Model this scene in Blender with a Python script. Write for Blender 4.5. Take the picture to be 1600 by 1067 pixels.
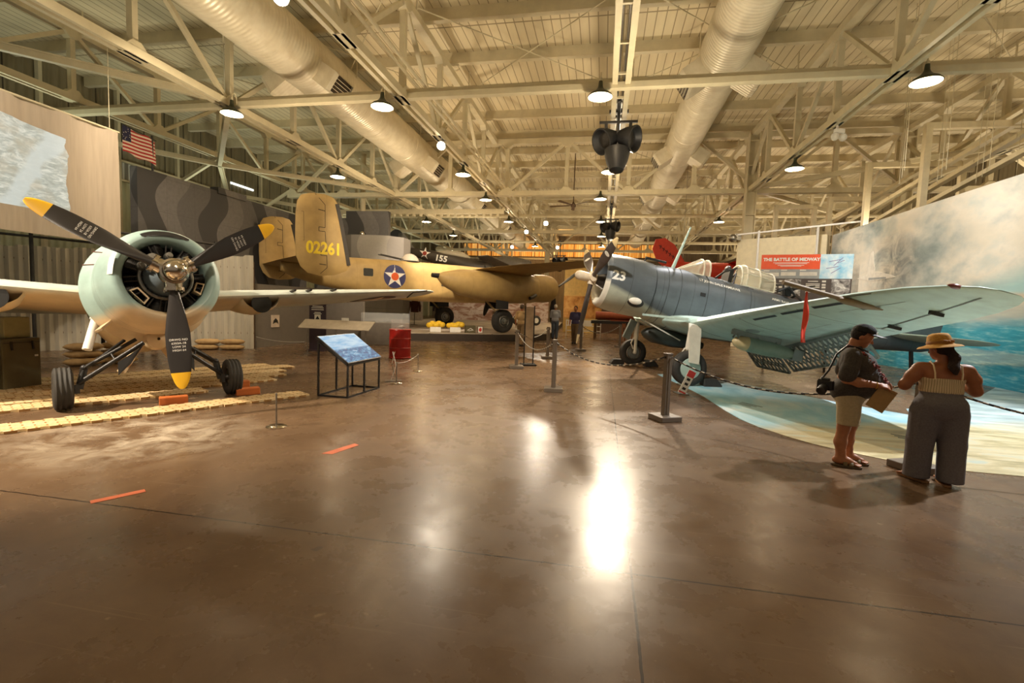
import bpy, bmesh, math, random
import numpy as np
from mathutils import Vector, Matrix
from mathutils.bvhtree import BVHTree
for o in list(bpy.data.objects): bpy.data.objects.remove(o)
S = bpy.context.scene; COL = S.collection
random.seed(7)
PI = math.pi
def R(d): return math.radians(d)
# ------------------------------------------------------------------ camera, world, lights, exposure
cam_d = bpy.data.cameras.new('camera'); cam = bpy.data.objects.new('camera', cam_d); COL.objects.link(cam)
cam_d.sensor_width = 36; cam_d.lens = 16.875; cam_d.clip_end = 300; cam_d.clip_start = .05
EYE = 1.65
def cam_axes():
    yaw, pitch, roll = R(10.6), R(4.19), R(1.95)
    f = Vector((-math.sin(yaw)*math.cos(pitch), math.cos(yaw)*math.cos(pitch), -math.sin(pitch)))
    r0 = Vector((math.cos(yaw), math.sin(yaw), 0)); d0 = f.cross(r0)
    return f, r0*math.cos(roll)-d0*math.sin(roll), r0*math.sin(roll)+d0*math.cos(roll)
_f, _r, _d = cam_axes()
cam.matrix_world = Matrix((( _r.x, -_d.x, -_f.x, 0), (_r.y, -_d.y, -_f.y, 0), (_r.z, -_d.z, -_f.z, EYE), (0, 0, 0, 1)))
S.camera = cam
S.view_settings.view_transform = 'Standard'; S.view_settings.look = 'None'
S.view_settings.exposure = 0.0; S.view_settings.gamma = 1.0
W = bpy.data.worlds.new('world'); S.world = W; W.use_nodes = True
W.node_tree.nodes['Background'].inputs[0].default_value = (1.0, .80, .58, 1)
W.node_tree.nodes['Background'].inputs[1].default_value = .24
def spot(name, loc, target, energy, color, size=60, blend=.5, rad=.12):
    l = bpy.data.lights.new(name, 'SPOT'); l.energy = energy; l.color = color; l.spot_size = R(size); l.spot_blend = blend; l.shadow_soft_size = rad
    o = bpy.data.objects.new(name, l); COL.objects.link(o); o.location = loc
    o.rotation_euler = (Vector(target)-Vector(loc)).to_track_quat('-Z', 'Y').to_euler(); return o
def point(name, loc, energy, color, rad=.08):
    l = bpy.data.lights.new(name, 'POINT'); l.energy = energy; l.color = color; l.shadow_soft_size = rad
    o = bpy.data.objects.new(name, l); COL.objects.link(o); o.location = loc; return o
WARM = (1, .77, .48); WARM2 = (1, .83, .62); NEUT = (1, .93, .82)
# key spots on the exhibits
spot('fighter_key', (-9.6, 1.2, 6.0), (-6.9, 5.6, .4), 5200, WARM2, 66, .55)
spot('fighter_front', (-2.0, 2.0, 6.2), (-5.9, 6.2, 1.6), 900, WARM2, 50, .6)
spot('fighter_back', (-5.2, 17.5, 7.2), (-5.6, 10.2, .3), 1500, WARM2, 46, .6)
spot('screen_wash', (-8.6, 4.6, 8.6), (-13.2, 9.0, 4.2), 1500, (1, .86, .70), 62, .7)  # added spot without a fixture, lightens the screen cloth
spot('fence_wash', (-8.8, 8.6, 9.2), (-14.8, 15.0, 1.6), 1900, WARM2, 56, .7)  # added fill for the fence and camouflage wall, no fixture
spot('bomber_key', (-4.4, 12.2, 6.1), (-9.0, 21.0, 2.9), 2600, WARM2, 60, .6)
spot('bomber_tail', (-8.6, 9.9, 6.1), (-10.2, 17.5, 3.6), 140, WARM2, 50, .6)
spot('diver_key', (.55, 17.6, 6.4), (.4, 7.0, 0), 3900, WARM2, 90, .5)
spot('diver_side', (-1.5, 7.0, 6.6), (2.6, 13.2, 2.0), 1900, NEUT, 55, .6)
for a in (((5.4, 9.0, 7.6), (9.9, 13.2, 2.6), 640, 70), ((5.4, 13.0, 7.6), (9.9, 17.5, 3.0), 850, 75), ((5.0, 18.5, 7.4), (8.8, 24.0, 3.2), 900, 75)): spot('mural_wash', a[0], a[1], a[2], (1, .97, .93), a[3], .8)
spot('map_wash', (8.6, 9.0, 7.4), (4.6, 8.9, 0), 4300, (.95, .97, 1), 72, .6)
spot('map_wash', (3.4, 15.5, 7.6), (3.4, 10.6, 0), 1500, (.97, .97, 1), 46, .6)
spot('platform_wash', (-6.5, 19.5, 6.5), (-9.5, 30.0, .3), 2600, (1, .84, .66), 80, .6)
# added spots between the trusses, without fixtures, aimed up to brighten the roof
for x in (-18.5, -9.2, 0.6, 10.2, 17.0):
    for y in (3, 12.5, 22, 32, 43, 54):
        spot('roof_fill_spot', (x, y, 4.6), (x, y+.6, 11), (680 if y < 20 else 820) if x > -12 else 420, (1, .82, .58) if x > -12 else (.92, 1, .80), 165, .8, .3)
spot('flood_glare', (-6.1, 17.2, 7.3), (-1.8, 4.6, 0), 700, (1, .86, .66), 60, .6)
spot('flood_glare', (-4.1, 33.0, 7.3), (-1.0, 8.0, 0), 1500, (1, .86, .66), 34, .6)
for y in (34, 46, 58): spot('far_downlight', (-.3, y, 7.6), (-.5, y, 0), 800, WARM, 120, .7, .2)
spot('curtain_wash', (-7, 56.0, 7.9), (-7, 64, 9), 1300, (1, .60, .25), 120, .7, .2)
# ------------------------------------------------------------------ helpers
class MB:
    def __init__(s): s.v = []; s.f = []; s.mi = []; s.cur = 0
    def add(s, vs, fs, M=None):
        b = len(s.v)
        for p in vs:
            p = Vector(p); s.v.append(tuple(M @ p) if M is not None else tuple(p))
        for f in fs: s.f.append(tuple(b+i for i in f)); s.mi.append(s.cur)
        return s
    def box(s, c, d, M=None):
        x, y, z = c; a, b, e = d[0]/2, d[1]/2, d[2]/2
        return s.add([(x+i*a, y+j*b, z+k*e) for k in (-1, 1) for j in (-1, 1) for i in (-1, 1)],
                     [(0, 2, 3, 1), (4, 5, 7, 6), (0, 1, 5, 4), (2, 6, 7, 3), (0, 4, 6, 2), (1, 3, 7, 5)], M)
    def bar(s, p0, p1, w, h=None, up=(0, 0, 1), M=None):
        h = h or w; p0 = Vector(p0); p1 = Vector(p1); d = (p1-p0).normalized(); u = Vector(up)
        if abs(d.dot(u)) > .98: u = Vector((0, 1, 0))
        a = d.cross(u).normalized()*w/2; b = a.cross(d).normalized()*h/2
        vs = [p+i*a+j*b for p in (p0, p1) for j in (-1, 1) for i in (-1, 1)]
        return s.add(vs, [(0, 2, 3, 1), (4, 5, 7, 6), (0, 1, 5, 4), (2, 6, 7, 3), (0, 4, 6, 2), (1, 3, 7, 5)], M)
    def cyl(s, p0, p1, r0, r1=None, n=14, cap=True, M=None):
        r1 = r0 if r1 is None else r1; p0 = Vector(p0); p1 = Vector(p1); d = (p1-p0).normalized()
        u = Vector((0, 0, 1)) if abs(d.z) < .9 else Vector((1, 0, 0)); a = d.cross(u).normalized(); b = d.cross(a)
        vs = [p+(a*math.cos(t)+b*math.sin(t))*r for p, r in ((p0, r0), (p1, r1)) for t in [2*PI*i/n for i in range(n)]]
        fs = [(i, (i+1) % n, n+(i+1) % n, n+i) for i in range(n)]
        if cap: fs += [tuple(reversed(range(n))), tuple(range(n, 2*n))]
        return s.add(vs, fs, M)
    def loft(s, rings, cap=(True, True), M=None, wrap=True):
        n = len(rings[0]); vs = [p for r in rings for p in r]; fs = []
        for k in range(len(rings)-1):
            for i in range(n if wrap else n-1):
                j = (i+1) % n; fs.append((k*n+i, k*n+j, (k+1)*n+j, (k+1)*n+i))
        if cap[0]: fs.append(tuple(reversed(range(n))))
        if cap[1]: fs.append(tuple(range((len(rings)-1)*n, len(rings)*n)))
        return s.add(vs, fs, M)
    def lathe(s, prof, n=36, M=None, cap=(False, False)):      # (x, r) revolved about x
        return s.loft([[(x, r*math.cos(2*PI*i/n), r*math.sin(2*PI*i/n)) for i in range(n)] for x, r in prof], cap, M)
    def tube(s, pts, r, n=8, M=None):
        pts = [Vector(p) for p in pts]; rs = r if isinstance(r, (list, tuple)) else [r]*len(pts); rings = []; u = None
        for k, p in enumerate(pts):
            d = (pts[min(k+1, len(pts)-1)]-pts[max(k-1, 0)]).normalized()
            if u is None: u = Vector((0, 0, 1)) if abs(d.z) < .9 else Vector((1, 0, 0))
            a = d.cross(u).normalized(); b = d.cross(a); u = -b if b.length else u
            rings.append([p+(a*math.cos(2*PI*i/n)+b*math.sin(2*PI*i/n))*rs[k] for i in range(n)])
        return s.loft(rings, (True, True), M)
    def ell(s, c, r, nu=16, nv=10, M=None):
        r = (r, r, r) if not isinstance(r, (tuple, list)) else r
        rings = [[(c[0]+r[0]*math.sin(PI*k/nv)*math.cos(2*PI*i/nu), c[1]+r[1]*math.sin(PI*k/nv)*math.sin(2*PI*i/nu), c[2]-r[2]*math.cos(PI*k/nv)) for i in range(nu)] for k in range(nv+1)]
        rings[0] = [(c[0]+1e-4*math.cos(2*PI*i/nu), c[1]+1e-4*math.sin(2*PI*i/nu), c[2]-r[2]) for i in range(nu)]
        rings[-1] = [(c[0]+1e-4*math.cos(2*PI*i/nu), c[1]+1e-4*math.sin(2*PI*i/nu), c[2]+r[2]) for i in range(nu)]
        return s.loft(rings, (True, True), M)
    def prism(s, poly, z0, z1, M=None):
        n = len(poly); vs = [(x, y, z0) for x, y in poly]+[(x, y, z1) for x, y in poly]
        return s.add(vs, [tuple(reversed(range(n))), tuple(range(n, 2*n))]+[(i, (i+1) % n, n+(i+1) % n, n+i) for i in range(n)], M)
    def bvh(s): return BVHTree.FromPolygons(s.v, s.f)
    def build(s, name, mat, parent=None, smooth=35, bevel=0, norm=True):
        me = bpy.data.meshes.new(name); me.from_pydata(s.v, [], s.f)
        mats = mat if isinstance(mat, (list, tuple)) else [mat]
        for m in mats: me.materials.append(m)
        if len(mats) > 1:
            for p, i in zip(me.polygons, s.mi): p.material_index = i
        if norm:
            bm = bmesh.new(); bm.from_mesh(me); bmesh.ops.recalc_face_normals(bm, faces=bm.faces); bm.to_mesh(me); bm.free()
        if smooth:
            for p in me.polygons: p.use_smooth = True
            me.set_sharp_from_angle(angle=R(smooth))
        o = bpy.data.objects.new(name, me); COL.objects.link(o)
        if parent: o.parent = parent
        if bevel:
            b = o.modifiers.new('bevel', 'BEVEL'); b.width = bevel; b.segments = 2; b.limit_method = 'ANGLE'
        return o
def tag(o, label=None, cat=None, group=None, kind=None):
    if label: o['label'] = label
    if cat: o['category'] = cat
    if group: o['group'] = group
    if kind: o['kind'] = kind
    return o
def thing(name, label, cat, loc=(0, 0, 0), rz=0, group=None):
    o = bpy.data.objects.new(name, None); COL.objects.link(o); o.location = loc; o.rotation_euler = (0, 0, rz); o.empty_display_size = .2
    return tag(o, label, cat, group)
def struct(o): o['kind'] = 'structure'; return o
def dup(root, loc, rz=None, label=None, group=None):
    def cp(o, par):
        c = o.copy(); COL.objects.link(c)
        if par: c.parent = par
        for k in [x for x in KIDS.get(o.name, [])]: cp(k, c)
        return c
    global KIDS
    KIDS = {}
    for o in bpy.data.objects:
        if o.parent: KIDS.setdefault(o.parent.name, []).append(o)
    r = cp(root, None); r.location = loc
    if rz is not None: r.rotation_euler = (0, 0, rz)
    if label: r['label'] = label
    if group: r['group'] = group
    return r
# ------------------------------------------------------------------ materials
class NT:
    def __init__(s, name):
        s.m = bpy.data.materials.new(name); s.m.use_nodes = True; s.t = s.m.node_tree; s.n = s.t.nodes; s.b = s.n['Principled BSDF']
    def new(s, typ, **kw):
        x = s.n.new(typ)
        for k, v in kw.items(): setattr(x, k, v)
        return x
    def link(s, a, b): s.t.links.new(a, b)
    def coord(s, kind='Object', scale=(1, 1, 1), rot=(0, 0, 0), loc=(0, 0, 0)):
        c = s.new('ShaderNodeTexCoord'); m = s.new('ShaderNodeMapping'); m.inputs['Scale'].default_value = scale; m.inputs['Rotation'].default_value = rot; m.inputs['Location'].default_value = loc
        s.link(c.outputs[kind], m.inputs[0]); return m.outputs[0]
    def noise(s, vec, scale=5, detail=4, rough=.55, dist=0):
        x = s.new('ShaderNodeTexNoise'); x.inputs['Scale'].default_value = scale; x.inputs['Detail'].default_value = detail; x.inputs['Roughness'].default_value = rough; x.inputs['Distortion'].default_value = dist
        s.link(vec, x.inputs['Vector']); return x.outputs['Fac']
    def ramp(s, fac, stops, interp='LINEAR'):
        x = s.new('ShaderNodeValToRGB'); x.color_ramp.interpolation = interp; e = x.color_ramp.elements
        while len(e) < len(stops): e.new(.5)
        for i, (p, c) in enumerate(stops): e[i].position = p; e[i].color = (*c, 1) if len(c) == 3 else c
        s.link(fac, x.inputs[0]); return x.outputs[0]
    def mix(s, fac, a, b, mode='MIX'):
        x = s.new('ShaderNodeMix', data_type='RGBA', blend_type=mode)
        for sock, v in ((x.inputs[0], fac), (x.inputs[6], a), (x.inputs[7], b)):
            if isinstance(v, (int, float)): sock.default_value = v
            elif isinstance(v, (tuple, list)): sock.default_value = (*v, 1) if len(v) == 3 else v
            else: s.link(v, sock)
        return x.outputs[2]
    def math(s, op, a, b=0, c=0):
        x = s.new('ShaderNodeMath', operation=op)
        for i, v in enumerate((a, b, c)):
            if isinstance(v, (int, float)): x.inputs[i].default_value = v
            else: s.link(v, x.inputs[i])
        return x.outputs[0]
    def sep(s, vec):
        x = s.new('ShaderNodeSeparateXYZ'); s.link(vec, x.inputs[0]); return x.outputs
    def comb(s, x, y, z):
        c = s.new('ShaderNodeCombineXYZ')
        for i, v in enumerate((x, y, z)):
            if isinstance(v, (int, float)): c.inputs[i].default_value = v
            else: s.link(v, c.inputs[i])
        return c.outputs[0]
    def bump(s, h, strength=.2, dist=.02):
        x = s.new('ShaderNodeBump'); x.inputs['Strength'].default_value = strength; x.inputs['Distance'].default_value = dist; s.link(h, x.inputs['Height']); s.link(x.outputs[0], s.b.inputs['Normal'])
    def set(s, col=None, rough=.5, metal=0, **kw):
        if col is not None:
            if isinstance(col, (tuple, list)): s.b.inputs['Base Color'].default_value = (*col, 1)
            else: s.link(col, s.b.inputs['Base Color'])
        if isinstance(rough, (int, float)): s.b.inputs['Roughness'].default_value = rough
        else: s.link(rough, s.b.inputs['Roughness'])
        s.b.inputs['Metallic'].default_value = metal
        for k, v in kw.items(): s.b.inputs[k.replace('_', ' ')].default_value = v
        return s.m
def sr(*c):      # 0-255 display colour -> linear
    return tuple(((x/255)/12.92 if x/255 <= .04045 else ((x/255+.055)/1.055)**2.4) for x in c)
def paint(name, col, rough=.5, metal=0, var=.12, scale=6, bump=0, stretch=(1, 1, 1), dirt=None):
    t = NT(name); v = t.coord('Object', stretch); n = t.noise(v, scale, 5)
    dark = tuple(c*(1-var) for c in col); lite = tuple(min(1, c*(1+var)) for c in col)
    c = t.ramp(n, [(.3, dark), (.7, lite)])
    if dirt:
        n2 = t.noise(v, scale*.35, 6, .7); c = t.mix(t.ramp(n2, [(.55, (0, 0, 0)), (.75, (.5, .5, .5))]), c, dirt)
    if bump: t.bump(t.noise(v, scale*8, 3), bump, .01)
    return t.set(c, rough, metal)
def glow(name, col, strength):
    t = NT(name); return t.set((0, 0, 0), .5, Emission_Color=(*col, 1), Emission_Strength=strength)
def glass(name, col=(.9, .95, .95), alpha=.25, rough=.05):
    t = NT(name); return t.set(col, rough, 0, Alpha=alpha, Specular_IOR_Level=.8)
M_ = {}
M_['black'] = paint('black_paint', sr(30, 29, 29), .45)
M_['rubber'] = paint('rubber', sr(52, 50, 47), .75, var=.2, scale=9)
M_['steel'] = paint('steel', sr(150, 146, 138), .32, .9, scale=12)
M_['chrome'] = paint('polished_metal', sr(205, 195, 180), .16, 1, var=.08)
M_['darkmetal'] = paint('dark_metal', sr(58, 55, 52), .45, .5, var=.2)
M_['truss'] = paint('truss_paint', sr(205, 193, 160), .55, var=.07, scale=3)
M_['white'] = paint('white_paint', sr(235, 232, 225), .5, var=.05)
M_['cream'] = paint('cream_paint', sr(228, 214, 178), .6, var=.06)
M_['lampgreen'] = paint('lamp_green', sr(52, 56, 38), .4)
M_['lampwhite'] = paint('lamp_enamel', sr(245, 240, 225), .4, var=.03)
M_['bulb'] = glow('bulb_glow', (1, .80, .52), 9)
M_['flood'] = glow('flood_glow', (1, .86, .62), 45)
M_['acrylic'] = glass('acrylic', (.92, .95, .96), .16)
M_['letter'] = paint('white_lettering', sr(240, 238, 230), .6, var=.03)
# ================================================================== the hangar itself
K = 1.42; PZ0 = .35
def kz(z): return EYE+(z-EYE)*K
ZB, ZT, ZC = kz(6.0), kz(7.95), kz(8.42)           # bottom chord, top chord, roof
XW0, XW1, YW0, YW1 = -16.5*K, 15.5*K, -8.0, 45.0*K
def m_floor():
    t = NT('polished_concrete'); v = t.coord('Object'); s = t.sep(v)
    n = t.noise(v, .45, 6, .6, .4); c = t.ramp(n, [(.25, sr(88, 67, 50)), (.5, sr(108, 86, 66)), (.78, sr(126, 104, 82))])
    n2 = t.noise(t.coord('Object', (1, 1, 1), (0, 0, .3)), 2.6, 9, .72, .3); c = t.mix(.40, c, t.ramp(n2, [(.3, sr(84, 64, 47)), (.7, sr(130, 107, 84))]))
    pt = t.ramp(t.noise(t.coord('Object', (1, 1, 1), loc=(3, 7, 0)), 2.1, 2, .4), [(.735, (0, 0, 0)), (.75, (.45, .45, .45))]); c = t.mix(pt, c, sr(150, 130, 106))
    pt = t.ramp(t.noise(t.coord('Object', (1, 1, 1), loc=(9, 1, 0)), 7, 2, .4), [(.77, (0, 0, 0)), (.785, (.6, .6, .6))]); c = t.mix(pt, c, sr(62, 48, 38))
    fl = t.ramp(t.noise(v, 9, 3, .5), [(.70, (0, 0, 0)), (.76, (.5, .5, .5))]); c = t.mix(fl, c, sr(170, 150, 122))
    # worn patch beside the mats, with the spotlight's bright pool painted into its colour
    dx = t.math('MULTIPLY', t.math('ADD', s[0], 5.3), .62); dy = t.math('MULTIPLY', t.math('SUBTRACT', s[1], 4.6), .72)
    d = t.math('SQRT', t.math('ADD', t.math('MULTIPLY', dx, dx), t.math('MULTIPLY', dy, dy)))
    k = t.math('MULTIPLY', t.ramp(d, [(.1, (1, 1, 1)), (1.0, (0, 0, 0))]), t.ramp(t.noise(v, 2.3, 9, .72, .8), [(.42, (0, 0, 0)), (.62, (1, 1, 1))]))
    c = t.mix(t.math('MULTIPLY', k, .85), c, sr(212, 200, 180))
    # sawn joints
    jl = []
    for comp, vals in ((0, (.25, 8.2, -7.6)), (1, (3.0, 12.0, 21.0))):
        for w in vals:
            wob = t.math('MULTIPLY', t.math('SUBTRACT', t.noise(v, 6, 3), .5), .02)
            jl.append(t.math('LESS_THAN', t.math('ABSOLUTE', t.math('ADD', t.math('SUBTRACT', s[comp], w), wob)), .0075))
    a = jl[0]
    for b in jl[1:]: a = t.math('MAXIMUM', a, b)
    c = t.mix(a, c, sr(48, 36, 27))
    for rz, sx in ((.5, 1.6), (-.35, 1.2), (1.2, 1.4)): sc = t.ramp(t.noise(t.coord('Object', (.35, 22, 1), (0, 0, rz), (rz*9, 0, 0)), sx, 2), [(.69, (0, 0, 0)), (.72, (.22, .22, .22))]); c = t.mix(sc, c, sr(150, 130, 108))
    rg = t.ramp(t.noise(v, 1.7, 7, .65), [(.3, (.20, .20, .20)), (.7, (.36, .36, .36))])
    t.bump(t.noise(v, 2.2, 6, .6), .06, .02)
    return t.set(c, rg, 0, Specular_IOR_Level=.22)
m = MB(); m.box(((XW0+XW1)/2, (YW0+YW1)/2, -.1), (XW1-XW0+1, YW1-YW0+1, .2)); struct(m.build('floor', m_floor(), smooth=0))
def m_roof():
    t = NT('roof_planks'); v = t.coord('Object'); s = t.sep(v)
    fr = t.math('FRACT', t.math('MULTIPLY', s[0], 3.2)); line = t.math('LESS_THAN', fr, .10)
    n = t.noise(t.coord('Object', (1.5, .25, 1)), 1.5, 5)
    c = t.ramp(n, [(.3, sr(206, 192, 158)), (.7, sr(222, 208, 172))]); c = t.mix(line, c, sr(150, 134, 102))
    fy = t.math('FRACT', t.math('MULTIPLY', s[1], .18)); c = t.mix(t.math('LESS_THAN', fy, .012), c, sr(150, 134, 102))
    t.bump(fr, .15, .02); return t.set(c, .65)
m = MB(); m.box(((XW0+XW1)/2, (YW0+YW1)/2, ZC+.06), (XW1-XW0+1, YW1-YW0+1, .12)); struct(m.build('ceiling', m_roof(), smooth=0))
def corrug(name, c0, c1, freq=9, axis=1, rough=.5, metal=.2):
    t = NT(name); v = t.coord('Object'); s = t.sep(v)
    w = t.math('SINE', t.math('MULTIPLY', s[axis], freq*2*PI)); n = t.noise(t.coord('Object', (1, 1, .3)), 2.5, 5)
    c = t.ramp(n, [(.3, c0), (.7, c1)]); t.bump(w, .7, .03); return t.set(c, rough, metal)
def m_side():
    t = NT('side_wall_bands'); v = t.coord('Object'); s = t.sep(v)
    w = t.math('SINE', t.math('MULTIPLY', s[1], 3.2*2*PI)); n = t.noise(t.coord('Object', (1, 1, .3)), 2.0, 5)
    pl = t.math('LESS_THAN', t.math('FRACT', t.math('MULTIPLY', s[1], .85)), .05)
    up = t.mix(pl, t.ramp(n, [(.3, sr(118, 108, 82)), (.7, sr(138, 126, 98))]), sr(60, 52, 38)); lo = t.ramp(n, [(.3, sr(164, 168, 136)), (.7, sr(186, 188, 156))])
    sv = t.ramp(w, [(0, sr(120, 116, 104)), (1, sr(214, 214, 204))]); z = t.math('SUBTRACT', s[2], .0)
    c = t.mix(t.math('GREATER_THAN', z, kz(6.15)), t.mix(t.math('GREATER_THAN', z, kz(5.55)), lo, sv), up); t.bump(w, .6, .05); return t.set(c, .5, 0)
M_['sidewall'] = m_side()
M_['farwall'] = corrug('far_wall_sheet', sr(120, 104, 80), sr(140, 122, 94), 4.5, 0, .6, .0)
m = MB(); m.box((XW0-.1, (YW0+YW1)/2, ZC/2), (.2, YW1-YW0, ZC)); struct(m.build('wall_left', M_['sidewall'], smooth=0))
m = MB(); m.box((XW1+.1, (YW0+YW1)/2, ZC/2), (.2, YW1-YW0, ZC)); struct(m.build('wall_right', M_['sidewall'], smooth=0))
m = MB(); m.box(((XW0+XW1)/2, YW1+.1, ZC/2), (XW1-XW0, .2, ZC)); struct(m.build('wall_far', M_['farwall'], smooth=0))
# girts and rail on the left wall, so it is framed like the photograph
m = MB()
for z in (5.5, 6.15): m.bar((XW0+.16, YW0, kz(z)), (XW0+.16, YW1, kz(z)), .15, .09)
struct(m.build('trim_1', M_['truss'], smooth=0))
m = MB()
for y in np.arange(-4.5, 45, 2.3)*K: m.bar((XW0+.12, float(y), 0), (XW0+.12, float(y), ZC), .2, .14)
struct(m.build('trim_2', M_['truss'], smooth=0))
# louvred daylight slits high in the left wall
M_['slit'] = glow('daylight_slit', (.92, 1, .95), 2.2)
wn = 1
for y0, y1, z0, z1 in ((11.6, 13.6, 6.62, 6.70), (13.9, 15.0, 6.62, 6.70), (10.0, 10.9, 7.55, 7.62), (16.2, 17.2, 7.62, 7.72), (17.7, 18.3, 7.62, 7.72), (19.0, 20.4, 6.65, 6.73), (9.2, 9.32, 6.3, 6.55), (12.0, 12.1, 6.1, 6.4)):
    y0, y1, z0, z1 = y0*K, y1*K, kz(z0), kz(z1); m = MB(); m.box((XW0+.03, (y0+y1)/2, (z0+z1)/2), (.05, y1-y0, z1-z0)); struct(m.build('window_%d' % wn, M_['slit'], smooth=0)); wn += 1
# far windows behind orange blinds
def m_blind():
    t = NT('backlit_blind'); v = t.coord('Object', (1, 1, 1)); s = t.sep(v)
    n = t.noise(t.coord('Object', (3.2, 1, .15)), 1.6, 3); col = t.ramp(n, [(.3, sr(196, 108, 30)), (.5, sr(232, 156, 66)), (.7, sr(255, 205, 120))])
    fr = t.math('LESS_THAN', t.math('FRACT', t.math('MULTIPLY', s[0], .72)), .05); col = t.mix(fr, col, sr(96, 50, 15))
    t.link(col, t.b.inputs['Emission Color']); return t.set(col, .8, 0, Emission_Strength=.75)
M_['blind'] = m_blind()
M_['sashwood'] = paint('sash_paint', sr(120, 96, 62), .6)
for x0, x1 in ((-13.4*K, -5.2*K), (-4.4*K, 4.6*K)):
    w = struct(MB().box(((x0+x1)/2, YW1-.03, kz(6.95)), (x1-x0, .05, 1.15*K)).build('window_%d' % wn, M_['blind'], smooth=0)); wn += 1
    m = MB()
    for z in (6.34, 7.02, 7.56): m.box(((x0+x1)/2, YW1-.08, kz(z)), (x1-x0+.2, .06, .10))
    for x in np.arange(x0, x1+.1, (x1-x0)/6): m.box((float(x), YW1-.08, kz(6.95)), (.09, .06, 1.25*K))
    m.build('window_frame', M_['sashwood'], w, 0)
m = MB(); m.box((-4.4*K, YW1-.15, kz(6.15)), (19*K, .2, .22)); m.box((-4.4*K, YW1-.12, kz(5.5)), (19*K, .12, .14)); struct(m.build('trim_3', M_['truss'], smooth=0))
# purlins
m0 = None; k = 0
for y in np.arange(-4.5, 44.5, 1.94)*K:
    m = MB(); y = float(y); m.box(((XW0+XW1)/2, y, ZC-.19), (XW1-XW0, .10, .38)); m.box(((XW0+XW1)/2, y+.05, ZC-.37), (XW1-XW0, .21, .04))
    struct(m.build('trim_%d' % (10+k), M_['truss'], smooth=0)); k += 1
# trusses
def gusset(m, p, ax, s=.26):
    d = (.03, s*1.5, s) if ax == 'y' else (s*1.5, .03, s)
    for e in (-1, 1):
        q = (p[0]+(e*.07 if ax == 'y' else 0), p[1]+(e*.07 if ax == 'x' else 0), p[2]); m.box(q, d)
def truss(label, a0, a1, fixed, ax, step, zb=None, zt=None, mirror=0, sec=.15, off=0):
    zb = kz(zb or 6.0); zt = kz(zt or 7.95); sec *= K; a0 *= K; a1 *= K; fixed *= K; step *= K
    P = (lambda u, z: (fixed, u, z)) if ax == 'y' else (lambda u, z: (u, fixed, z))
    t = thing('roof_truss', label, 'truss', P((a0+a1)/2, zb)); T = Matrix.Translation(-Vector(P((a0+a1)/2, zb)))
    nodes = [float(x) for x in np.arange(a0, a1+.01, step)]
    m = MB(); m.bar(P(a0, zt), P(a1, zt), sec*1.3, sec*1.1, M=T)
    for u in nodes: gusset(m, tuple(Vector(P(u, zt-.1))), ax) if False else None
    m.build('top_chord', M_['truss'], t, 0)
    m = MB()
    for e in (-1, 1):
        o = Vector(((e*.12, 0, 0) if ax == 'y' else (0, e*.12, 0)))
        m.bar(Vector(P(a0, zb))+o, Vector(P(a1, zb))+o, sec*.55, sec*1.0, M=T)
    m.build('bottom_chord', M_['truss'], t, 0)
    for i, u in enumerate(nodes):
        m = MB(); m.bar(P(u, zb), P(u, zt), sec*.85, sec*.75, M=T); m.build('vertical_web', M_['truss'], t, 0)
        for z, e in ((zb, 1), (zt, -1)):
            g = [(-1.5, -.5), (1.5, -.5), (1.5, .4), (.55, 1.35), (-.55, 1.35), (-1.5, .4)]; vs = [Vector(P(u+a*sec, z+e*b*sec))+Vector((w, 0, 0) if ax == 'y' else (0, w, 0)) for w in (-sec*.68, sec*.68) for a, b in g]
            m = MB(); m.add(vs, [(5, 4, 3, 2, 1, 0), (6, 7, 8, 9, 10, 11)]+[(k, (k+1) % 6, 6+(k+1) % 6, 6+k) for k in range(6)], T); m.build('gusset_plate', M_['truss'], t, 0)
        if i < len(nodes)-1:
            up = (i+mirror) % 2 == 0
            m = MB(); m.bar(P(u, zb if up else zt), P(nodes[i+1], zt if up else zb), sec*.62, sec*.62, M=T); m.build('diagonal_web', M_['truss'], t, 0)
    return t
YS, YE = -4.0, 44.6
truss('long cream roof truss along the left, over the pale blue fighter and the bomber tail', 5.3-9.2, YE, -8.6, 'y', 2.3)
truss('long cream roof truss left of the centre aisle, just right of the left duct', 5.3-9.2, YE, -4.4, 'y', 2.3, mirror=1)
truss('long cream roof truss right of the right-hand round duct, ending over the white display wall', 5.3-9.2, YE, 4.9, 'y', 2.3)
truss('long cream roof truss far right, above the painted sky mural', 5.3-9.2, YE, 9.7, 'y', 2.3, mirror=1)
truss('long cream roof truss close to the left side wall, above the camouflage wall', 5.3-9.2, YE, -13.0, 'y', 2.3, zb=6.35, mirror=1)
for j, (y, lab) in enumerate(((18.65, 'heavy cream truss crossing the hall above the dive bomber nose'), (28.0, 'cream cross truss second back, beyond the bomber engine'), (37.0, 'cream cross truss nearest the orange windows'))):
    truss(lab, -13.1, 14.5, y, 'x', 2.3, mirror=j % 2, sec=.17)
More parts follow.
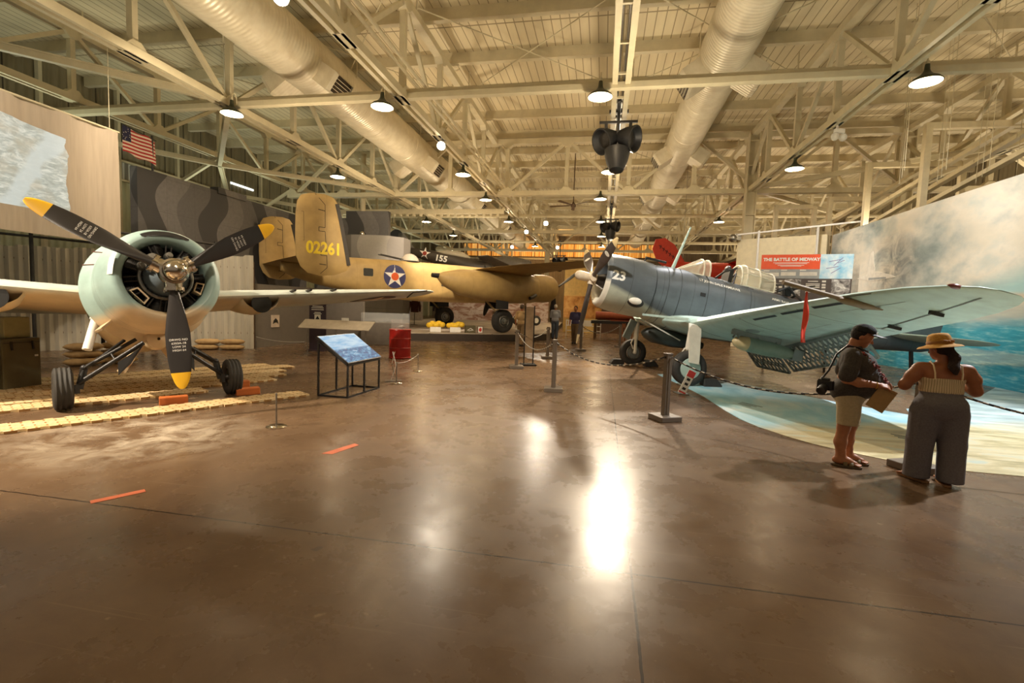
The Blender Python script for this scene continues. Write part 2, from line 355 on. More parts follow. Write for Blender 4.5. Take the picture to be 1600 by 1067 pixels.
# the near cross strut with lamps, and light struts between the cross trusses
def strut(y, z, r, label, x0=-16.4, x1=15.4):
    r *= K; x0 *= K; x1 *= K
    t = MB(); t.box((0, 0, 0), (x1-x0, r*1.5, r*1.2), Matrix.Translation(((x0+x1)/2, 0, 0))); t.box((0, 0, r*.9), (x1-x0, r*.5, r*1.1), Matrix.Translation(((x0+x1)/2, 0, 0)))
    o = t.build('cross_strut', M_['truss'], None, 0, .01); o.location = (0, y*K, kz(z)); return tag(o, label, 'strut')
strut(9.9, 6.0, .10, 'cream cross strut nearest the camera, carrying the front row of pendant lamps')
strut(23.3, 6.0, .075, 'thin cream cross strut just beyond the heavy cross truss')
strut(32.5, 6.0, .08, 'thin cream cross strut far back before the orange windows')
strut(5.3, 6.9, .075, 'cream cross strut overhead at the top left of the picture', -16.4, -4.4)
# columns
def column(x, y, label, z1=ZT, s=.46, z0=0):
    m = MB()
    for e in (-1, 1): m.box((e*s/2, 0, (z0+z1)/2), (.05, s*.9, z1-z0))
    m.box((0, 0, (z0+z1)/2), (s, .04, z1-z0)); m.box((0, 0, z0+.02), (s*1.6, s*1.6, .04))
    for z in np.arange(z0+.6, z1, 1.2): m.box((0, 0, float(z)), (s, s*.8, .05))
    o = m.build('steel_column', M_['truss'], None, 0); o.location = (x, y, 0); return tag(o, label, 'column')
column(6.95, 26.2, 'cream built-up steel column rising behind the white display wall')
column(-6.25, 52.5, 'cream steel column far back between the two orange windows')
column(13.8, 26.3, 'cream steel column behind the painted mural')
m = MB(); m.cyl((0, 0, 0), (0, 0, 9.9), .16, n=18); m.cyl((0, 0, 9.9), (0, 0, 10.0), .18, n=18); m.cyl((0, 0, 0), (0, 0, .03), .3, n=18)
o = m.build('round_pipe_column', M_['truss']); o.location = (-14.4, 27.0, PZ0); tag(o, 'round cream pipe column standing behind the bomber tail', 'column')
# thin cross bracing rods under the roof
for i, (x0, x1, y0, y1) in enumerate(((-4.4, .25, 10, 14), (.25, 4.9, 10, 14), (-4.4, .25, 5, 9.5), (4.9, 9.7, 9.5, 14), (-8.6, -4.4, 9.5, 14), (-13, -8.6, 10, 14.5), (-4.4, .25, 19.5, 24), (.25, 4.9, 19.5, 24))):
    x0, x1, y0, y1, zr = (x0+.25)*K, (x1-.25)*K, y0*K, y1*K, kz(7.85); m = MB(); c = Vector(((x0+x1)/2, (y0+y1)/2, zr))
    m.cyl(Vector((x0, y0, zr))-c, Vector((x1, y1, zr))-c, .02, n=6); m.cyl(Vector((x0, y1, zr-.02))-c, Vector((x1, y0, zr-.02))-c, .02, n=6)
    for q in ((x0, y0), (x1, y1), (x0, y1), (x1, y0)): m.cyl(Vector((q[0], q[1], zr-.05))-c, Vector((q[0], q[1], ZC+.02))-c, .03, n=6)
    o = m.build('brace_rods', M_['truss']); o.location = c; tag(o, 'crossed pair of thin cream brace rods under the roof planks', 'brace', 'crossed brace rods under the roof')
# ducts
def m_duct():
    t = NT('spiral_duct'); v = t.coord('Object'); s = t.sep(v)
    fr = t.math('SINE', t.math('MULTIPLY', s[1], 2*PI*7)); n = t.noise(v, 3, 4)
    t.bump(fr, .25, .02); return t.set(t.ramp(n, [(.3, sr(208, 196, 168)), (.7, sr(226, 216, 190))]), .38, .15)
M_['duct'] = m_duct()
M_['vane'] = paint('vent_dark', sr(70, 58, 44), .6)
def duct(x, z, r, label, outs, y0=-7, y1=60):
    x *= K; z = kz(z); r *= K
    t = thing('air_duct', label, 'duct', (x, 0, z))
    m = MB(); Mx = Matrix(((0, 1, 0, 0), (1, 0, 0, 0), (0, 0, 1, 0), (0, 0, 0, 1))); prof = []
    for y in np.arange(y0, y1, 3.4): prof += [(float(y), r), (float(y)+3.26, r), (float(y)+3.28, r*1.02), (float(y)+3.38, r*1.02)]
    m.lathe(prof, 40, Mx, (True, True)); m.build('pipe', M_['duct'], t)
    for y in outs:
        for sd in (-1, 1):
            a = R(-34); ax = Vector((sd*math.cos(a), 0, math.sin(a))); up = Vector((0, 0, 1)); tx = Vector((0, 1, 0)); nz = ax.cross(tx).normalized()
            c = ax*r*.82+Vector((0, y*K, 0))
            rings = []
            for d, w, h in ((0, .55, .33), (.72, .55, .33), (.84, .47, .29)): rings.append([c+ax*d+tx*i*w+nz*j*h for i, j in ((-1, -1), (1, -1), (1, 1), (-1, 1))])
            m = MB(); m.loft(rings, (True, False)); o = m.build('outlet', M_['duct'], t, 0)
            m = MB()
            m.loft([[c+ax*.78+tx*i*.44+nz*j*.28 for i, j in ((-1, -1), (1, -1), (1, 1), (-1, 1))], [c+ax*.74+tx*i*.44+nz*j*.28 for i, j in ((-1, -1), (1, -1), (1, 1), (-1, 1))]])
            m.build('outlet_back', M_['vane'], o, 0)
            m = MB()
            for q in (-.17, -.06, .06, .17): m.bar(c+ax*.81+nz*q-tx*.44, c+ax*.81+nz*q+tx*.44, .08, .015, up=nz)
            m.build('outlet_vanes', M_['duct'], o, 0)
    m = MB()
    for y in np.arange(-2, y1, 6.5):
        for sd in (-1, 1): m.cyl((sd*r*.9, float(y), 0), (sd*r*.9, float(y), ZC-z-.05), .018, n=6)
    m.build('hanger_rods', M_['truss'], t)
    return t
duct(-7.35, 7.35, .62, 'big round cream air duct running above the pale blue fighter and bomber', (11.0, 18.0, 25, 32))
duct(2.45, 7.55, .56, 'big round cream air duct above the grey dive bomber', (12.3, 18.4, 24.5, 31))
# central cable tray
t = thing('cable_tray', 'cream cable tray ladder running down the middle of the roof to the loudspeakers', 'cable tray', (.2, 0, kz(5.95)+.2))
m = MB()
for sd in (-1, 1): m.bar((sd*.21, -5, 0), (sd*.21, 58, 0), .08, .2); m.bar((sd*.21-.04*sd, -5, -.112), (sd*.21-.04*sd, 58, -.112), .14, .02)
m.build('rail', M_['truss'], t, 0)
m = MB()
for y in np.arange(-4.5, 58, 1.5): m.bar((-.21, float(y), -.04), (.21, float(y), -.04), .07, .05)
m.build('rungs', M_['truss'], t, 0)
m = MB()
for x in (-.08, .07): m.tube([(x, y, .02) for y in range(-4, 58, 4)], .035, 6)
m.build('cables', M_['steel'], t)
for y in np.arange(1.4, 57, 6.6): m = MB(); m.cyl((0, float(y), 0), (0, float(y), ZC-kz(5.95)-.25), .02, n=6); m.build('hanger_rod', M_['truss'], t)
# conduits along the right-hand truss and lower left chord
for x, z, lab in ((5.25, 6.35, 'cream conduit pair along the right-hand roof truss'), (-4.05, 6.18, 'cream conduit pair along the truss beside the left duct')):
    m = MB()
    for e in (0, .12): m.tube([(e*K, y, e*.5) for y in range(-5, 60, 5)], .05, 8)
    o = m.build('conduit_run', M_['truss']); o.location = (x*K, 0, kz(z)); tag(o, lab, 'conduit')
# a low dropped girder low at the back left
m = MB()
m.bar((-13*K, 0, 0), (-6.3, 0, 0), .16, .3)
for x in np.arange(-12.8*K, -6.6, .46): m.box((float(x), 0, -.22), (.14, .14, .14))
for x in (-18.4, -12.25, -6.35): m.bar((x, 0, 0), (x, 0, kz(6.0)-kz(5.75)+.05), .1)
o = m.build('notched_girder', M_['truss'], None, 0); o.location = (0, 20.8*K, kz(5.75)); tag(o, 'notched cream girder above the bomber twin tails', 'girder')

# flat bracing between the lower chords, left and right
k = 0
for (x0, y0, x1, y1, lab) in ((-8.6, 9.9, -13.0, 5.3, 'left of the left long truss, nearest'), (-8.6, 9.9, -13.0, 14.5, 'left of the left long truss, second'), (-13.0, 14.5, -8.6, 18.6, 'left of the left long truss, third'), (-13.0, 5.3, -16.3, 9.9, 'at the left side wall, nearest'), (-13.0, 14.5, -16.3, 9.9, 'at the left side wall, second'), (-13.0, 14.5, -16.3, 18.6, 'at the left side wall, third'), (-13.0, 23.3, -16.3, 18.6, 'at the left side wall, above the camouflage wall'), (5.2, 18.9, 9.7, 23.3, 'right of the display wall column'), (9.7, 14.5, 5.25, 18.3, 'above the painted mural'), (9.7, 14.5, 14.0, 18.6, 'far right over the mural frames')):
    m = MB(); p, q = Vector((x0*K, y0*K, 0)), Vector((x1*K, y1*K, 0)); c = (p+q)/2; m.bar(p-c, q-c, .16, .16); m.bar(p-c+Vector((0, 0, .1)), q-c+Vector((0, 0, .1)), .24, .04)
    o = m.build('lateral_brace', M_['truss'], None, 0); o.location = c+Vector((0, 0, kz(6.0)+.12)); tag(o, 'cream level brace at lower chord height, '+lab, 'brace')
for (x0, y0, z0, x1, y1, z1, lab) in ((-13.0, 14.5, 6.35, -16.4, 14.5, 4.6, 'nearest'), (-13.0, 18.6, 6.35, -16.4, 18.6, 4.4, 'second'), (-13.0, 23.3, 6.35, -16.4, 23.3, 4.6, 'third')):
    m = MB(); p, q = Vector((x0*K, y0*K, kz(z0))), Vector((x1*K, y1*K, kz(z1))); c = (p+q)/2; m.bar(p-c, q-c, .14, .14); o = m.build('knee_brace', M_['truss'], None, 0); o.location = c; tag(o, 'cream sloping knee brace from the left side wall to the truss, '+lab, 'brace')

# thin hanger rods over the mural
for k in range(13):
    m = MB(); m.cyl((0, 0, 0), (0, 0, 5.2), .009, n=6); o = m.build('hanger_rod', M_['truss'], None); o.location = (8.6+.36*k, 16.5+(k % 3)*.8, ZC-.35-4.85); tag(o, 'thin dark hanger rod dropping from the roof over the painted mural', 'rod', 'hanger rods over the mural')
# ================================================================== pendant lamps, floods, loudspeakers, fans
def pendant(x, y, z, label, on=1, first=[None]):
    x, y, z = x*K, y*K, kz(z)
    if first[0] is None:
        t = thing('pendant_lamp', label, 'pendant lamp', (x, y, z), 0, 'pendant lamps')
        m = MB(); prof = [(.42, .05), (.28, .064), (.23, .085), (.16, .14), (.085, .27), (.02, .335), (0, .34)]
        Mz = Matrix(((0, 1, 0, 0), (0, 0, 1, 0), (1, 0, 0, 0), (0, 0, 0, 1)))
        m.lathe(prof, 32, Mz, (True, False)); m.build('lamp_shade', M_['lampgreen'], t)
        m = MB(); m.lathe([(.2, .07), (.14, .14), (.07, .262), (.014, .324), (-.006, .33), (-.006, .318), (.01, .305)], 32, Mz, (True, False)); m.build('shade_lining', M_['lampwhite'], t)
        m = MB(); m.ell((0, 0, .09), (.08, .08, .105), 14, 8); m.build('bulb', M_['bulb'], t)
        m = MB(); m.cyl((0, 0, .41), (0, 0, .50), .04); m.tube([(0, 0, .5), (0, .03, .62), (.0, .08, .68), (.0, .16, .66), (.0, .2, .5), (.0, .2, .36)], .018, 6); m.build('gooseneck', M_['truss'], t)
        first[0] = t
    else: t = dup(first[0], (x, y, z), 0, label)
    if on: point('pendant_light', (x, y, z-.02), 190*on, WARM, .12)
    return t
pl = [(-.25, 9.68, 5.72, 'pendant lamp with a dark shade, front row, nearest the middle of the roof'),
      (-4.75, 9.68, 5.72, 'pendant lamp hanging by the large left duct in the front row'),
      (-8.35, 9.68, 5.72, 'leftmost pendant lamp of the front row, above the pale blue fighter'),
      (5.25, 9.68, 5.72, 'rightmost pendant lamp of the front row, near the far right truss'),
      (-.007, 14.5, 5.62, 'pendant lamp second in the middle line, below the loudspeaker cluster'),
      (-4.42, 14.5, 5.62, 'pendant lamp of the second row just right of the left duct'),
      (4.92, 14.5, 5.62, 'pendant lamp of the second row beside the cream column'),
      (-8.62, 14.5, 5.62, 'pendant lamp of the second row over the bomber tail'),
      (-.3, 18.5, 5.74, 'pendant lamp third in the middle line, under the heavy cross truss'),
      (-.3, 23.16, 5.72, 'pendant lamp fourth in the middle line'), (-.3, 27.85, 5.74, 'pendant lamp fifth in the middle line, before the orange windows'),
      (-.3, 32.36, 5.72, 'pendant lamp farthest in the middle line, in front of the orange window'),
      (-4.7, 18.5, 5.74, 'dark pendant lamp on the heavy cross truss left of the aisle'), (-4.7, 23.16, 5.72, 'pendant lamp left of the aisle, behind the heavy cross truss'),
      (-8.9, 23.16, 5.72, 'pendant lamp above the bomber fuselage'), (-9.0, 27.85, 5.74, 'pendant lamp far left of the second cross truss'),
      (-4.7, 32.36, 5.72, 'pendant lamp far back left of the aisle'), (4.9, 23.16, 5.72, 'pendant lamp right of the aisle behind the red tail')]
for x, y, z, l in pl: pendant(x, y, z, l)
def flood(x, y, z, tx, ty, label, first=[None]):
    x, y, z = x*K, y*K, kz(z)
    if first[0] is None:
        t = thing('flood_lamp', label, 'floodlight', (x, y, z), 0, 'lit floodlights')
        Mx = Matrix.Identity(4)
        m = MB(); m.lathe([(-.2, .04), (-.19, .1), (-.05, .15), (.02, .165), (.02, .15), (-.01, .14)], 24, Mx, (True, False)); m.build('housing', M_['white'], t)
        m = MB(); m.lathe([(-.012, .0005), (.0, .139), (.005, .139), (.02, .09), (.028, .0005)], 24, Mx); m.build('lens', M_['flood'], t)
        m = MB(); m.bar((-.07, -.17, 0), (-.07, -.17, .2), .03, .01); m.bar((-.07, .17, 0), (-.07, .17, .2), .03, .01); m.bar((-.07, -.175, .2), (-.07, .175, .2), .03, .02); m.cyl((-.07, 0, .2), (-.07, 0, .46), .015); m.build('yoke', M_['steel'], t)
        first[0] = t
    else: t = dup(first[0], (x, y, z), None, label)
    t.rotation_euler = (0, R(18), math.atan2(ty-y, tx-x)); return t
for a in [(-4.31, 12.15, 5.72, 0, 0, 'bright floodlight glaring beside the left truss, right of the duct'),
          (.29, 13.4, 5.72, 0, 0, 'bright floodlight glaring just below the loudspeaker cluster'),
          (-2.9, 23.3, 5.68, 0, 0, 'bright floodlight in the back of the hall above the bomber wing'),
          (-4.31, 26.2, 5.72, 0, 0, 'floodlight behind the brighter one, above the bomber wing'),
          (-6.3, 32.5, 5.68, 0, 0, 'floodlight low at the left back above the hanging fighter'),
          (-3.2, 32.5, 5.68, 0, 0, 'floodlight in front of the left orange window'),
          (-.01, 25.6, 5.72, 0, 0, 'small floodlight on the central tray, second from the front'),
          (-4.49, 6.1, 5.72, 0, 0, 'floodlight at the top edge beside the left duct')]: flood(*a)
# unlit clear floods on the right truss
def headlight(x, y, z, rz, label):
    x, y, z = x*K, y*K, kz(z)
    t = thing('security_lamp', label, 'floodlight', (x, y, z), rz)
    m = MB()
    for e in (-.14, .14): m.ell((e, 0, -.1), (.12, .12, .13), 14, 9)
    m.build('lamp_heads', M_['acrylic2'], t)
    m = MB(); m.box((0, 0, .08), (.3, .12, .12)); m.bar((-.08, 0, .1), (-.08, 0, .32), .05); m.bar((-.14, 0, .06), (-.14, 0, -.1), .04); m.bar((.14, 0, .06), (.14, 0, -.1), .04); m.build('bracket', M_['white'], t, 0); return t
M_['acrylic2'] = glass('lamp_glass', (.95, .95, .9), .45, .1)
headlight(5.0, 12.2, 5.75, .3, 'pair of clear unlit lamp heads clipped to the right truss')
# loudspeakers
M_['speaker'] = paint('speaker_black', sr(26, 26, 28), .5, var=.2)
def horn_cluster(x, y, z, s, label, n=3, top=None):
    x, y, z = x*K, y*K, kz(z); s *= K
    t = thing('loudspeaker_cluster', label, 'loudspeaker', (x, y, z))
    for k in range(n):
        d = [Vector((-.85, -.75, -.45)), Vector((.95, -.55, -.25)), Vector((.0, .25, 1.0))][k].normalized(); c = [Vector((-.27, 0, .02)), Vector((.27, 0, .05)), Vector((0, -.04, -.36))][k]*s
        q = d.to_track_quat('X', 'Z').to_matrix().to_4x4(); Mx = Matrix.Translation(c) @ q
        m = MB(); m.lathe([(-.36*s, .07*s), (-.32*s, .16*s), (-.1*s, .24*s), (.12*s, .29*s), (.14*s, .29*s), (.14*s, .26*s), (.02*s, .20*s), (-.06*s, .001)], 26, Mx, (True, False)); m.build('horn', M_['speaker'], t)
        m = MB(); m.lathe([(.02*s, .001), (.035*s, .10*s), (.0, .19*s)], 20, Mx); m.build('horn_cone', M_['darkmetal'], t)
    m = MB(); m.bar((-.42*s, 0, .42*s), (.42*s, 0, .42*s), .05*s)
    for e in (-.27, .27): m.bar((e*s, 0, .42*s), (e*s*.95, 0, .1*s), .07*s, .04*s)
    m.bar((0, 0, kz(6.1)-z), (0, 0, -.2*s), .06*s); m.bar((-.3, 0, kz(6.1)-z-.05), (.3, 0, kz(6.1)-z-.05), .1, .1); m.bar((0, -.9, kz(6.1)-z-.05), (0, .9, kz(6.1)-z-.05), .1, .1); m.build('yoke', M_['black'], t, 0)
    return t
horn_cluster(.14, 11.3, 5.42, 1.0, 'cluster of three black horn loudspeakers hanging from the cable tray')
horn_cluster(.14, 21.5, 5.2, .8, 'second black loudspeaker group far back on the cable tray')
horn_cluster(-3.0, 32.5, 4.75, .95, 'black loudspeaker group far back in front of the orange windows')
horn_cluster(.1, 28.5, 4.25, .85, 'small black loudspeaker group above the spinner of the dive bomber')
# ceiling fan
def fan(x, y, z, label):
    t = thing('ceiling_fan', label, 'ceiling fan', (x, y, z))
    m = MB(); m.cyl((0, 0, .1), (0, 0, ZC-z-.28), .03); m.build('down_rod', M_['fanbrown'], t)
    m = MB(); m.lathe([(-.12, .05), (-.10, .15), (.04, .17), (.12, .08), (.2, .04)], 20, Matrix(((0, 1, 0, 0), (0, 0, 1, 0), (1, 0, 0, 0), (0, 0, 0, 1))), (True, True)); m.build('motor', M_['fanbrown'], t)
    for k in range(5):
        a = 2*PI*k/5+.4; c, s = math.cos(a), math.sin(a); Mx = Matrix.Rotation(a, 4, 'Z') @ Matrix.Rotation(R(10), 4, 'X')
        m = MB(); m.prism([(.16, -.03), (.3, -.08), (1.45, -.11), (1.5, 0), (1.45, .11), (.3, .08), (.16, .03)], -.006, .006, Mx); m.build('blade', M_['fanbrown'], t, 0)
M_['fanbrown'] = paint('fan_brown', sr(92, 70, 46), .5)
fan(-1.45*K, 20.8*K, kz(6.0), 'brown ceiling fan hanging behind the heavy cross truss')
# ================================================================== left side: screen, flag, camouflage wall, fence
def m_screen():
    t = NT('projection_cloth'); v = t.coord('Object'); s = t.sep(v)
    # s[1] along (0..), s[2] height ; the projected sea picture with a torn sheet of spray
    n = t.noise(t.coord('Object', (1, 3.2, 9)), 1.1, 7, .68, .8); sea = t.ramp(n, [(.3, sr(84, 106, 104)), (.47, sr(142, 164, 160)), (.62, sr(222, 230, 222))])
    low = t.noise(t.coord('Object', (1, 1.4, 2)), 1.3, 5); sea = t.mix(t.ramp(low, [(.45, (0, 0, 0)), (.7, (.75, .75, .75))]), sea, sr(170, 162, 136))
    w = t.math('ADD', t.math('MULTIPLY', t.math('SUBTRACT', s[1], t.math('MULTIPLY', s[2], .6)), .5), .5); band = t.math('ADD', w, t.math('MULTIPLY', t.math('SUBTRACT', t.noise(t.coord('Object', (1, .9, 1.1)), 1.6, 3), .5), .3))
    sea = t.mix(t.ramp(band, [(.38, (0, 0, 0)), (.45, (.85, .85, .85)), (.60, (.85, .85, .85)), (.64, (0, 0, 0))]), sea, sr(196, 214, 214))
    edge = t.math('ADD', s[1], t.math('MULTIPLY', t.math('SUBTRACT', t.noise(t.coord('Object', (1, .3, 2.2)), 1.2, 3), .5), .25))
    inside = t.math('MULTIPLY', t.math('LESS_THAN', edge, 1.62), t.math('MULTIPLY', t.math('GREATER_THAN', s[2], .56), t.math('LESS_THAN', t.math('ADD', s[2], t.math('MULTIPLY', s[1], .12)), 2.55)))
    cloth = t.ramp(t.noise(t.coord('Object', (1, 6, .5)), 1.5, 3), [(.3, sr(176, 160, 140)), (.7, sr(190, 174, 152))])
    t.link(t.mix(inside, (0, 0, 0), sea), t.b.inputs['Emission Color']); t.b.inputs['Emission Strength'].default_value = .62
    t.bump(t.noise(t.coord('Object', (1, 4, .4)), 1.4, 2), .3, .05)
    return t.set(t.mix(inside, cloth, (.35, .35, .35)), .8)
m = MB(); ny = 30
def scrx(y, z): return .03*math.sin(y*5)+.02*math.sin(y*11+z)
ring = []
for z in (0, 1, 2, 2.95): ring.append([(scrx(-3+ny_*5.9/ny, z), -3+ny_*5.9/ny, z) for ny_ in range(ny+1)])
m.loft(ring, (False, False), None, False); b0 = len(m.v)
m.loft([[(x-.03, y, z) for x, y, z in r] for r in ring], (False, False), None, False)
o = m.build('projection_screen', m_screen(), None, 60); o.location = (-12.95, 8.05, 2.95); tag(o, 'large white cloth screen with a projected sea picture hanging at the left', 'screen')
m = MB(); m.cyl((0, -3.05, 0), (0, 2.95, 0), .03, n=10)
for y in (-2.5, 2.7): m.cyl((0, y, 0), (0, y, 2.4), .008, n=6)
m.build('top_batten', M_['truss'], o).location = (0, 0, 2.97)
# flag
def m_flag():
    t = NT('striped_flag'); v = t.coord('Object'); s = t.sep(v)
    st = t.math('GREATER_THAN', t.math('FRACT', t.math('MULTIPLY', s[2], 6.5/.78)), .5)
    c = t.mix(st, sr(176, 40, 44), sr(226, 208, 190)) ; can = t.math('MULTIPLY', t.math('LESS_THAN', s[1], .30), t.math('GREATER_THAN', s[2], .36))
    vo = t.new('ShaderNodeTexVoronoi'); vo.inputs['Scale'].default_value = 15; t.link(v, vo.inputs['Vector'])
    blue = t.mix(t.math('LESS_THAN', vo.outputs['Distance'], .22), sr(34, 36, 70), sr(220, 210, 200))
    return t.set(t.mix(can, c, blue), .8)
t = thing('flag', 'striped flag with a blue starred corner on a pole above the camouflage wall', 'flag', (-16.05, 14.55, 6.002), 0)
m = MB(); rings = []
for k in range(9):
    z = .84*k/8; rings.append([(.05*math.sin(i*.42+k*.15)*(i/22), 1.22*i/22, z-.14*(i/22)+.03*math.sin(i*.5)) for i in range(23)])
m.loft(rings, (False, False), None, False); m.build('cloth', m_flag(), t, 80).location = (0, -.80, .40)
m = MB(); m.cyl((0, .28, 0), (0, .28, 1.26), .035); m.cyl((0, -.80, 1.27), (0, .44, 1.13), .015); m.build('pole', M_['black'], t)
# camouflage wall: object coordinates: y along, z up
def m_camo(name, c0, c1, c2, k=1.):
    t = NT(name); v = t.coord('Object'); s = t.sep(v)
    wob = t.math('MULTIPLY', t.math('SINE', t.math('ADD', t.math('MULTIPLY', s[2], 2.1), t.math('MULTIPLY', s[1], .7))), .32)
    u = t.math('ADD', t.math('ADD', s[1], s[0]), wob); fr = t.math('FRACT', t.math('MULTIPLY', u, .36*k))
    n = t.noise(v, 9, 3)
    c = t.ramp(fr, [(0, c0), (.34, c1), (.68, c2)], 'CONSTANT'); c = t.mix(t.ramp(n, [(.3, (0, 0, 0)), (.7, (.25, .25, .25))]), c, c1)
    gy = t.math('LESS_THAN', t.math('FRACT', t.math('MULTIPLY', s[1], .82)), .004); gz = t.math('LESS_THAN', t.math('FRACT', t.math('ADD', t.math('MULTIPLY', s[2], .82), .2)), .004)
    return t.set(t.mix(t.math('MAXIMUM', gy, gz), c, sr(50, 48, 46)), .75)
M_['camo'] = m_camo('camouflage_paint', sr(92, 89, 87), sr(60, 58, 57), sr(108, 104, 101))
m = MB(); m.box((0, 0, 3.0), (.3, 9.6, 6.0)); m.box((.0, -.5, 6.03), (.4, 1.6, .26))
wob = tag(m.build('camouflage_wall', M_['camo'], None, 0), 'tall grey camouflage painted wall behind the pale blue fighter propeller', 'wall panel'); wob.location = (-16.05, 18.9, 0)
m = MB(); m.prism([(-1.5, -.15), (1.0, -.15), (1.0, .15), (-1.5, .15)], 0, 6.3); m.prism([(-3.4, -.15), (-1.5, -.15), (-1.5, .15), (-3.4, .15)], 0, 5.9)
o = tag(m.build('camouflage_wall_end', M_['camo'], None, 0), 'dark end of the camouflage wall right of the tall bomber tail', 'wall panel'); o.location = (-12.9, 25.3, PZ0+.003); o.rotation_euler = (0, 0, R(2))
# control room: curved grey face with a lamp
M_['bunkgrey'] = m_camo('bunker_grey', sr(126, 121, 114), sr(112, 108, 102), sr(136, 131, 122), .5)
m = MB(); pts = [(-2.2, -.6)]+[(-2.2+2.0*math.sin(a)+.9, -.6+.55*(1-math.cos(a))-.5) for a in np.linspace(.0, 1.2, 8)]+[(1.1, -.1), (1.1, .8), (-2.2, .8)]
m.prism(pts, 0, 4.65); o = tag(m.build('curved_bunker', M_['bunkgrey'], None, 30), 'pale grey curved bunker front behind the bomber fuselage', 'bunker'); o.location = (-11.4, 23.75, PZ0)
t = thing('bulkhead_lamp', 'chrome bulkhead lamp on the dark camouflage wall end', 'wall lamp', (-13.3, 25.02, 5.35)); m = MB(); m.ell((0, -.12, 0), (.16, .14, .18)); m.build('reflector', M_['chrome'], t); m = MB(); m.cyl((0, .05, 0), (0, -.06, 0), .14); m.build('mount', M_['darkmetal'], t)
# low grey partition right of the fence
m = MB(); m.box((0, 0, 1.05), (.14, 4.0, 2.1)); m.box((.9, 2.0, 1.05), (1.8, .14, 2.1)); o = tag(m.build('grey_partition', paint('partition_grey', sr(116, 108, 98), .7, var=.06), None, 0), 'plain grey partition under the pale blue fighter wing, right of the metal fence', 'partition'); o.location = (-11.25, 15.9, 0)
m = MB(); m.box((0, 0, 0), (.03, .4, .42)); o = tag(m.build('small_notice', None or paint('notice_paper', sr(214, 196, 176), .6), None, 0), 'small pale notice with a dark picture on the grey partition', 'notice'); o.location = (-11.16, 14.85, .86)
m = MB(); m.prism([(-.14, -.1), (-.1, .03), (0, .1), (.1, .03), (.14, -.1), (.05, -.05), (-.05, -.05)], 0, .006, Matrix(((0, 0, 1, .016), (1, 0, 0, 0), (0, 1, 0, 0), (0, 0, 0, 1)))); m.build('picture', M_['black'], o, 0)
# corrugated metal fence panels
M_['zinc'] = paint('zinc_sheet', sr(186, 178, 160), .5, .0, var=.14, scale=2.2, stretch=(3, 3, .4))
def cfence(p0, p1, h, label, gap=0):
    p0 = Vector(p0); p1 = Vector(p1); L = (p1-p0).length; n = int(L/.045)
    def ring(z, off=0): return [(L*i/n, .034*math.sin(PI*i*.5)+off, z+.05*((int(i/26)*7) % 3)*(1 if z > .5 else 0)) for i in range(n+1)]
    m = MB(); m.loft([ring(gap), ring(h)], (False, False), None, False)
    o = m.build('corrugated_fence', M_['zinc'], None, 20); o.location = p0; o.rotation_euler = (0, 0, math.atan2(p1.y-p0.y, p1.x-p0.x)); tag(o, label, 'fence')
    m = MB()
    for q in (.02, L/2, L-.02): m.bar((q, .08, 0), (q, .08, h-.1), .07, .07)
    for z in (.5, h-.3): m.bar((0, .06, z), (L, .06, z), .06, .05)
    m.build('timber_frame', M_['wooddark'], o, 0); return o
M_['wooddark'] = paint('dark_wood', sr(92, 66, 42), .65, var=.2, stretch=(1, 1, .2), scale=9)
cfence((-13.3, 12.35, 0), (-11.02, 13.62, 0), 2.88, 'corrugated metal fence panel right of the pale blue fighter, beside sandbags')
cfence((-16.0, 9.2, 0), (-13.5, 12.3, 0), 2.78, 'corrugated metal fence panel left of the pale blue fighter, below the screen')
# pipe rail and dark shelf above the fence
m = MB()
m.cyl((-14.6, 7.2, 3.3), (-12.2, 13.6, 3.3), .035); m.cyl((-14.6, 7.2, 2.95), (-12.2, 13.6, 2.95), .03)
for q in (.02, .35, .68, .98): p = Vector((-14.6, 7.2, 0)).lerp(Vector((-12.2, 13.6, 0)), q); m.cyl(p, p+Vector((0, 0, 3.4)), .04)
tag(m.build('pipe_rail', M_['darkmetal']), 'dark pipe rail above the metal fence, below the screen', 'rail')
# sandbags
def m_burlap():
    t = NT('burlap'); v = t.coord('Object'); n = t.noise(v, 60, 2); t.bump(n, .4, .01)
    return t.set(t.ramp(t.noise(v, 7, 4), [(.3, sr(158, 126, 82)), (.7, sr(188, 156, 108))]), .9)
M_['burlap'] = m_burlap()
def sandbag_mesh():
    m = MB(); rings = []
    for i in range(13):
        u = i/12; x = -.36+.72*u; e = max(.06, (1-abs(2*u-1)**5)); rings.append([(x, .19*e*math.copysign(abs(math.cos(a))**.75, math.cos(a)), .085*e*math.copysign(abs(math.sin(a))**.8, math.sin(a))+.004*math.sin(i*2.1)) for a in [2*PI*k/16 for k in range(16)]])
    return m.loft(rings)
sb0 = None
def sandbag(x, y, z, rz, label):
    global sb0
    if sb0 is None:
        sb0 = sandbag_mesh().build('sandbag', M_['burlap'], None, 60); o = sb0; o['group'] = 'sandbags'; o['category'] = 'sandbag'
    else: o = sb0.copy(); COL.objects.link(o)
    o.location = (x, y, z); o.rotation_euler = (R(random.uniform(-3, 3)), 0, rz); o['label'] = label
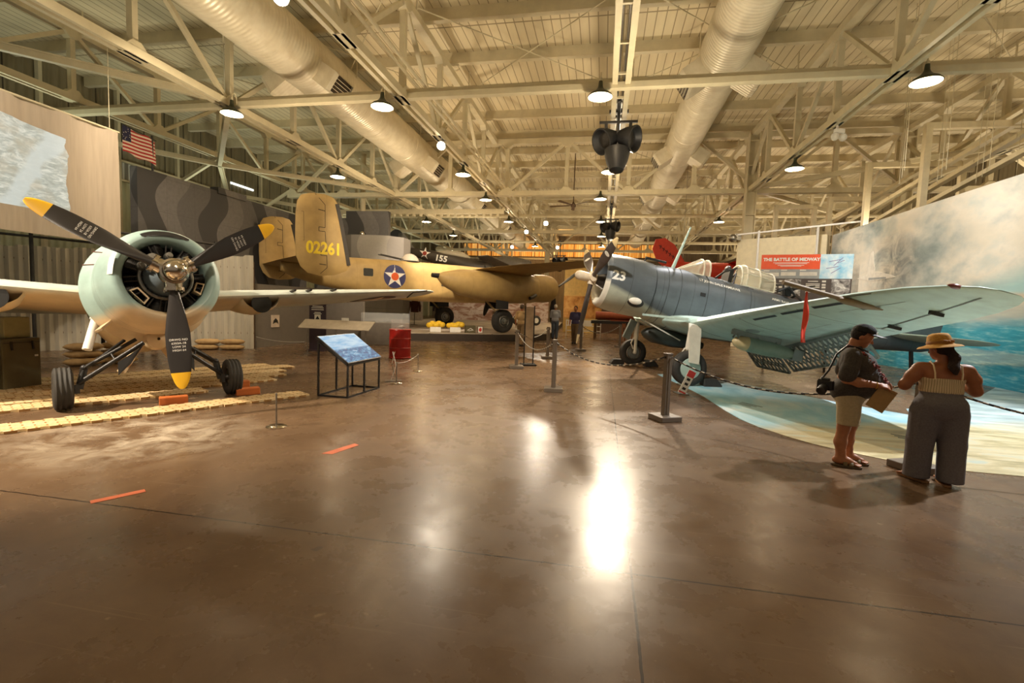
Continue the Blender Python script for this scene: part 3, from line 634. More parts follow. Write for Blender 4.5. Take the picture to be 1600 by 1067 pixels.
for x, y, z, rz, l in [(-11.95, 12.72, .085, .55, 'sandbag on the floor at the foot of the metal fence, left of the pair'), (-11.3, 13.02, .085, .5, 'sandbag on the floor at the right end by the metal fence'), (-11.92, 12.76, .25, .52, 'upper left sandbag at the right-hand metal fence'), (-11.32, 13.06, .25, .56, 'upper right sandbag at the right-hand metal fence'),
                      (-11.4, 8.75, .085, .95, 'bottom sandbag under the left wing nearest the olive crate'), (-11.15, 9.35, .085, 1.0, 'bottom sandbag under the left wing, next toward the nose'), (-11.45, 8.8, .25, .9, 'second-layer sandbag under the left wing by the olive crate'), (-11.18, 9.38, .25, 1.1, 'second-layer sandbag under the left wing toward the nose'), (-11.42, 8.78, .42, 1.0, 'top sandbag under the left wing by the olive crate'), (-11.2, 9.4, .42, .95, 'top sandbag under the left wing toward the nose')]: sandbag(x, y, z, rz, l)
# ================================================================== silver-blue fighter on the left
def fuselage_ring(x, cz, ry, rt, rb, n=40, e=2.0, cy=0):
    out = []
    for i in range(n):
        a = 2*PI*i/n; c, s_ = math.cos(a), math.sin(a)
        y = ry*math.copysign(abs(c)**(2/e), c); z = (rt if s_ > 0 else rb)*math.copysign(abs(s_)**(2/e), s_); out.append((x, cy+y, cz+z))
    return out
AF = [(0, 0), (.012, .22), (.05, .42), (.12, .60), (.25, .72), (.4, .70), (.6, .52), (.8, .28), (1, .02)]
def wing_ring(y, xl, zl, ch, th, twist=0, drop=.35):
    up = [(xl-u*ch, y, zl+h*th*.62-twist*u*ch) for u, h in AF]; lo = [(xl-u*ch, y, zl-h*th*drop-twist*u*ch) for u, h in reversed(AF[1:])]
    return up+lo
def wing(m, st, drop=.35): return m.loft([wing_ring(*s, drop=drop) if len(s) == 5 else wing_ring(*s[:5], twist=s[5], drop=drop) for s in st])
def blade(R_, chord, ang, tipcol=.13, root=.11, pitch=(55, 20), flat=1.0):
    # returns (blade MB, tip MB); blade lies along -z turned by ang about x (positive toward +y)
    Mx = Matrix.Rotation(ang, 4, 'X')
    def ring(u):
        r = R_*u; 
        if u < .14: c = root; th = root
        else:
            k = (u-.14)/.86; c = chord*(.42+.58*min(1, k/.42)) if k < .42 else chord*math.sqrt(max(.002, 1-((k-.42)/.585)**2.6)); th = max(.016, root*(1-k*1.9) if k < .45 else .02); b = min(1, k/.15); c = root*(1-b)+c*b
        a = R(pitch[0]+(pitch[1]-pitch[0])*u); out = []
        for i in range(16):
            t = 2*PI*i/16; q = c/2*math.cos(t); w = th/2*math.sin(t)*flat
            out.append((w*math.cos(a)+q*math.sin(a)*.95, q*math.cos(a)-w*math.sin(a), -r))
        return out
    us = [.08, .14, .18, .24, .32, .42, .52, .62, .72, .80, .86]; ut = [.86, .90, .94, .97, .99, 1.0]
    if tipcol == 0: us = us+ut[1:]
    return MB().loft([ring(u) for u in us], M=Mx), (MB().loft([ring(u) for u in ut], M=Mx) if tipcol else None)
def wheel(m_t, m_h, c, r, w, ax='y', grooves=3, hub=.5):
    # tyre into m_t, hub into m_h; lathe axis x -> turned to y
    Mx = Matrix.Translation(c) @ (Matrix(((0, 1, 0, 0), (1, 0, 0, 0), (0, 0, 1, 0), (0, 0, 0, 1))) if ax == 'y' else Matrix.Identity(4)); h = w/2
    prof = [(-h*.72, r*hub), (-h*.95, r*(hub+.12)), (-h, r*.78), (-h*.86, r*.92)]
    for k in range(grooves*2+1):
        x = -h*.7+1.4*h*k/(grooves*2); prof.append((x, r*(.985-.03*(abs(x)/h)**2)-(0.014 if k % 2 else 0)))
    prof += [(h*.86, r*.92), (h, r*.78), (h*.95, r*(hub+.12)), (h*.72, r*hub)]
    m_t.lathe(prof, 44, Mx)
    m_h.lathe([(-h*.72, r*hub), (-h*.80, r*hub*.92), (-h*.55, r*hub*.80), (-h*.62, r*.16), (-h*.9, r*.13), (-h*.92, .001)], 40, Mx)
    m_h.lathe([(h*.72, r*hub), (h*.80, r*hub*.92), (h*.55, r*hub*.80), (h*.62, r*.16), (h*.9, r*.13), (h*.92, .001)], 40, Mx)
def decal(bvh, polys, o, u, v, n, eps=.006, size=1):
    # polys: list of (list of verts 2D, faces); projected on bvh along -n
    m = MB(); o, u, v, n = Vector(o), Vector(u).normalized(), Vector(v).normalized(), Vector(n).normalized()
    for vs, fs in polys:
        out = []
        for a, b in vs:
            p = o+u*a*size+v*b*size+n*.8; h = bvh.ray_cast(p, -n, 2.5); q = h[0] if h[0] is not None else o+u*a*size+v*b*size
            out.append(q+n*eps)
        m.add(out, fs)
    return m
def disc2d(r, n=40, rings=5, r0=0):
    vs = []; fs = []
    for k in range(rings+1):
        q = r0+(r-r0)*k/rings
        for i in range(n): vs.append((q*math.cos(2*PI*i/n), q*math.sin(2*PI*i/n)))
    for k in range(rings):
        for i in range(n): j = (i+1) % n; fs.append((k*n+i, k*n+j, (k+1)*n+j, (k+1)*n+i))
    return vs, fs
def star2d(r, sub=4, rot=PI/2):
    pts = [((r if i % 2 == 0 else r*.382)*math.cos(rot+PI*i/5), (r if i % 2 == 0 else r*.382)*math.sin(rot+PI*i/5)) for i in range(10)]
    vs = [(0, 0)]; fs = []
    for k in range(1, sub+1): vs += [(x*k/sub, y*k/sub) for x, y in pts]
    for i in range(10): fs.append((0, 1+i, 1+(i+1) % 10))
    for k in range(sub-1):
        for i in range(10): j = (i+1) % 10; fs.append((1+k*10+i, 1+k*10+j, 11+k*10+j, 11+k*10+i))
    return vs, fs
def text2d(s, size=1, sx=1., bold=0, sub=0):
    cu = bpy.data.curves.new('lettering', 'FONT'); cu.body = s; cu.size = size; cu.align_x = 'CENTER'; cu.align_y = 'CENTER'; cu.offset = bold; cu.resolution_u = 3
    o = bpy.data.objects.new('lettering', cu); COL.objects.link(o)
    me = bpy.data.meshes.new_from_object(o.evaluated_get(bpy.context.evaluated_depsgraph_get()))
    bm = bmesh.new(); bm.from_mesh(me)
    if sub: bmesh.ops.triangulate(bm, faces=bm.faces)
    bm.verts.index_update(); vs = [(p.co.x*sx, p.co.y) for p in bm.verts]; fs = [tuple(q.index for q in f.verts) for f in bm.faces]; bm.free()
    bpy.data.objects.remove(o); bpy.data.curves.remove(cu); bpy.data.meshes.remove(me); return vs, fs
def flat_text(s, size, Mx, sx=1., bold=0):
    vs, fs = text2d(s, size, sx, bold); return MB().add([(x, y, 0) for x, y in vs], fs, Mx)
def air_root(name, label, cat, P, h, pitch, s):
    t = thing(name, label, cat, (P[0], P[1], 0), h); return t
class Air:
    def __init__(s, name, label, P, h, pitch, sc):
        s.t = thing(name, label, 'airplane', (P[0], P[1], 0), h); s.M = Matrix.Translation((0, 0, P[2])) @ Matrix.Rotation(-pitch, 4, 'Y') @ Matrix.Scale(sc, 4)
        s.P = P; s.h = h
    def part(s, name, m, mat, parent=None, smooth=35, bevel=0, label=None):
        o = m.build(name, mat, None, smooth, bevel)
        if parent is None: o.parent = s.t; o.matrix_local = s.M
        else: o.parent = parent
        if label: o['label'] = label
        return o
    def ground(s, p):     # airframe point -> airframe point on the floor straight below
        w = s.M @ Vector(p); w.z = 0; return s.M.inverted() @ w
def m_two(name, top, bot, zc, slope=0, wave=.05, x0=0, rough=.42, panel=1, third=None):
    t = NT(name); v = t.coord('Object'); s = t.sep(v)
    e = t.math('SUBTRACT', t.math('SUBTRACT', s[2], zc), t.math('ADD', t.math('MULTIPLY', t.math('SUBTRACT', s[0], x0), slope), t.math('MULTIPLY', t.math('SUBTRACT', t.noise(v, 1.3, 2), .5), wave)))
    k = t.ramp(t.math('ADD', t.math('MULTIPLY', e, 10), .5), [(0, (0, 0, 0)), (1, (1, 1, 1))])
    n = t.noise(v, 3.5, 5); n2 = t.noise(t.coord('Object', (1.5, 1, 7)), 2.4, 4)
    def v3(c): return t.mix(t.ramp(n2, [(.5, (0, 0, 0)), (.75, (.28, .28, .28))]), t.ramp(n, [(.3, tuple(q*.86 for q in c)), (.7, tuple(min(1, q*1.1) for q in c))]), tuple(q*.7 for q in c))
    c = t.mix(k, v3(bot), v3(top))
    if panel:
        g = t.math('LESS_THAN', t.math('FRACT', t.math('MULTIPLY', s[0], 1.25)), .012); c = t.mix(t.math('MULTIPLY', g, .7), c, sr(40, 42, 44))
    return t.set(c, rough)
A = Air('fighter_airplane', 'pale blue-grey radial-engined fighter airplane with a yellow-tipped propeller on straw mats', (-5.66, 5.49, 1.945), -.582, .153, 1.048)
BLUE, BEIGE = sr(150, 176, 172), sr(206, 184, 150)
M_['w_body'] = m_two('fighter_paint', BLUE, BEIGE, -.40, .02, .05)
M_['w_wing'] = m_two('fighter_wing_paint', sr(196, 204, 196), BEIGE, -.03, 0, .0, panel=0)
M_['beige'] = paint('beige_paint', BEIGE, .5, var=.08, scale=3)
M_['blade'] = paint('blade_black', sr(50, 47, 46), .36, .15, var=.15, scale=3, stretch=(1, 1, .4))
M_['yellow'] = paint('tip_yellow', sr(240, 186, 36), .45, var=.05)
M_['enginedark'] = paint('engine_dark', sr(38, 36, 34), .42, .4, var=.35, scale=14)
M_['enginegrey'] = paint('crankcase_grey', sr(96, 108, 116), .4, .2)
# cowling
cw = MB(); cw.lathe([(-.62, .45), (-.42, .455), (-.33, .475), (-.285, .51), (-.28, .54), (-.31, .585), (-.40, .635), (-.55, .675), (-.75, .695), (-1.0, .70), (-1.18, .69), (-1.18, .66)], 64)
cowl = A.part('cowling', cw, M_['w_body'], smooth=50)
m = MB(); m.lathe([(-1.13, .672), (-1.2, .70), (-1.3, .74), (-1.48, .80), (-1.48, .785), (-1.3, .70), (-1.15, .65)], 64)
A.part('cowl_flap_ring', m, M_['w_body'], smooth=40)
m = MB()
for k in range(9):
    a = R(25+k*16.5); 
    if 70 < math.degrees(a) < 110: continue
    m.bar((-1.2, .704*math.cos(a), .704*math.sin(a)), (-1.485, .806*math.cos(a), .806*math.sin(a)), .012, .012)
A.part('flap_seams', m, paint('seam_red', sr(96, 52, 44), .6), cowl)
# intake slot in the top of the lip
m = MB(); n = 18
ri = []; ro = []
for i in range(n+1):
    a = R(90-27+54*i/n); hh = .05*math.sin(PI*i/n)**.4+.003
    for rr, L in ((.575-hh*.8, ri), (.575+hh*.9, ro)): pass
    xi = -.276-.02; ri.append((-.268+.0, (.575-hh)*math.cos(a), (.575-hh)*math.sin(a)-.0)); ro.append((-.318, (.585+hh)*math.cos(a), (.585+hh)*math.sin(a)))
b = cw.bvh()
def push(p):
    h = b.find_nearest(Vector(p)); return h[0]+h[1]*.010*(1 if h[1].dot(Vector((1, p[1], p[2]))) > 0 else -1)
rows = []
for q_ in range(7): rows += [push([a_*(1-q_/6)+b_*q_/6 for a_, b_ in zip(p, q)]) for p, q in zip(ri, ro)]
m.add(rows, [(k*(n+1)+i, k*(n+1)+i+1, (k+1)*(n+1)+i+1, (k+1)*(n+1)+i) for k in range(6) for i in range(n)])
A.part('air_intake', m, M_['black'], cowl, 0, label='dark intake slot in the top of the cowling')
# white stroke mark on the cowl side
m = decal(b, [([(-.035, -.11), (.035, -.11), (.035, 0), (.035, .11), (-.035, .11), (-.035, 0)], [(0, 1, 2, 5), (5, 2, 3, 4)])], (-.30, -.575, .10), (-.5, -.6, 0), (0, .15, 1), (.75, -.66, .1), .016)
A.part('white_mark', m, M_['letter'], cowl, 0)
# engine
m = MB(); m.lathe([(-.80, .001), (-.80, .66)], 40); A.part('firewall', m, M_['black'])
eng = MB(); eng.lathe([(-.68, .30), (-.5, .30), (-.42, .27), (-.34, .24), (-.24, .17), (-.16, .13), (-.06, .11)], 36); eo = A.part('engine_crankcase', eng, M_['enginegrey'])
for row, (x, off) in enumerate(((-.50, 0), (-.66, PI/7))):
    for k in range(7):
        a = 2*PI*k/7+off; d = Vector((0, math.cos(a), math.sin(a))); m = MB(); c0 = Vector((x, 0, 0))
        m.cyl(c0+d*.24, c0+d*.40, .075, n=14)
        for q in range(8): m.cyl(c0+d*(.26+q*.018), c0+d*(.268+q*.018), .092, n=14)
        m.cyl(c0+d*.40, c0+d*.46, .09, .075, n=14); m.box((0, 0, 0), (.10, .05, .06), Matrix.Translation(c0+d*.44) @ Matrix.Rotation(a, 4, 'X'))
        A.part('engine_cylinder', m, M_['enginedark'], eo)
m = MB()
for k in range(14):
    a = 2*PI*k/14+.1; d = Vector((0, math.cos(a), math.sin(a))); e = Vector((0, -math.sin(a), math.cos(a)))*.03
    for sg in (-1, 1): m.cyl(Vector((-.38, 0, 0))+d*.22+e*sg, Vector((-.42, 0, 0))+d*.44+e*sg, .011, n=8)
A.part('pushrod_tubes', m, M_['darkmetal'], eo)
m = MB(); pts = [(-.36, .29*math.cos(t), .29*math.sin(t)) for t in np.linspace(R(150), R(390), 26)]; m.tube(pts, .022, 8); A.part('ignition_ring', m, M_['steel'], eo)
m = MB()
for y, z, r_ in ((-.16, .22, .075), (.12, .2, .06), (-.27, .12, .055), (.02, .27, .05)): m.cyl((-.34, y, z), (-.22, y, z), r_, r_*.8); m.cyl((-.22, y, z), (-.19, y, z), r_*.5)
A.part('magnetos', m, M_['steel'], eo)
# beige baffle ducts either side
for sd in (-1, 1):
    m = MB(); a0, a1 = (R(205), R(236)) if sd < 0 else (R(-8-22), R(-8))
    def bp(a, r, x): return (x, r*math.cos(a) if sd > 0 else r*math.cos(a), r*math.sin(a))
    o_ = [bp(a, r, x) for x in (-.50, -.36) for a, r in ((a0, .34), (a0, .44), (a1, .44), (a1, .34))]; i_ = [bp(a, r, -.36) for a, r in ((a0+.05, .355), (a0+.05, .425), (a1-.05, .425), (a1-.05, .355))]
    m.add(o_+i_, [(0, 1, 5, 4), (1, 2, 6, 5), (2, 3, 7, 6), (3, 0, 4, 7), (4, 5, 9, 8), (5, 6, 10, 9), (6, 7, 11, 10), (7, 4, 8, 11)]); A.part('intercooler_duct', m, M_['beige'], None, 0)
# propeller hub and blades
pr = MB(); pr.lathe([(-.12, .10), (-.08, .15), (.02, .165), (.06, .15), (.09, .145), (.10, .16), (.12, .16), (.13, .135)], 36, None, (True, False)); hub = A.part('propeller_hub', pr, M_['chrome'])
m = MB(); m.lathe([(.11, .128), (.17, .130), (.23, .115), (.275, .085), (.30, .045), (.305, .001)], 36); m.cyl((.30, .03, .045), (.29, .03, .045), .014); A.part('hub_dome', m, M_['chrome'], hub, 50)
BA = [.027, .027+2*PI/3, .027+4*PI/3]
for a in BA:
    Mx = Matrix.Rotation(a, 4, 'X')
    m = MB(); m.cyl((0, 0, -.11), (0, 0, -.24), .10, .095, 20, M=Mx); m.cyl((0, 0, -.20), (0, 0, -.235), .115, n=20, M=Mx)
    for k in range(6): t_ = 2*PI*k/6; m.cyl((.105*math.cos(t_), .105*math.sin(t_), -.19), (.105*math.cos(t_), .105*math.sin(t_), -.25), .013, n=8, M=Mx)
    A.part('blade_socket', m, M_['chrome'], hub)
    bl, tip = blade(1.485, .285, a, pitch=(48, 16), flat=1)
    bo = A.part('propeller_blade', bl, M_['blade'], None, 50); A.part('blade_tip', tip, M_['yellow'], bo, 50, label='yellow blade tip')
    # stencil lines
    bb = bl.bvh(); down = Mx @ Vector((0, 0, -1)); side = Mx @ Vector((0, 1, 0)); bmk = MB()
    for k, s_ in enumerate(('DRWG NO', '6353A-18', 'LOW 24', 'HIGH 64')):
        d = decal(bb, [text2d(s_, .036)], down*(.86+.045*k), side, -down, (1, 0, 0), .003); bmk.add(d.v, d.f)
    A.part('blade_stencil', bmk, M_['letter'], bo, 0)
# fuselage
fu = MB(); fu.loft([fuselage_ring(*q) for q in ((-1.15, 0, .60, .60, .60), (-1.5, 0, .70, .70, .74), (-2.0, .0, .70, .74, .84), (-2.6, 0, .66, .76, .86), (-3.4, .05, .58, .76, .80), (-4.4, .12, .46, .62, .66), (-5.6, .2, .32, .44, .46), (-6.8, .28, .18, .28, .28), (-7.6, .34, .05, .12, .12))])
fb = A.part('fuselage', fu, M_['w_body'], smooth=60)
cn = MB(); cn.loft([fuselage_ring(x, .62, w, h, .05, 24) for x, w, h in ((-2.25, .20, .06), (-2.45, .30, .32), (-2.8, .34, .46), (-3.4, .34, .48), (-4.0, .26, .36), (-4.5, .12, .14))]); A.part('canopy', cn, glass('canopy_glass', (.85, .87, .82), .45, .08), None, 50)
m = MB()
for x, w, h in ((-2.45, .30, .32), (-2.8, .34, .46), (-3.4, .34, .48), (-4.0, .26, .36)): m.tube([p for p in fuselage_ring(x, .625, w+.004, h+.004, .02, 24)[:13]], .016, 6)
A.part('canopy_frame', m, M_['beige'])
m = MB(); m.lathe([(-2.45, .001), (-2.43, .08), (-2.37, .10), (-2.30, .06), (-2.27, .001)], 16, Matrix.Translation((0, -.18, .80))); A.part('headrest_lamp', m, M_['chrome']) if False else None
# wings with rounded-square tips
def wst(sg): return [(sg*y, xl, -.08+.078*(y-.3), ch, th) for y, xl, ch, th in ((.3, -1.62, 2.45, .40), (1.2, -1.66, 2.35, .37), (2.4, -1.72, 2.15, .32), (3.6, -1.79, 1.92, .26), (4.6, -1.86, 1.68, .20), (5.2, -1.92, 1.48, .16), (5.55, -2.02, 1.22, .12), (5.72, -2.16, .92, .08), (5.79, -2.38, .46, .03))]
WG = {}
for sg in (1, -1):
    m = MB(); wing(m, wst(sg), .42); WG[sg] = m; wo = A.part('wing', m, M_['w_wing'], None, 50)
    bb = m.bvh(); dn = (0, 0, -1)
    d = decal(bb, [disc2d(.52)], (-2.66, sg*4.35, 0), (0, 1, 0), (1, 0, 0), dn, .006); so = A.part('roundel', d, paint('roundel_blue', sr(62, 58, 56), .55), wo, 0)
    d = decal(bb, [star2d(.52)], (-2.66, sg*4.35, 0), (0, 1, 0), (1, 0, 0), dn, .010); A.part('star', d, paint('star_tan', sr(206, 186, 156), .5), so, 0)
    m = MB(); m.loft([fuselage_ring(x, -.11+.078*1.3, w, .05, h, 20, 2, sg*1.62) for x, w, h in ((-1.72, .30, .22), (-1.82, .33, .26), (-2.3, .31, .25), (-2.9, .20, .14), (-3.4, .06, .04))], (False, True)); A.part('oil_cooler', m, M_['beige'], wo, 50)
    m = MB(); m.loft([fuselage_ring(-1.745, -.11+.078*1.3, .29, .0, .2, 20, 2, sg*1.62)], (True, False)); A.part('cooler_mouth', MB().cyl((-1.715, sg*1.62, -.12), (-1.74, sg*1.62, -.12), .165, n=24), M_['black'], wo, 0)
    m = MB()
    for y in (2.15, 2.45, 2.95): 
        x = -1.70-.07*(y-2.2)/1.2; m.cyl((x+.13, sg*y, -.05+.078*y), (x-.15, sg*y, -.05+.078*y), .024, n=10); m.cyl((x+.16, sg*y, -.05+.078*y), (x+.05, sg*y, -.05+.078*y), .014, n=10)
    A.part('gun_muzzles', m, M_['darkmetal'], wo)
m = MB(); m.cyl((-1.85, 4.9, .24), (-1.32, 4.9, .20), .014, n=8); m.cyl((-2.1, 4.9, .16), (-1.85, 4.9, .24), .014, n=8); A.part('pitot_tube', m, M_['darkmetal'])
# tail
m = MB(); m.loft([[(-6.4+q[0], q[1], q[2]) for q in r] for r in [[(-.0-u*c-(z*.42), h*t_, .32+z) for u, h in (AF+[(a, -b) for a, b in reversed(AF[1:-1])])] for z, c, t_ in ((0, 1.5, .09), (.5, 1.25, .07), (.9, .95, .05), (1.12, .5, .02))]]); A.part('tail_fin', m, M_['w_body'], None, 50)
for sg in (1, -1):
    m = MB(); wing(m, [(sg*.05, -6.4, .36, 1.25, .12), (sg*1.2, -6.6, .36, .95, .08), (sg*1.75, -6.85, .36, .6, .04), (sg*1.9, -7.05, .36, .25, .02)], .6); A.part('tailplane', m, M_['w_wing'], None, 50)
m = MB(); m.bar((-7.2, 0, .2), (-7.35, 0, -.35), .07); A.part('tail_leg', m, M_['darkmetal'])
gt = A.ground((-7.4, 0, -.5)); mt, mh = MB(), MB(); wheel(mt, mh, Vector(gt)+Vector((0, 0, .12)), .11, .08); A.part('tail_wheel', mt, M_['rubber']); 
# main gear: wheels, folding struts, doors
for sg in (-1, 1):
    g = A.ground((-1.2, sg*1.0, 0)); c = Vector(g)+(A.M.to_3x3().inverted() @ Vector((0, 0, .305)))
    mt, mh = MB(), MB(); wheel(mt, mh, c, .29, .20); tw = A.part('wheel_tyre', mt, M_['rubber']); A.part('wheel_hub', mh, paint('hub_pale', sr(176, 176, 166), .5) if sg < 0 else M_['darkmetal'], tw)
    i = Vector((c.x, c.y-sg*.16, c.z))
    m = MB(); T = i+Vector((.0, -sg*.06, .26))
    m.cyl(c, i, .035); m.bar(i-Vector((0, 0, .02)), T, .06, .08); m.box((i.x, i.y+sg*.02, i.z-.02), (.11, .05, .12))
    ly = m.cur; leg = A.part('gear_leg', m, M_['darkmetal'], None, 0)
    m = MB(); B1 = Vector((-1.30, sg*.22, -.74)); B2 = Vector((-1.75, sg*.30, -.72)); B0 = Vector((-1.15, sg*.16, -.80))
    m.cyl(T, B1, .026); m.cyl(T+Vector((-.03, 0, -.02)), B2, .024); m.cyl(i+Vector((.03, 0, .06)), B0, .030); m.cyl(T, i+Vector((.02, 0, .05)), .03); m.cyl(T.lerp(B1, .5), i.lerp(B0, .55)+Vector((0, 0, .03)), .014)
    m.ell(T, .045, 10, 8); m.cyl(T+Vector((.05, 0, 0)), T.lerp(B2, .6)+Vector((.2, 0, 0)), .014)
    A.part('gear_strut', m, M_['black'])
    m = MB(); P = [B0+Vector((.06, -sg*.02, .02)), B0.lerp(i, .10)+Vector((.07, 0, -.04)), B0.lerp(i, .42)+Vector((.06, 0, -.02)), B0.lerp(i, .42)+Vector((.06, 0, -.20)), B0.lerp(i, .22)+Vector((.06, 0, -.16))]
    m.add([p for p in P]+[p+Vector((-.03, 0, 0)) for p in P], [(0, 1, 4), (1, 2, 3, 4), (5, 9, 6), (6, 9, 8, 7), (0, 5, 6, 1), (1, 6, 7, 2), (2, 7, 8, 3), (3, 8, 9, 4), (4, 9, 5, 0)]); A.part('gear_plate', m, M_['black'], None, 0)
    m = MB(); P = [Vector((-1.35, sg*.10, -.78)), Vector((-2.0, sg*.14, -.80)), Vector((-1.95, sg*.36, -1.18)), Vector((-1.5, sg*.34, -1.22))]; m.add(P+[p+Vector((0, sg*.02, .02)) for p in P], [(0, 1, 2, 3), (7, 6, 5, 4), (0, 4, 5, 1), (1, 5, 6, 2), (2, 6, 7, 3), (3, 7, 4, 0)]); A.part('gear_door', m, M_['beige'], None, 0)
m = MB(); m.lathe([(-1.05, .02), (-1.1, .13), (-1.25, .15), (-1.5, .12)], 20, Matrix.Translation((0, 0, -.76))); A.part('chin_outlet', m, M_['beige'])
m = MB(); m.cyl((-1.55, -.62, -.42), (-1.45, -.74, -.86), .055, n=16); m.cyl((-1.56, -.60, -.36), (-1.55, -.62, -.44), .075, n=16); A.part('extinguisher_bottle', m, M_['white'])
m = MB(); m.bar((-1.18, -.50, -.50), (-1.42, -.55, -.52), .3, .03, up=(0, -.7, .7)); A.part('lower_cowl_panel', m, M_['beige'], None, 0)
# ================================================================== grey dive bomber on the right
D = Air('dive_bomber_airplane', 'dark grey-blue dive bomber airplane with pale underside and perforated flaps, numbered 23', (-.32, 12.526, 2.44), 3.424, .19, 1.035)
SG, SL = sr(90, 97, 102), sr(186, 190, 172)
M_['s_body'] = m_two('bomber_grey_paint', SG, SL, -.10, .28, .10, x0=-.3, rough=.42)
M_['s_wing'] = paint('weathered_pale_green', sr(180, 204, 196), .5, var=.10, scale=2.5, stretch=(1, 2.5, 1), dirt=sr(128, 136, 126))
M_['s_flap'] = paint('flap_grey_green', sr(122, 132, 128), .5, var=.1)
M_['s_white'] = paint('lip_white', sr(232, 226, 210), .5, var=.08)
M_['wood_blade'] = paint('blade_brown_grey', sr(84, 74, 68), .38, .1, var=.15)
m = MB(); m.lathe([(-.50, .50), (-.34, .49), (-.26, .51), (-.20, .55), (-.19, .585), (-.22, .63), (-.30, .665)], 56); A_ = D
lip = D.part('cowling_lip', m, m_two('cowl_lip_paint', SG, sr(232, 226, 210), -.02, .0, .03, panel=0), None, 50)
cw = MB(); cw.lathe([(-.30, .665), (-.5, .695), (-.8, .71), (-1.1, .705), (-1.38, .69)], 56); ring = D.part('cowling', cw, M_['s_body'], None, 50)
bcw = cw.bvh(); tn = text2d('23', .30, 1.05, .012, 1)
d = decal(bcw, [tn], (-.46, .68, .12), (-1, 0, 0), (0, 0, 1), (0, 1, .15), .006); D.part('number', d, M_['letter'], ring, 0)
m = MB(); m.lathe([(-.9, .001), (-.9, .66)], 36); D.part('firewall', m, M_['black'])
m = MB(); m.lathe([(-.8, .26), (-.5, .24), (-.3, .18), (-.12, .11), (.0, .09)], 28); eo = D.part('engine_crankcase', m, M_['darkmetal'])
for k in range(9):
    a = 2*PI*k/9; dd = Vector((0, math.cos(a), math.sin(a))); m = MB(); c0 = Vector((-.58, 0, 0)); m.cyl(c0+dd*.22, c0+dd*.46, .08, n=12)
    for q in range(6): m.cyl(c0+dd*(.26+q*.025), c0+dd*(.27+q*.025), .10, n=12)
    D.part('engine_cylinder', m, M_['enginedark'], eo)
m = MB(); m.lathe([(-.10, .12), (.02, .125), (.06, .10), (.10, .105), (.14, .115), (.34, .12), (.40, .09), (.43, .04), (.435, .001)], 32); m.cyl((0, 0, -.16), (0, 0, .16), .085, n=16); m.cyl((0, -.16, 0), (0, .16, 0), .085, n=16); hb = D.part('propeller_hub', m, paint('hub_cream', sr(226, 208, 180), .45), None, 50)
for i, a in enumerate((-.02, 2*PI/3-.02, 4*PI/3-.02)):
    bl, tip = blade(1.66, .25, a, root=.12, pitch=(66, 30)); bo = D.part('propeller_blade', bl, M_['wood_blade'], None, 50); D.part('blade_tip', tip, paint('tip_cream', sr(232, 206, 150), .5), bo, 50, label='cream blade tip')
    Mx = Matrix.Rotation(a, 4, 'X'); down = Mx @ Vector((0, 0, -1)); side = Mx @ Vector((0, 1, 0)); n_ = Vector((.75, 0, 0))+side*.5
    d = decal(bl.bvh(), [disc2d(.06, 18, 2)], down*1.05, side, down, (1, 0, 0), .004); D.part('blade_badge', d, M_['s_white'], bo, 0)
# exhaust / cowl bulges
m = MB(); m.ell((-1.0, .60, -.36), (.17, .09, .10), 16, 10); D.part('exhaust_bulge', m, M_['s_white'])
m = MB(); m.ell((-1.02, .575, -.375), (.21, .09, .13), 16, 10); D.part('exhaust_recess', m, M_['darkmetal'])
fu = MB(); FS = ((-1.38, .0, .66, .66, .66, 2), (-1.75, .0, .62, .70, .76, 2.1), (-2.2, 0, .58, .73, .82, 2.2), (-2.8, 0, .56, .72, .84, 2.3), (-3.6, 0, .54, .70, .80, 2.3), (-4.6, .03, .50, .66, .72, 2.3), (-5.6, .08, .44, .60, .62, 2.2), (-6.8, .16, .32, .46, .46, 2.1), (-8.0, .25, .20, .32, .32, 2), (-9.2, .32, .09, .18, .2, 2), (-9.6, .34, .03, .06, .08, 2))
fu.loft([fuselage_ring(x, cz, w, t, b, 44, e) for x, cz, w, t, b, e in FS]); fo = D.part('fuselage', fu, M_['s_body'], None, 60); bf = fu.bvh()
for s_, x, z, sz in (('LT JOHN DALE RAMSAWE', -3.05, .52, .085), ('ARM1 RAVE CHIO', -4.85, .50, .085)):
    d = decal(bf, [text2d(s_, sz, 1.1, .002)], (x, .5, z), (-1, 0, -.02), (0, 0, 1), (0, 1, .1), .006); D.part('crew_lettering', d, M_['letter'], fo, 0)
sq = ([(-.07, -.045), (.07, -.045), (.07, .045), (-.07, .045)], [(0, 1, 2, 3)])
d = decal(bf, [sq], (-2.62, .56, .17), (-1, 0, 0), (0, 0, 1), (0, 1, 0), .008); D.part('step_hole', d, M_['black'], fo, 0)
m = MB()
for x in (-1.4, -1.72, -2.05, -2.75, -3.2, -3.9):
    k = None
    for q in range(len(FS)-1):
        if FS[q][0] >= x >= FS[q+1][0]: f_ = (FS[q][0]-x)/(FS[q][0]-FS[q+1][0]); k = [a*(1-f_)+b*f_ for a, b in zip(FS[q], FS[q+1])]
    r_ = fuselage_ring(x, k[1], k[2]+.003, k[3]+.003, k[4]+.003, 44, k[5]); m.tube(r_+[r_[0]], .007, 4)
D.part('panel_seams', m, paint('seam_dark', sr(60, 66, 70), .6), fo, 0)
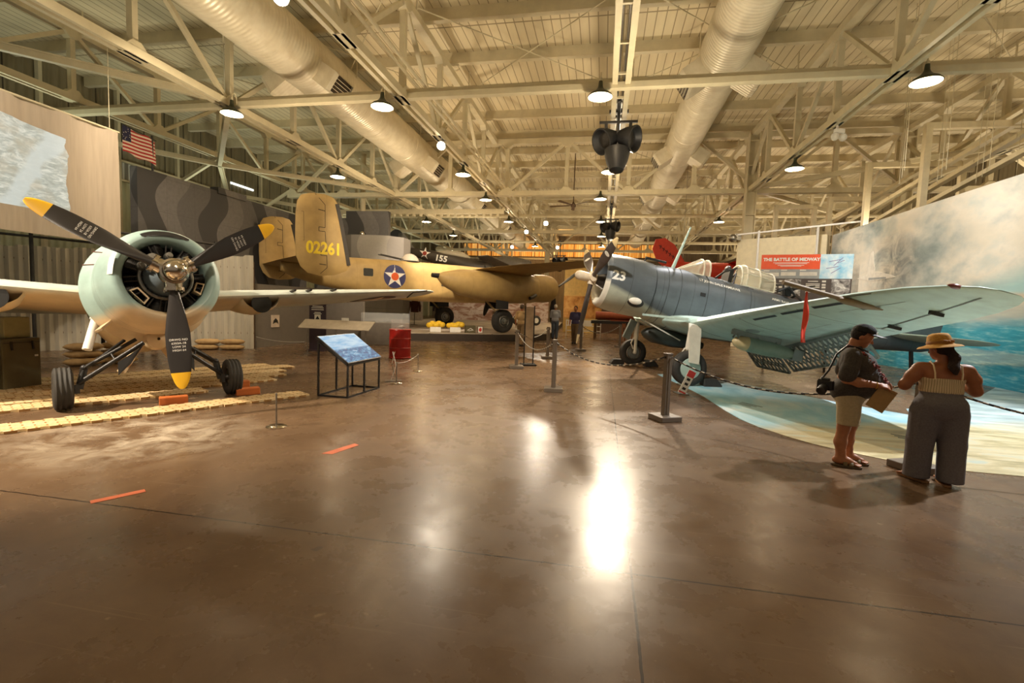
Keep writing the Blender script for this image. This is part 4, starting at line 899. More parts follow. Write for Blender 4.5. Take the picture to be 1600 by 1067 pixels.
# windscreen and canopies
M_['plexi'] = glass('yellowed_plexi', sr(226, 214, 186), .42, .08)
M_['cframe'] = paint('canopy_frame', sr(208, 198, 176), .5)
def canring(x, w, h, n=13): return [(x, w*math.cos(PI*i/(n-1)), .66+h*math.sin(PI*i/(n-1))**.8) for i in range(n)]
m = MB(); m.loft([canring(-2.05, .16, .05), canring(-2.62, .33, .42), canring(-2.78, .33, .43)], (False, False), None, False); ws = D.part('windscreen', m, M_['plexi'], None, 40)
m = MB()
for x, w, h in ((-2.62, .335, .425), (-2.78, .335, .435)): m.tube(canring(x, w, h), .022, 6)
for i in (0, 3, 6, 9, 12): m.tube([canring(-2.05, .16, .05)[i], canring(-2.62, .335, .425)[i]], .018, 6)
D.part('windscreen_frame', m, M_['cframe'], ws)
m = MB(); st = [(-3.62, .34, .50), (-3.75, .36, .54), (-4.1, .36, .52), (-4.5, .35, .48)]; m.loft([canring(*s_) for s_ in st], (False, False), None, False); cp = D.part('rear_canopy', m, M_['plexi'], None, 40)
m = MB()
for s_ in st: m.tube(canring(s_[0], s_[1]+.004, s_[2]+.004), .02, 6)
for i in (0, 2, 4, 8, 10, 12): m.tube([canring(s_[0], s_[1]+.004, s_[2]+.004)[i] for s_ in st], .016, 6)
D.part('canopy_frame', m, M_['cframe'], cp)
m = MB(); 
m.box((-3.35, 0, .62), (1.35, .52, .05)); m.box((-5.0, 0, .60), (1.0, .44, .05)); D.part('cockpit_opening', m, M_['black'], None, 0)
m = MB(); m.box((-3.4, .0, .80), (.10, .36, .40)); m.ell((-3.38, 0, 1.02), (.07, .12, .09), 12, 8); m.tube([(-3.0, .2, .68), (-3.2, .2, .9), (-3.5, .2, 1.05)], .025, 6); m.tube([(-3.5, -.2, .66), (-3.62, .0, .96), (-3.5, .2, .66)], .02, 6); D.part('pilot_seat', m, M_['darkmetal'])
m = MB()
for y in (-.05, .05): m.cyl((-5.05, y, .86), (-5.75, y, 1.12), .022, n=8); m.cyl((-4.85, y, .8), (-5.2, y, .92), .05, n=10)
m.tube([(-4.8, -.3, .66), (-4.8, -.2, .95), (-4.8, .2, .95), (-4.8, .3, .66)], .03, 6); m.tube([(-5.3, -.34, .62), (-5.35, 0, .80), (-5.3, .34, .62)], .035, 6); m.box((-4.95, .16, .78), (.2, .14, .18)); m.tube([(-4.7, .22, .75), (-4.9, .3, .9), (-5.15, .25, .72)], .03, 6)
D.part('rear_gun', m, M_['black'])
m = MB(); m.cyl((-1.95, 0, .68), (-2.16, 0, 1.80), .045, .018, n=10); D.part('radio_mast', m, M_['s_wing'])
m = MB(); m.cyl((-1.2, 0, .70), (-1.25, 0, .80), .02); m.cyl((-1.2, .02, .80), (-1.75, .02, .80), .03, n=10); D.part('gun_sight', m, M_['darkmetal'])
# wings
def zs(y): return -.64+(0 if y < 1.75 else .205*(y-1.75))
DW = {}
def sst(sg): return [(sg*y, xl, zs(y), ch, th) for y, xl, ch, th in ((.2, -1.85, 3.0, .58), (1.2, -1.88, 2.95, .56), (1.8, -1.93, 2.85, .52), (3.0, -2.12, 2.5, .42), (4.2, -2.34, 2.15, .26), (5.2, -2.56, 1.82, .20), (5.75, -2.76, 1.50, .15), (6.1, -3.0, 1.10, .10), (6.28, -3.25, .70, .06), (6.34, -3.45, .35, .02))]
for sg in (1, -1):
    m = MB(); wing(m, sst(sg), .42); DW[sg] = m; wo = D.part('wing', m, M_['s_wing'], None, 50); bw = m.bvh()
    if sg > 0:
        # lowered perforated flaps: real holes
        def perf(y0, z0, x0, y1, z1, x1, dn, ncol, nrow, name):
            m = MB(); a = Vector((x0, y0, z0)); b = Vector((x1, y1, z1)); 
            def P(u, v): return a.lerp(b, u)+dn*v
            for i in range(ncol):
                for j in range(nrow):
                    u0, u1, v0, v1 = i/ncol, (i+1)/ncol, j/nrow, (j+1)/nrow; sq = []; oc = []
                    for k in range(8):
                        t_ = 2*PI*(k+.5)/8; cx, cy = math.cos(t_), math.sin(t_); q = max(abs(cx), abs(cy)); 
                        sq.append(P((u0+u1)/2+(u1-u0)/2*round(cx/q, 3), (v0+v1)/2+(v1-v0)/2*round(cy/q, 3))); oc.append(P((u0+u1)/2+(u1-u0)*.35*cx, (v0+v1)/2+(v1-v0)*.34*cy))
                    m.add(sq+oc, [(k, (k+1) % 8, 8+(k+1) % 8, 8+k) for k in range(8)])
            o = D.part(name, m, M_['s_flap'], None, 0); s_ = o.modifiers.new('thick', 'SOLIDIFY'); s_.thickness = .02
            m = MB(); m.bar(P(0, 1), P(1, 1), .03, .05); m.bar(P(0, 0), P(1, 0), .04, .05); m.bar(P(0, 0), P(0, 1), .03, .04); m.bar(P(1, 0), P(1, 1), .03, .04)
            D.part('flap_edge', m, M_['s_flap'], o, 0)
        perf(.55, -.80, -3.95, 1.75, -.80, -3.95, Vector((-.50, 0, -.42)), 9, 3, 'perforated_flap')
        perf(1.82, -.77, -3.95, 4.1, zs(4.1)-.10, -3.72, Vector((-.52, 0, -.38)), 17, 3, 'perforated_flap')
        # panel lines, slots, roundel ghost, hinge line
        def strip(p, q, w, name, mat, eps=.006):
            p, q = Vector((p[0], p[1], 0)), Vector((q[0], q[1], 0)); dd = (q-p); n_ = max(2, int(dd.length/.15)); L = dd.length; dd = dd/L; vs = []; 
            for i in range(n_+1): vs += [(i/n_*L, -w/2), (i/n_*L, w/2)]
            return decal(bw, [(vs, [(2*i, 2*i+2, 2*i+3, 2*i+1) for i in range(n_)])], (p.x, p.y, 0), dd, Vector((dd.y, -dd.x, 0)), (0, 0, -1), eps)
        sd = paint('seam_olive', sr(96, 100, 90), .6)
        m = MB()
        for p, q, w in (((-4.05, 4.2), (-3.55, 6.1), .035), ((-2.2, 3.05), (-4.5, 3.0), .012), ((-2.35, 4.2), (-4.3, 4.2), .012), ((-2.4, 4.7), (-2.65, 5.4), .012), ((-2.9, 4.6), (-3.1, 5.5), .012), ((-2.0, 1.8), (-4.7, 1.8), .02), ((-3.2, 2.2), (-3.3, 4.0), .010), ((-3.0, 4.9), (-3.05, 5.15), .09), ((-2.75, 2.0), (-2.85, 2.9), .008)): d = strip(p, q, w, '', sd); m.add(d.v, d.f)
        D.part('panel_lines', m, sd, wo, 0)
        m = MB()
        for y0 in (3.25, 3.85, 4.45):
            d = strip((-2.36-.16*(y0-3.2), y0), (-2.45-.17*(y0-3.2), y0+.48), .07, '', sd, .008); m.add(d.v, d.f)
        D.part('letterbox_slots', m, M_['black'], wo, 0)
        d = decal(bw, [disc2d(.13, 24, 3)], (-2.75, 2.7, 0), (1, 0, 0), (0, 1, 0), (0, 0, -1), .008); D.part('ghost_roundel', d, paint('ghost_grey', sr(136, 150, 150), .6), wo, 0)
        m = MB(); 
        for y, x in ((4.5, -4.0), (5.4, -3.72)): m.box((x, sg*y, zs(y)-.07), (.22, .04, .05))
        D.part('aileron_hinges', m, M_['darkmetal'], wo, 0)
        m = MB(); m.cyl((-3.6, 1.75, -1.13), (-3.65, 1.75, -1.13), .05)
        # bomb under the wing with its rack
        m = MB(); m.loft([fuselage_ring(x, zs(2.5)-.36, r_, r_, r_, 22, 2, 2.5) for x, r_ in ((-2.50, .02), (-2.56, .09), (-2.68, .135), (-2.80, .15))], (True, False)); bn = D.part('bomb_nose', m, paint('nose_tan', sr(196, 178, 134), .5), None, 50, label='tan bomb nose')
        m = MB(); m.loft([fuselage_ring(x, zs(2.5)-.36, r_, r_, r_, 22, 2, 2.5) for x, r_ in ((-2.80, .15), (-3.3, .155), (-3.7, .12), (-3.95, .07))], (False, True)); D.part('bomb_body', m, paint('bomb_green', sr(128, 146, 128), .5), None, 50)
        m = MB(); m.lathe([(-3.78, .15), (-4.0, .15)], 4, Matrix.Translation((0, 2.5, zs(2.5)-.36)) @ Matrix.Rotation(PI/4, 4, 'X')); m.box((-3.85, 2.5, zs(2.5)-.36), (.26, .24, .01)); m.box((-3.85, 2.5, zs(2.5)-.36), (.26, .01, .24)); D.part('bomb_fin', m, M_['s_flap'], None, 0)
        m = MB(); m.box((-2.98, 2.5, zs(2.5)-.17), (1.05, .09, .12)); 
        for x in (-2.55, -3.0, -3.4): m.bar((x, 2.5, zs(2.5)-.15), (x, 2.40, zs(2.5)-.29), .03); m.bar((x, 2.5, zs(2.5)-.15), (x, 2.60, zs(2.5)-.29), .03)
        D.part('bomb_rack', m, M_['s_flap'], None, 0, .008)
        # pitot boom, red streamer
        y = 5.05; m = MB(); m.cyl((-2.62, y, zs(y)-.05), (-1.55, y, zs(y)-.02), .035, .035, n=12); m.loft([fuselage_ring(x, zs(y)-.06, r_, r_*.6, r_*.6, 14, 2, y) for x, r_ in ((-2.45, .04), (-2.6, .09), (-2.95, .09), (-3.2, .02))]); D.part('pitot_boom', m, paint('boom_brown', sr(132, 112, 80), .55), None, 50)
        m = MB(); m.ell((-3.12, 6.12, zs(6.1)+.02), (.10, .07, .035), 12, 8); D.part('tip_lamp', m, paint('lamp_maroon', sr(110, 42, 34), .3))
m = MB(); M0 = D.M @ Vector((-1.95, 5.05, zs(5.05)-.04)); rings = []
for k in range(12):
    u = k/11; rings.append([(M0.x+.012*math.sin(u*9)+i*(.028+.02*u), M0.y+.02*math.sin(u*7+i), M0.z-.03-.78*u) for i in (-1, -.3, .4, 1)])
m.loft(rings, (False, False), None, False); so = m.build('warning_streamer', paint('streamer_red', sr(238, 74, 52), .6, var=.05), D.t, 60); s_ = so.modifiers.new('thick', 'SOLIDIFY'); s_.thickness = .004; so['label'] = 'red cloth streamer'
# fairing under the belly, tail surfaces
m = MB(); m.loft([[(-8.0+p[0], p[1], p[2]) for p in [(-u*c-z*.5, h*th, .35+z) for u, h in (AF+[(a, -b) for a, b in reversed(AF[1:-1])])]] for z, c, th in ((0, 1.6, .08), (.6, 1.35, .06), (1.05, .95, .04), (1.25, .45, .02))]); D.part('tail_fin', m, M_['s_body'], None, 50)
for sg in (1, -1): m = MB(); wing(m, [(sg*.08, -7.9, .38, 1.4, .12), (sg*1.4, -8.15, .40, 1.05, .08), (sg*2.0, -8.4, .42, .6, .04), (sg*2.2, -8.6, .42, .2, .02)], .6); D.part('tailplane', m, M_['s_wing'], None, 50)
g = Vector(D.ground((-9.0, 0, 0))); m = MB(); m.bar((-8.9, 0, .2), g+Vector((0, 0, .12)), .07); D.part('tail_leg', m, M_['darkmetal']); mt, mh = MB(), MB(); wheel(mt, mh, g+Vector((0, 0, .115)), .11, .08); D.part('tail_wheel', mt, M_['rubber'])
# main gear
for sg in (1, -1):
    g = Vector(D.ground((-1.80, sg*1.764, 0))); c = g+(D.M.to_3x3().inverted() @ Vector((0, 0, .40)))
    mt, mh = MB(), MB(); wheel(mt, mh, c, .385, .24, grooves=2, hub=.56); tw = D.part('wheel_tyre', mt, M_['rubber']); D.part('wheel_hub', mh, M_['s_flap'] if sg > 0 else M_['steel'], tw)
    if sg > 0: m = MB(); m.lathe([(.085, .235), (.11, .22), (.12, .10), (.12, .001)], 30, Matrix.Translation(c) @ Matrix(((0, 1, 0, 0), (1, 0, 0, 0), (0, 0, 1, 0), (0, 0, 0, 1)))); D.part('hub_cover', m, M_['s_wing'], tw)
    m = MB(); T = Vector((c.x+.12, sg*1.70, -.62)); off = Vector((0, -sg*.19, 0)) if sg > 0 else Vector((0, .19, 0)); m.cyl(c+off, c+off*.3, .04); m.cyl(c+off, (c+off).lerp(T, .45), .045, n=14); m.cyl((c+off).lerp(T, .4), T, .065, n=14); m.tube([(c+off).lerp(T, .42)+Vector((.07, 0, 0)), (c+off).lerp(T, .25)+Vector((.14, 0, 0)), (c+off).lerp(T, .1)+Vector((.06, 0, 0))], .018, 6); D.part('gear_leg', m, M_['s_white'])
    if sg > 0:
        m = MB(); a = c+Vector((-.02, .18, .12)); P = [a+Vector((.13, 0, 0)), a+Vector((-.11, 0, 0)), Vector((c.x+.0, sg*1.90, -.66)), Vector((c.x+.30, sg*1.90, -.66))]; m.add(P+[p+Vector((0, -.03, 0)) for p in P], [(0, 1, 2, 3), (7, 6, 5, 4), (0, 4, 5, 1), (1, 5, 6, 2), (2, 6, 7, 3), (3, 7, 4, 0)]); D.part('gear_fairing', m, M_['s_white'], None, 0, .01)
    else:
        m = MB(); a = c+Vector((.34, .1, .35)); m.bar(a, a+Vector((-.12, 0, .55)), .10, .20); D.part('gear_door', m, M_['s_flap'], None, 0)
    m = MB()
    m.bar(T+Vector((.1, 0, .05)), Vector((-1.3, sg*.5, -.62)), .05); D.part('gear_brace', m, M_['s_wing'], None, 0)
# belly bomb and crutch
m = MB(); m.loft([fuselage_ring(x, -1.02, r_, r_, r_, 24) for x, r_ in ((-1.55, .03), (-1.65, .13), (-1.85, .2), (-2.4, .21), (-2.9, .15), (-3.2, .08))]); D.part('belly_bomb', m, paint('bomb_black_green', sr(40, 44, 38), .45), None, 50)
m = MB(); m.bar((-1.5, -.18, -.74), (-2.5, -.2, -1.02), .03); m.bar((-1.5, .18, -.74), (-2.5, .2, -1.02), .03); m.box((-2.2, 0, -.80), (.2, .1, .12)); D.part('bomb_crutch', m, M_['s_white'], None, 0)
# ================================================================== olive-tan twin-tail bomber on the platform
PZ = .35
B = Air('bomber_airplane', 'large tan twin-tailed bomber airplane with tail number 02261 on the low platform', (-6.867, 24.622, PZ), .844, 0, .952)
TAN, OLV = sr(178, 148, 92), sr(96, 88, 62)
def m_b25(name, tail=0):
    t = NT(name); v = t.coord('Object'); n = t.noise(v, 2.2, 5); c = t.ramp(n, [(.3, sr(164, 136, 84)), (.7, sr(186, 156, 98))]); s = t.sep(v)
    g = t.math('LESS_THAN', t.math('FRACT', t.math('MULTIPLY', s[0], .9)), .006); c = t.mix(t.math('MULTIPLY', g, .5), c, sr(80, 66, 40)); return t.set(c, .55)
M_['b_tan'] = m_b25('desert_tan_paint'); M_['b_dark'] = paint('deicer_black', sr(58, 52, 44), .6); M_['b_seam'] = paint('seam_brown', sr(66, 52, 30), .6)
M_['b_under'] = paint('tan_belly', sr(160, 136, 90), .55, var=.08)
fu = MB(); BS = ((-9.75, 2.75, .12, .2, .2, 2), (-9.2, 2.72, .38, .45, .42, 2.2), (-8.2, 2.66, .55, .66, .62, 2.6), (-6.5, 2.56, .68, .82, .82, 3.2), (-4.8, 2.50, .72, .92, .98, 3.4), (-3.0, 2.48, .72, .96, 1.02, 3.4), (-1.0, 2.48, .72, .97, 1.02, 3.4), (1.0, 2.48, .72, .97, 1.0, 3.2), (2.6, 2.5, .72, .95, .98, 3), (3.8, 2.42, .68, .70, .86, 2.6), (4.8, 2.36, .58, .52, .68, 2.3), (5.6, 2.32, .38, .34, .44, 2), (6.0, 2.3, .08, .1, .1, 2))
fu.loft([fuselage_ring(x, cz, w, t_, b_, 44, e) for x, cz, w, t_, b_, e in BS]); fo = B.part('fuselage', fu, M_['b_tan'], None, 50); bf = fu.bvh()
sgn = -1
def side(polys, x, z, eps=.008): return decal(bf, polys, (x, -.75, z), (1, 0, 0), (0, 0, 1), (0, -1, 0), eps)
M_['navy'] = paint('roundel_navy', sr(58, 60, 104), .5); M_['starwhite'] = paint('star_white', sr(240, 236, 226), .5); M_['dotred'] = paint('dot_red', sr(226, 96, 40), .5)
d = side([disc2d(.56)], -4.85, 2.60); ro = B.part('roundel', d, M_['navy'], fo, 0)
B.part('star', side([star2d(.56)], -4.85, 2.60, .014), M_['starwhite'], ro, 0); B.part('star_dot', side([disc2d(.19, 24, 2)], -4.85, 2.60, .02), M_['dotred'], ro, 0)
def rrect(w, h, r=.3, n=5):
    pts = []
    for cx, cy, a0 in ((1, 1, 0), (-1, 1, 90), (-1, -1, 180), (1, -1, 270)):
        for k in range(n): a = R(a0+90*k/(n-1)); pts.append((cx*(w/2-r*min(w, h)/2)+r*min(w, h)/2*math.cos(a), cy*(h/2-r*min(w, h)/2)+r*min(w, h)/2*math.sin(a)))
    return pts, [tuple(range(len(pts)))]
M_['bwin'] = paint('bomber_window', sr(70, 70, 66), .15, .2)
for x, z, w, h in ((-6.15, 2.72, .46, .36), (-2.15, 2.42, .34, .30), (-1.55, 3.02, .34, .18)): B.part('side_window', side([rrect(w, h)], x, z, .012), M_['bwin'], fo, 0)
m = MB()
m.ell((0, 0, 0), (.48, .46, .48), 24, 14, Matrix.Translation((-3.75, 0, 3.36))); tu = B.part('top_turret', m, M_['plexi2'] if 'plexi2' in M_ else glass('turret_glass', sr(200, 190, 170), .5, .05), None, 60)
m = MB()
for y in (-.15, .15): m.cyl((-4.1, y, 3.50), (-5.35, y, 3.66), .022, n=8)
m.lathe([(0, .5), (.06, .52), (.08, .46)], 30, Matrix.Translation((-3.75, 0, 3.38)) @ Matrix.Rotation(-PI/2, 4, 'Y')); B.part('turret_guns', m, M_['black'], tu)
# tailplane and twin fins
m = MB(); wing(m, [(3.4, -8.5, 3.0, 1.35, .2), (0, -8.3, 3.0, 1.6, .26), (-3.4, -8.5, 3.0, 1.35, .2)], .6); B.part('tailplane', m, M_['b_tan'], None, 50)
def fin_poly():
    # x forward, z ; outline of the near fin as seen from starboard
    return [(1.02, 2.72), (.90, 2.52), (.45, 2.34), (-.1, 2.28), (-.55, 2.36), (-.82, 2.60), (-.96, 2.95), (-.99, 3.6), (-.98, 4.5), (-.93, 4.95), (-.80, 5.2), (-.45, 5.33), (.05, 5.36), (.38, 5.28), (.55, 5.05), (.70, 4.4), (.86, 3.6)]
for sg in (-1, 1):
    P0 = [(x-9.0, z) for x, z in fin_poly()]; n = len(P0); cx = -9.0; cz = 3.8; rings = []
    for k, th in ((1.0, .015), (.93, .055), (.75, .085), (.4, .10), (.02, .105)): rings.append([(cx+(x-cx)*k, -th, cz+(z-cz)*k) for x, z in P0])
    back = [[(x, -y, z) for x, y, z in r] for r in reversed(rings)]
    m = MB(); m.loft(list(reversed(rings)), (True, False)); m.loft(list(reversed(back)), (True, False)); m.loft([rings[0], back[-1]], (False, False))
    y0 = sg*3.45; m.v = [(x, y+y0, z) for x, y, z in m.v]; fn = B.part('tail_fin', m, M_['b_tan'], None, 50); bb = m.bvh()
    for out in (-1, 1):
        if out != sg and sg == -1: continue
        nn = (0, -1, 0)
        if not ((sg == -1) or out == -1): continue
        def fs(polys, x, z, eps): return decal(bb, polys, (x, y0-.12, z), (1, 0, 0), (0, 0, 1), nn, eps)
        if sg == -1:
            B.part('tail_number', fs([text2d('02261', .62, .84, .022, 1)], -8.98, 3.30, .010), paint('number_yellow', sr(246, 214, 52), .5), fn, 0)
        def line(pts, w=.022):
            mm = MB()
            for p, q in zip(pts, pts[1:]):
                L = math.dist(p, q); k = max(1, int(L/.2)); 
                for i in range(k):
                    a = (p[0]+(q[0]-p[0])*i/k, p[1]+(q[1]-p[1])*i/k); b_ = (p[0]+(q[0]-p[0])*(i+1)/k, p[1]+(q[1]-p[1])*(i+1)/k); dx, dz = (b_[0]-a[0])/math.dist(a, b_)*w/2, (b_[1]-a[1])/math.dist(a, b_)*w/2
                    d_ = fs([([(a[0]+9-dz, a[1]-3.8+dx), (b_[0]+9-dz, b_[1]-3.8+dx), (b_[0]+9+dz, b_[1]-3.8-dx), (a[0]+9+dz, a[1]-3.8-dx)], [(0, 1, 2, 3)])], -9.0, 3.8, .007); mm.add(d_.v, d_.f)
            return mm
        mm = line([(-9.3, 5.33), (-8.95, 4.95), (-8.95, 4.1), (-9.18, 4.1), (-9.18, 3.95), (-8.95, 3.95), (-8.9, 3.2), (-9.1, 3.2), (-9.1, 3.05), (-8.88, 3.05), (-8.86, 2.6), (-9.1, 2.36)]); B.part('rudder_seam', mm, M_['b_seam'], fn, 0)
        mm = line([(-9.95, 4.6), (-9.72, 4.6), (-9.70, 3.55), (-9.97, 3.55)], .012); q = line([(-9.2, 4.75), (-8.95, 4.72)], .03); mm.add(q.v, q.f); q = line([(-9.15, 2.72), (-8.9, 2.70)], .03); mm.add(q.v, q.f); B.part('trim_tab_seam', mm, M_['b_seam'], fn, 0)
        le = [(-7.98, 2.74), (-8.14, 3.6), (-8.30, 4.4), (-8.45, 5.05)]; mm = MB()
        B.part('deicer_boot', line([(x-.06, z) for x, z in le], .13), M_['b_dark'], fn, 0)
# wing: gull shape
for sg in (-1, 1):
    m = MB(); wing(m, [(sg*y, xl, z, ch, th) for y, xl, z, ch, th in ((.6, 1.75, 2.72, 3.9, .55), (2.2, 1.72, 3.0, 3.6, .52), (3.6, 1.62, 3.12, 3.3, .46), (6.2, 1.2, 3.20, 2.6, .34), (8.6, .85, 3.22, 1.9, .23), (9.7, .62, 3.24, 1.4, .15), (10.2, .35, 3.25, .8, .07), (10.3, .1, 3.25, .3, .02))], .5); B.part('wing', m, M_['b_tan'], None, 50)
    y = sg*2.95
    m = MB(); m.loft([fuselage_ring(x, z, w, t_, b_, 36, 2.1, y) for x, z, w, t_, b_ in ((-3.75, 2.62, .12, .12, .12), (-3.4, 2.52, .34, .34, .34), (-2.6, 2.42, .60, .60, .60), (-1.4, 2.32, .76, .74, .72), (0, 2.28, .82, .80, .80), (1.0, 2.30, .80, .78, .78), (1.9, 2.34, .70, .68, .68))]); na = B.part('nacelle', m, M_['b_tan'], None, 60)
    m = MB(); m.cyl((-3.6, y, 2.64), (-4.05, y, 2.66), .13, .10, n=14); B.part('nacelle_tail_tip', m, M_['black'], na)
    m = MB(); m.lathe([(1.85, .70), (2.2, .74), (2.7, .74), (3.05, .70), (3.22, .62), (3.24, .56), (3.15, .52), (2.6, .52)], 44, Matrix.Translation((0, y, 2.36))); co = B.part('engine_cowling', m, M_['b_tan'], None, 50)
    m = MB(); m.lathe([(2.3, .001), (2.3, .55)], 30, Matrix.Translation((0, y, 2.36))); m.lathe([(2.3, .25), (2.9, .2), (3.3, .08), (3.45, .001)], 20, Matrix.Translation((0, y, 2.36))); B.part('engine', m, M_['enginedark'], co)
    m = MB(); m.tube([(1.6, y-.66, 1.98), (1.35, y-.74, 1.86), (1.1, y-.80, 1.80)], .09, 10); B.part('exhaust_pipe', m, M_['darkmetal'], na)
    pb = .06 if sg < 0 else .5
    m = MB(); m.lathe([(3.2, .1), (3.55, .12), (3.72, .08), (3.78, .001)], 18, Matrix.Translation((0, y, 2.36))); hb = B.part('propeller_hub', m, M_['black'], None, 50)
    for k in range(3):
        bl, _ = blade(1.92, .36, pb+k*2*PI/3, 0, pitch=(-60, -24)); bl.v = [(x+3.5, yy+y, z+2.36) for x, yy, z in bl.v]; B.part('propeller_blade', bl, M_['black'], None, 50)
    # gear
    c = Vector((0, y, .60)); mt, mh = MB(), MB(); wheel(mt, mh, c, .60, .42, grooves=4, hub=.52); tw = B.part('wheel_tyre', mt, M_['rubber']); B.part('wheel_hub', mh, M_['steel'], tw)
    m = MB()
    for k in range(16):
        a = 2*PI*k/16; 
        for e in (-1, 1): m.cyl((c.x+.20*math.cos(a), y+e*.17, c.z+.20*math.sin(a)), (c.x+.20*math.cos(a), y+e*.125, c.z+.20*math.sin(a)), .024, n=8)
    B.part('hub_slots', m, M_['black'], tw)
    m = MB(); m.cyl((0, y+.30, .6), (-.1, y+.30, 1.7), .10, n=14); m.cyl((0, y-.02, .6), (0, y+.30, .6), .06); m.bar((0, y+.3, .9), (-1.0, y+.3, 1.75), .08); B.part('gear_leg', m, M_['b_under'], None, 30)
    m = MB(); m.box((-.35, y-.42, 1.48), (.75, .03, .55)); m.box((-.35, y+.52, 1.48), (.75, .03, .55)); B.part('gear_door', m, M_['black'], None, 0)
c = Vector((4.1, 0, .45)); mt, mh = MB(), MB(); wheel(mt, mh, c, .45, .28, hub=.5); tw = B.part('nose_wheel_tyre', mt, M_['rubber']); B.part('nose_wheel_hub', mh, M_['steel'], tw)
m = MB(); m.cyl((4.1, .2, .45), (4.0, .2, 1.9), .07); m.cyl((4.1, 0, .45), (4.1, .2, .45), .04); B.part('nose_leg', m, M_['b_under'])
# platform
t = NT('platform_top'); v = t.coord('Object'); c = t.ramp(t.noise(v, 1.2, 5), [(.35, sr(150, 136, 120)), (.65, sr(190, 178, 162))]); fr = t.math('LESS_THAN', t.math('FRACT', t.math('MULTIPLY', t.sep(v)[0], .4)), .01); c = t.mix(fr, c, sr(70, 60, 50)); PT = t.set(c, .5)
PS = paint('platform_side', sr(58, 48, 40), .5, var=.12)
m = MB(); poly = [(-14.6, 16.0), (-11.4, 17.94), (-3.5, 22.45), (-2.6, 24.2), (-3.6, 44), (-14.6, 44)]; m.cur = 0; m.prism(poly, 0, PZ-.03); m.cur = 1; m.prism(poly, PZ-.03, PZ)
tag(m.build('display_platform', [PS, PT], None, 0), 'low dark-sided display platform under the tan bomber', 'platform')
# ================================================================== right: painted mural, white wall, info panel, frames, floor map
MX, MZ = 9.95, 5.32
def m_mural():
    t = NT('painted_sky_mural'); v = t.coord('Object'); s = t.sep(v)
    n1 = t.noise(t.coord('Object', (1, .30, .55), loc=(0, 3.1, 0)), 1.0, 6, .56, .1); n2 = t.noise(t.coord('Object', (1, .45, .8), loc=(4, 0, 2)), 1.1, 7, .6, .1)
    sky = t.ramp(n1, [(.30, sr(116, 130, 136)), (.42, sr(164, 178, 178)), (.50, sr(206, 210, 204)), (.58, sr(242, 236, 224)), (.72, sr(178, 204, 208))])
    sky = t.mix(t.ramp(n2, [(.46, (.0, .0, .0)), (.62, (.7, .7, .7))]), sky, sr(232, 224, 208))
    dk = t.math('MULTIPLY', t.ramp(s[1], [(0, (0, 0, 0)), (1, (0, 0, 0))]), 1) if False else None
    # dark smoke column towards the far end
    yy = t.math('SUBTRACT', s[1], 19.3); r2 = t.math('ADD', t.math('MULTIPLY', t.math('MULTIPLY', yy, yy), .30), t.math('MULTIPLY', t.math('POWER', t.math('SUBTRACT', s[2], 3.5), 2), .55))
    sm = t.math('MULTIPLY', t.ramp(r2, [(.15, (1, 1, 1)), (1, (0, 0, 0))]), t.ramp(t.noise(t.coord('Object', (1, .7, .8)), 1.7, 7, .65, 1.), [(.40, (0, 0, 0)), (.62, (1, 1, 1))]))
    sky = t.mix(t.math('MULTIPLY', sm, .8), sky, sr(104, 114, 122)); e2 = t.math('MULTIPLY', t.ramp(s[1], [(0, (0, 0, 0)), (1, (1, 1, 1))]), 0)
    far = t.math('MULTIPLY', t.math('GREATER_THAN', s[1], 21.5), t.ramp(n2, [(.35, (.8, .8, .8)), (.6, (0, 0, 0))])); sky = t.mix(far, sky, sr(120, 118, 112))
    # sea below, stronger towards the near end
    z = t.math('ADD', s[2], t.math('MULTIPLY', t.math('SUBTRACT', t.noise(t.coord('Object', (1, .35, 1.6)), 1.2, 4), .5), .55))
    zf = t.math('DIVIDE', z, 4.0); wv = t.noise(t.coord('Object', (1, .6, 5)), 2.2, 6, .65)
    blue = t.ramp(wv, [(.3, sr(30, 134, 170)), (.5, sr(62, 172, 200)), (.66, sr(176, 226, 228))])
    bands = t.ramp(zf, [(0, sr(24, 110, 146)), (.13, sr(40, 150, 184)), (.15, sr(224, 212, 182)), (.21, sr(232, 222, 196)), (.23, sr(44, 160, 192)), (.37, sr(70, 178, 204)), (.45, sr(206, 206, 196)), (.56, sr(234, 214, 190)), (.60, sr(234, 214, 190)), (.62, sr(188, 220, 218)), (.80, sr(176, 214, 216))])
    sea = t.mix(t.ramp(zf, [(.36, (.7, .7, .7)), (.44, (.15, .15, .15))]), bands, blue)
    kz_ = t.ramp(t.math('MULTIPLY', t.math('ADD', zf, t.math('MULTIPLY', t.math('SUBTRACT', s[1], 14), .075)), 1), [(.64, (1, 1, 1)), (.80, (0, 0, 0))])
    return t.set(t.mix(kz_, sky, sea), .6)
m = MB(); m.box((.12, 17.2, MZ/2), (.24, 13.8, MZ)); mu = tag(m.build('painted_mural', m_mural(), None, 0), 'huge painted mural of smoke clouds and turquoise sea along the right side', 'mural'); mu.location = (MX, 0, 0)
m = MB(); T = Matrix(((0, 0, -1, 0), (-1, 0, 0, 0), (0, 1, 0, 0), (0, 0, 0, 1)))     # (u toward camera = -y, v = z)
m.prism([(-21.6, 3.22), (-20.9, 3.35), (-20.75, 4.15), (-20.62, 4.2), (-20.35, 3.42), (-19.3, 3.22), (-19.0, 3.12), (-20.6, 3.05)], 0.0, .012, T); m.build('painted_aircraft', paint('mural_white', sr(238, 234, 224), .6), mu, 0)
m = MB(); m.prism([(-20.75, 3.12), (-19.6, 3.10), (-19.6, 3.16), (-20.75, 3.2)], .0, .018, T); m.build('painted_shade', paint('mural_grey', sr(170, 176, 178), .6), mu, 0)
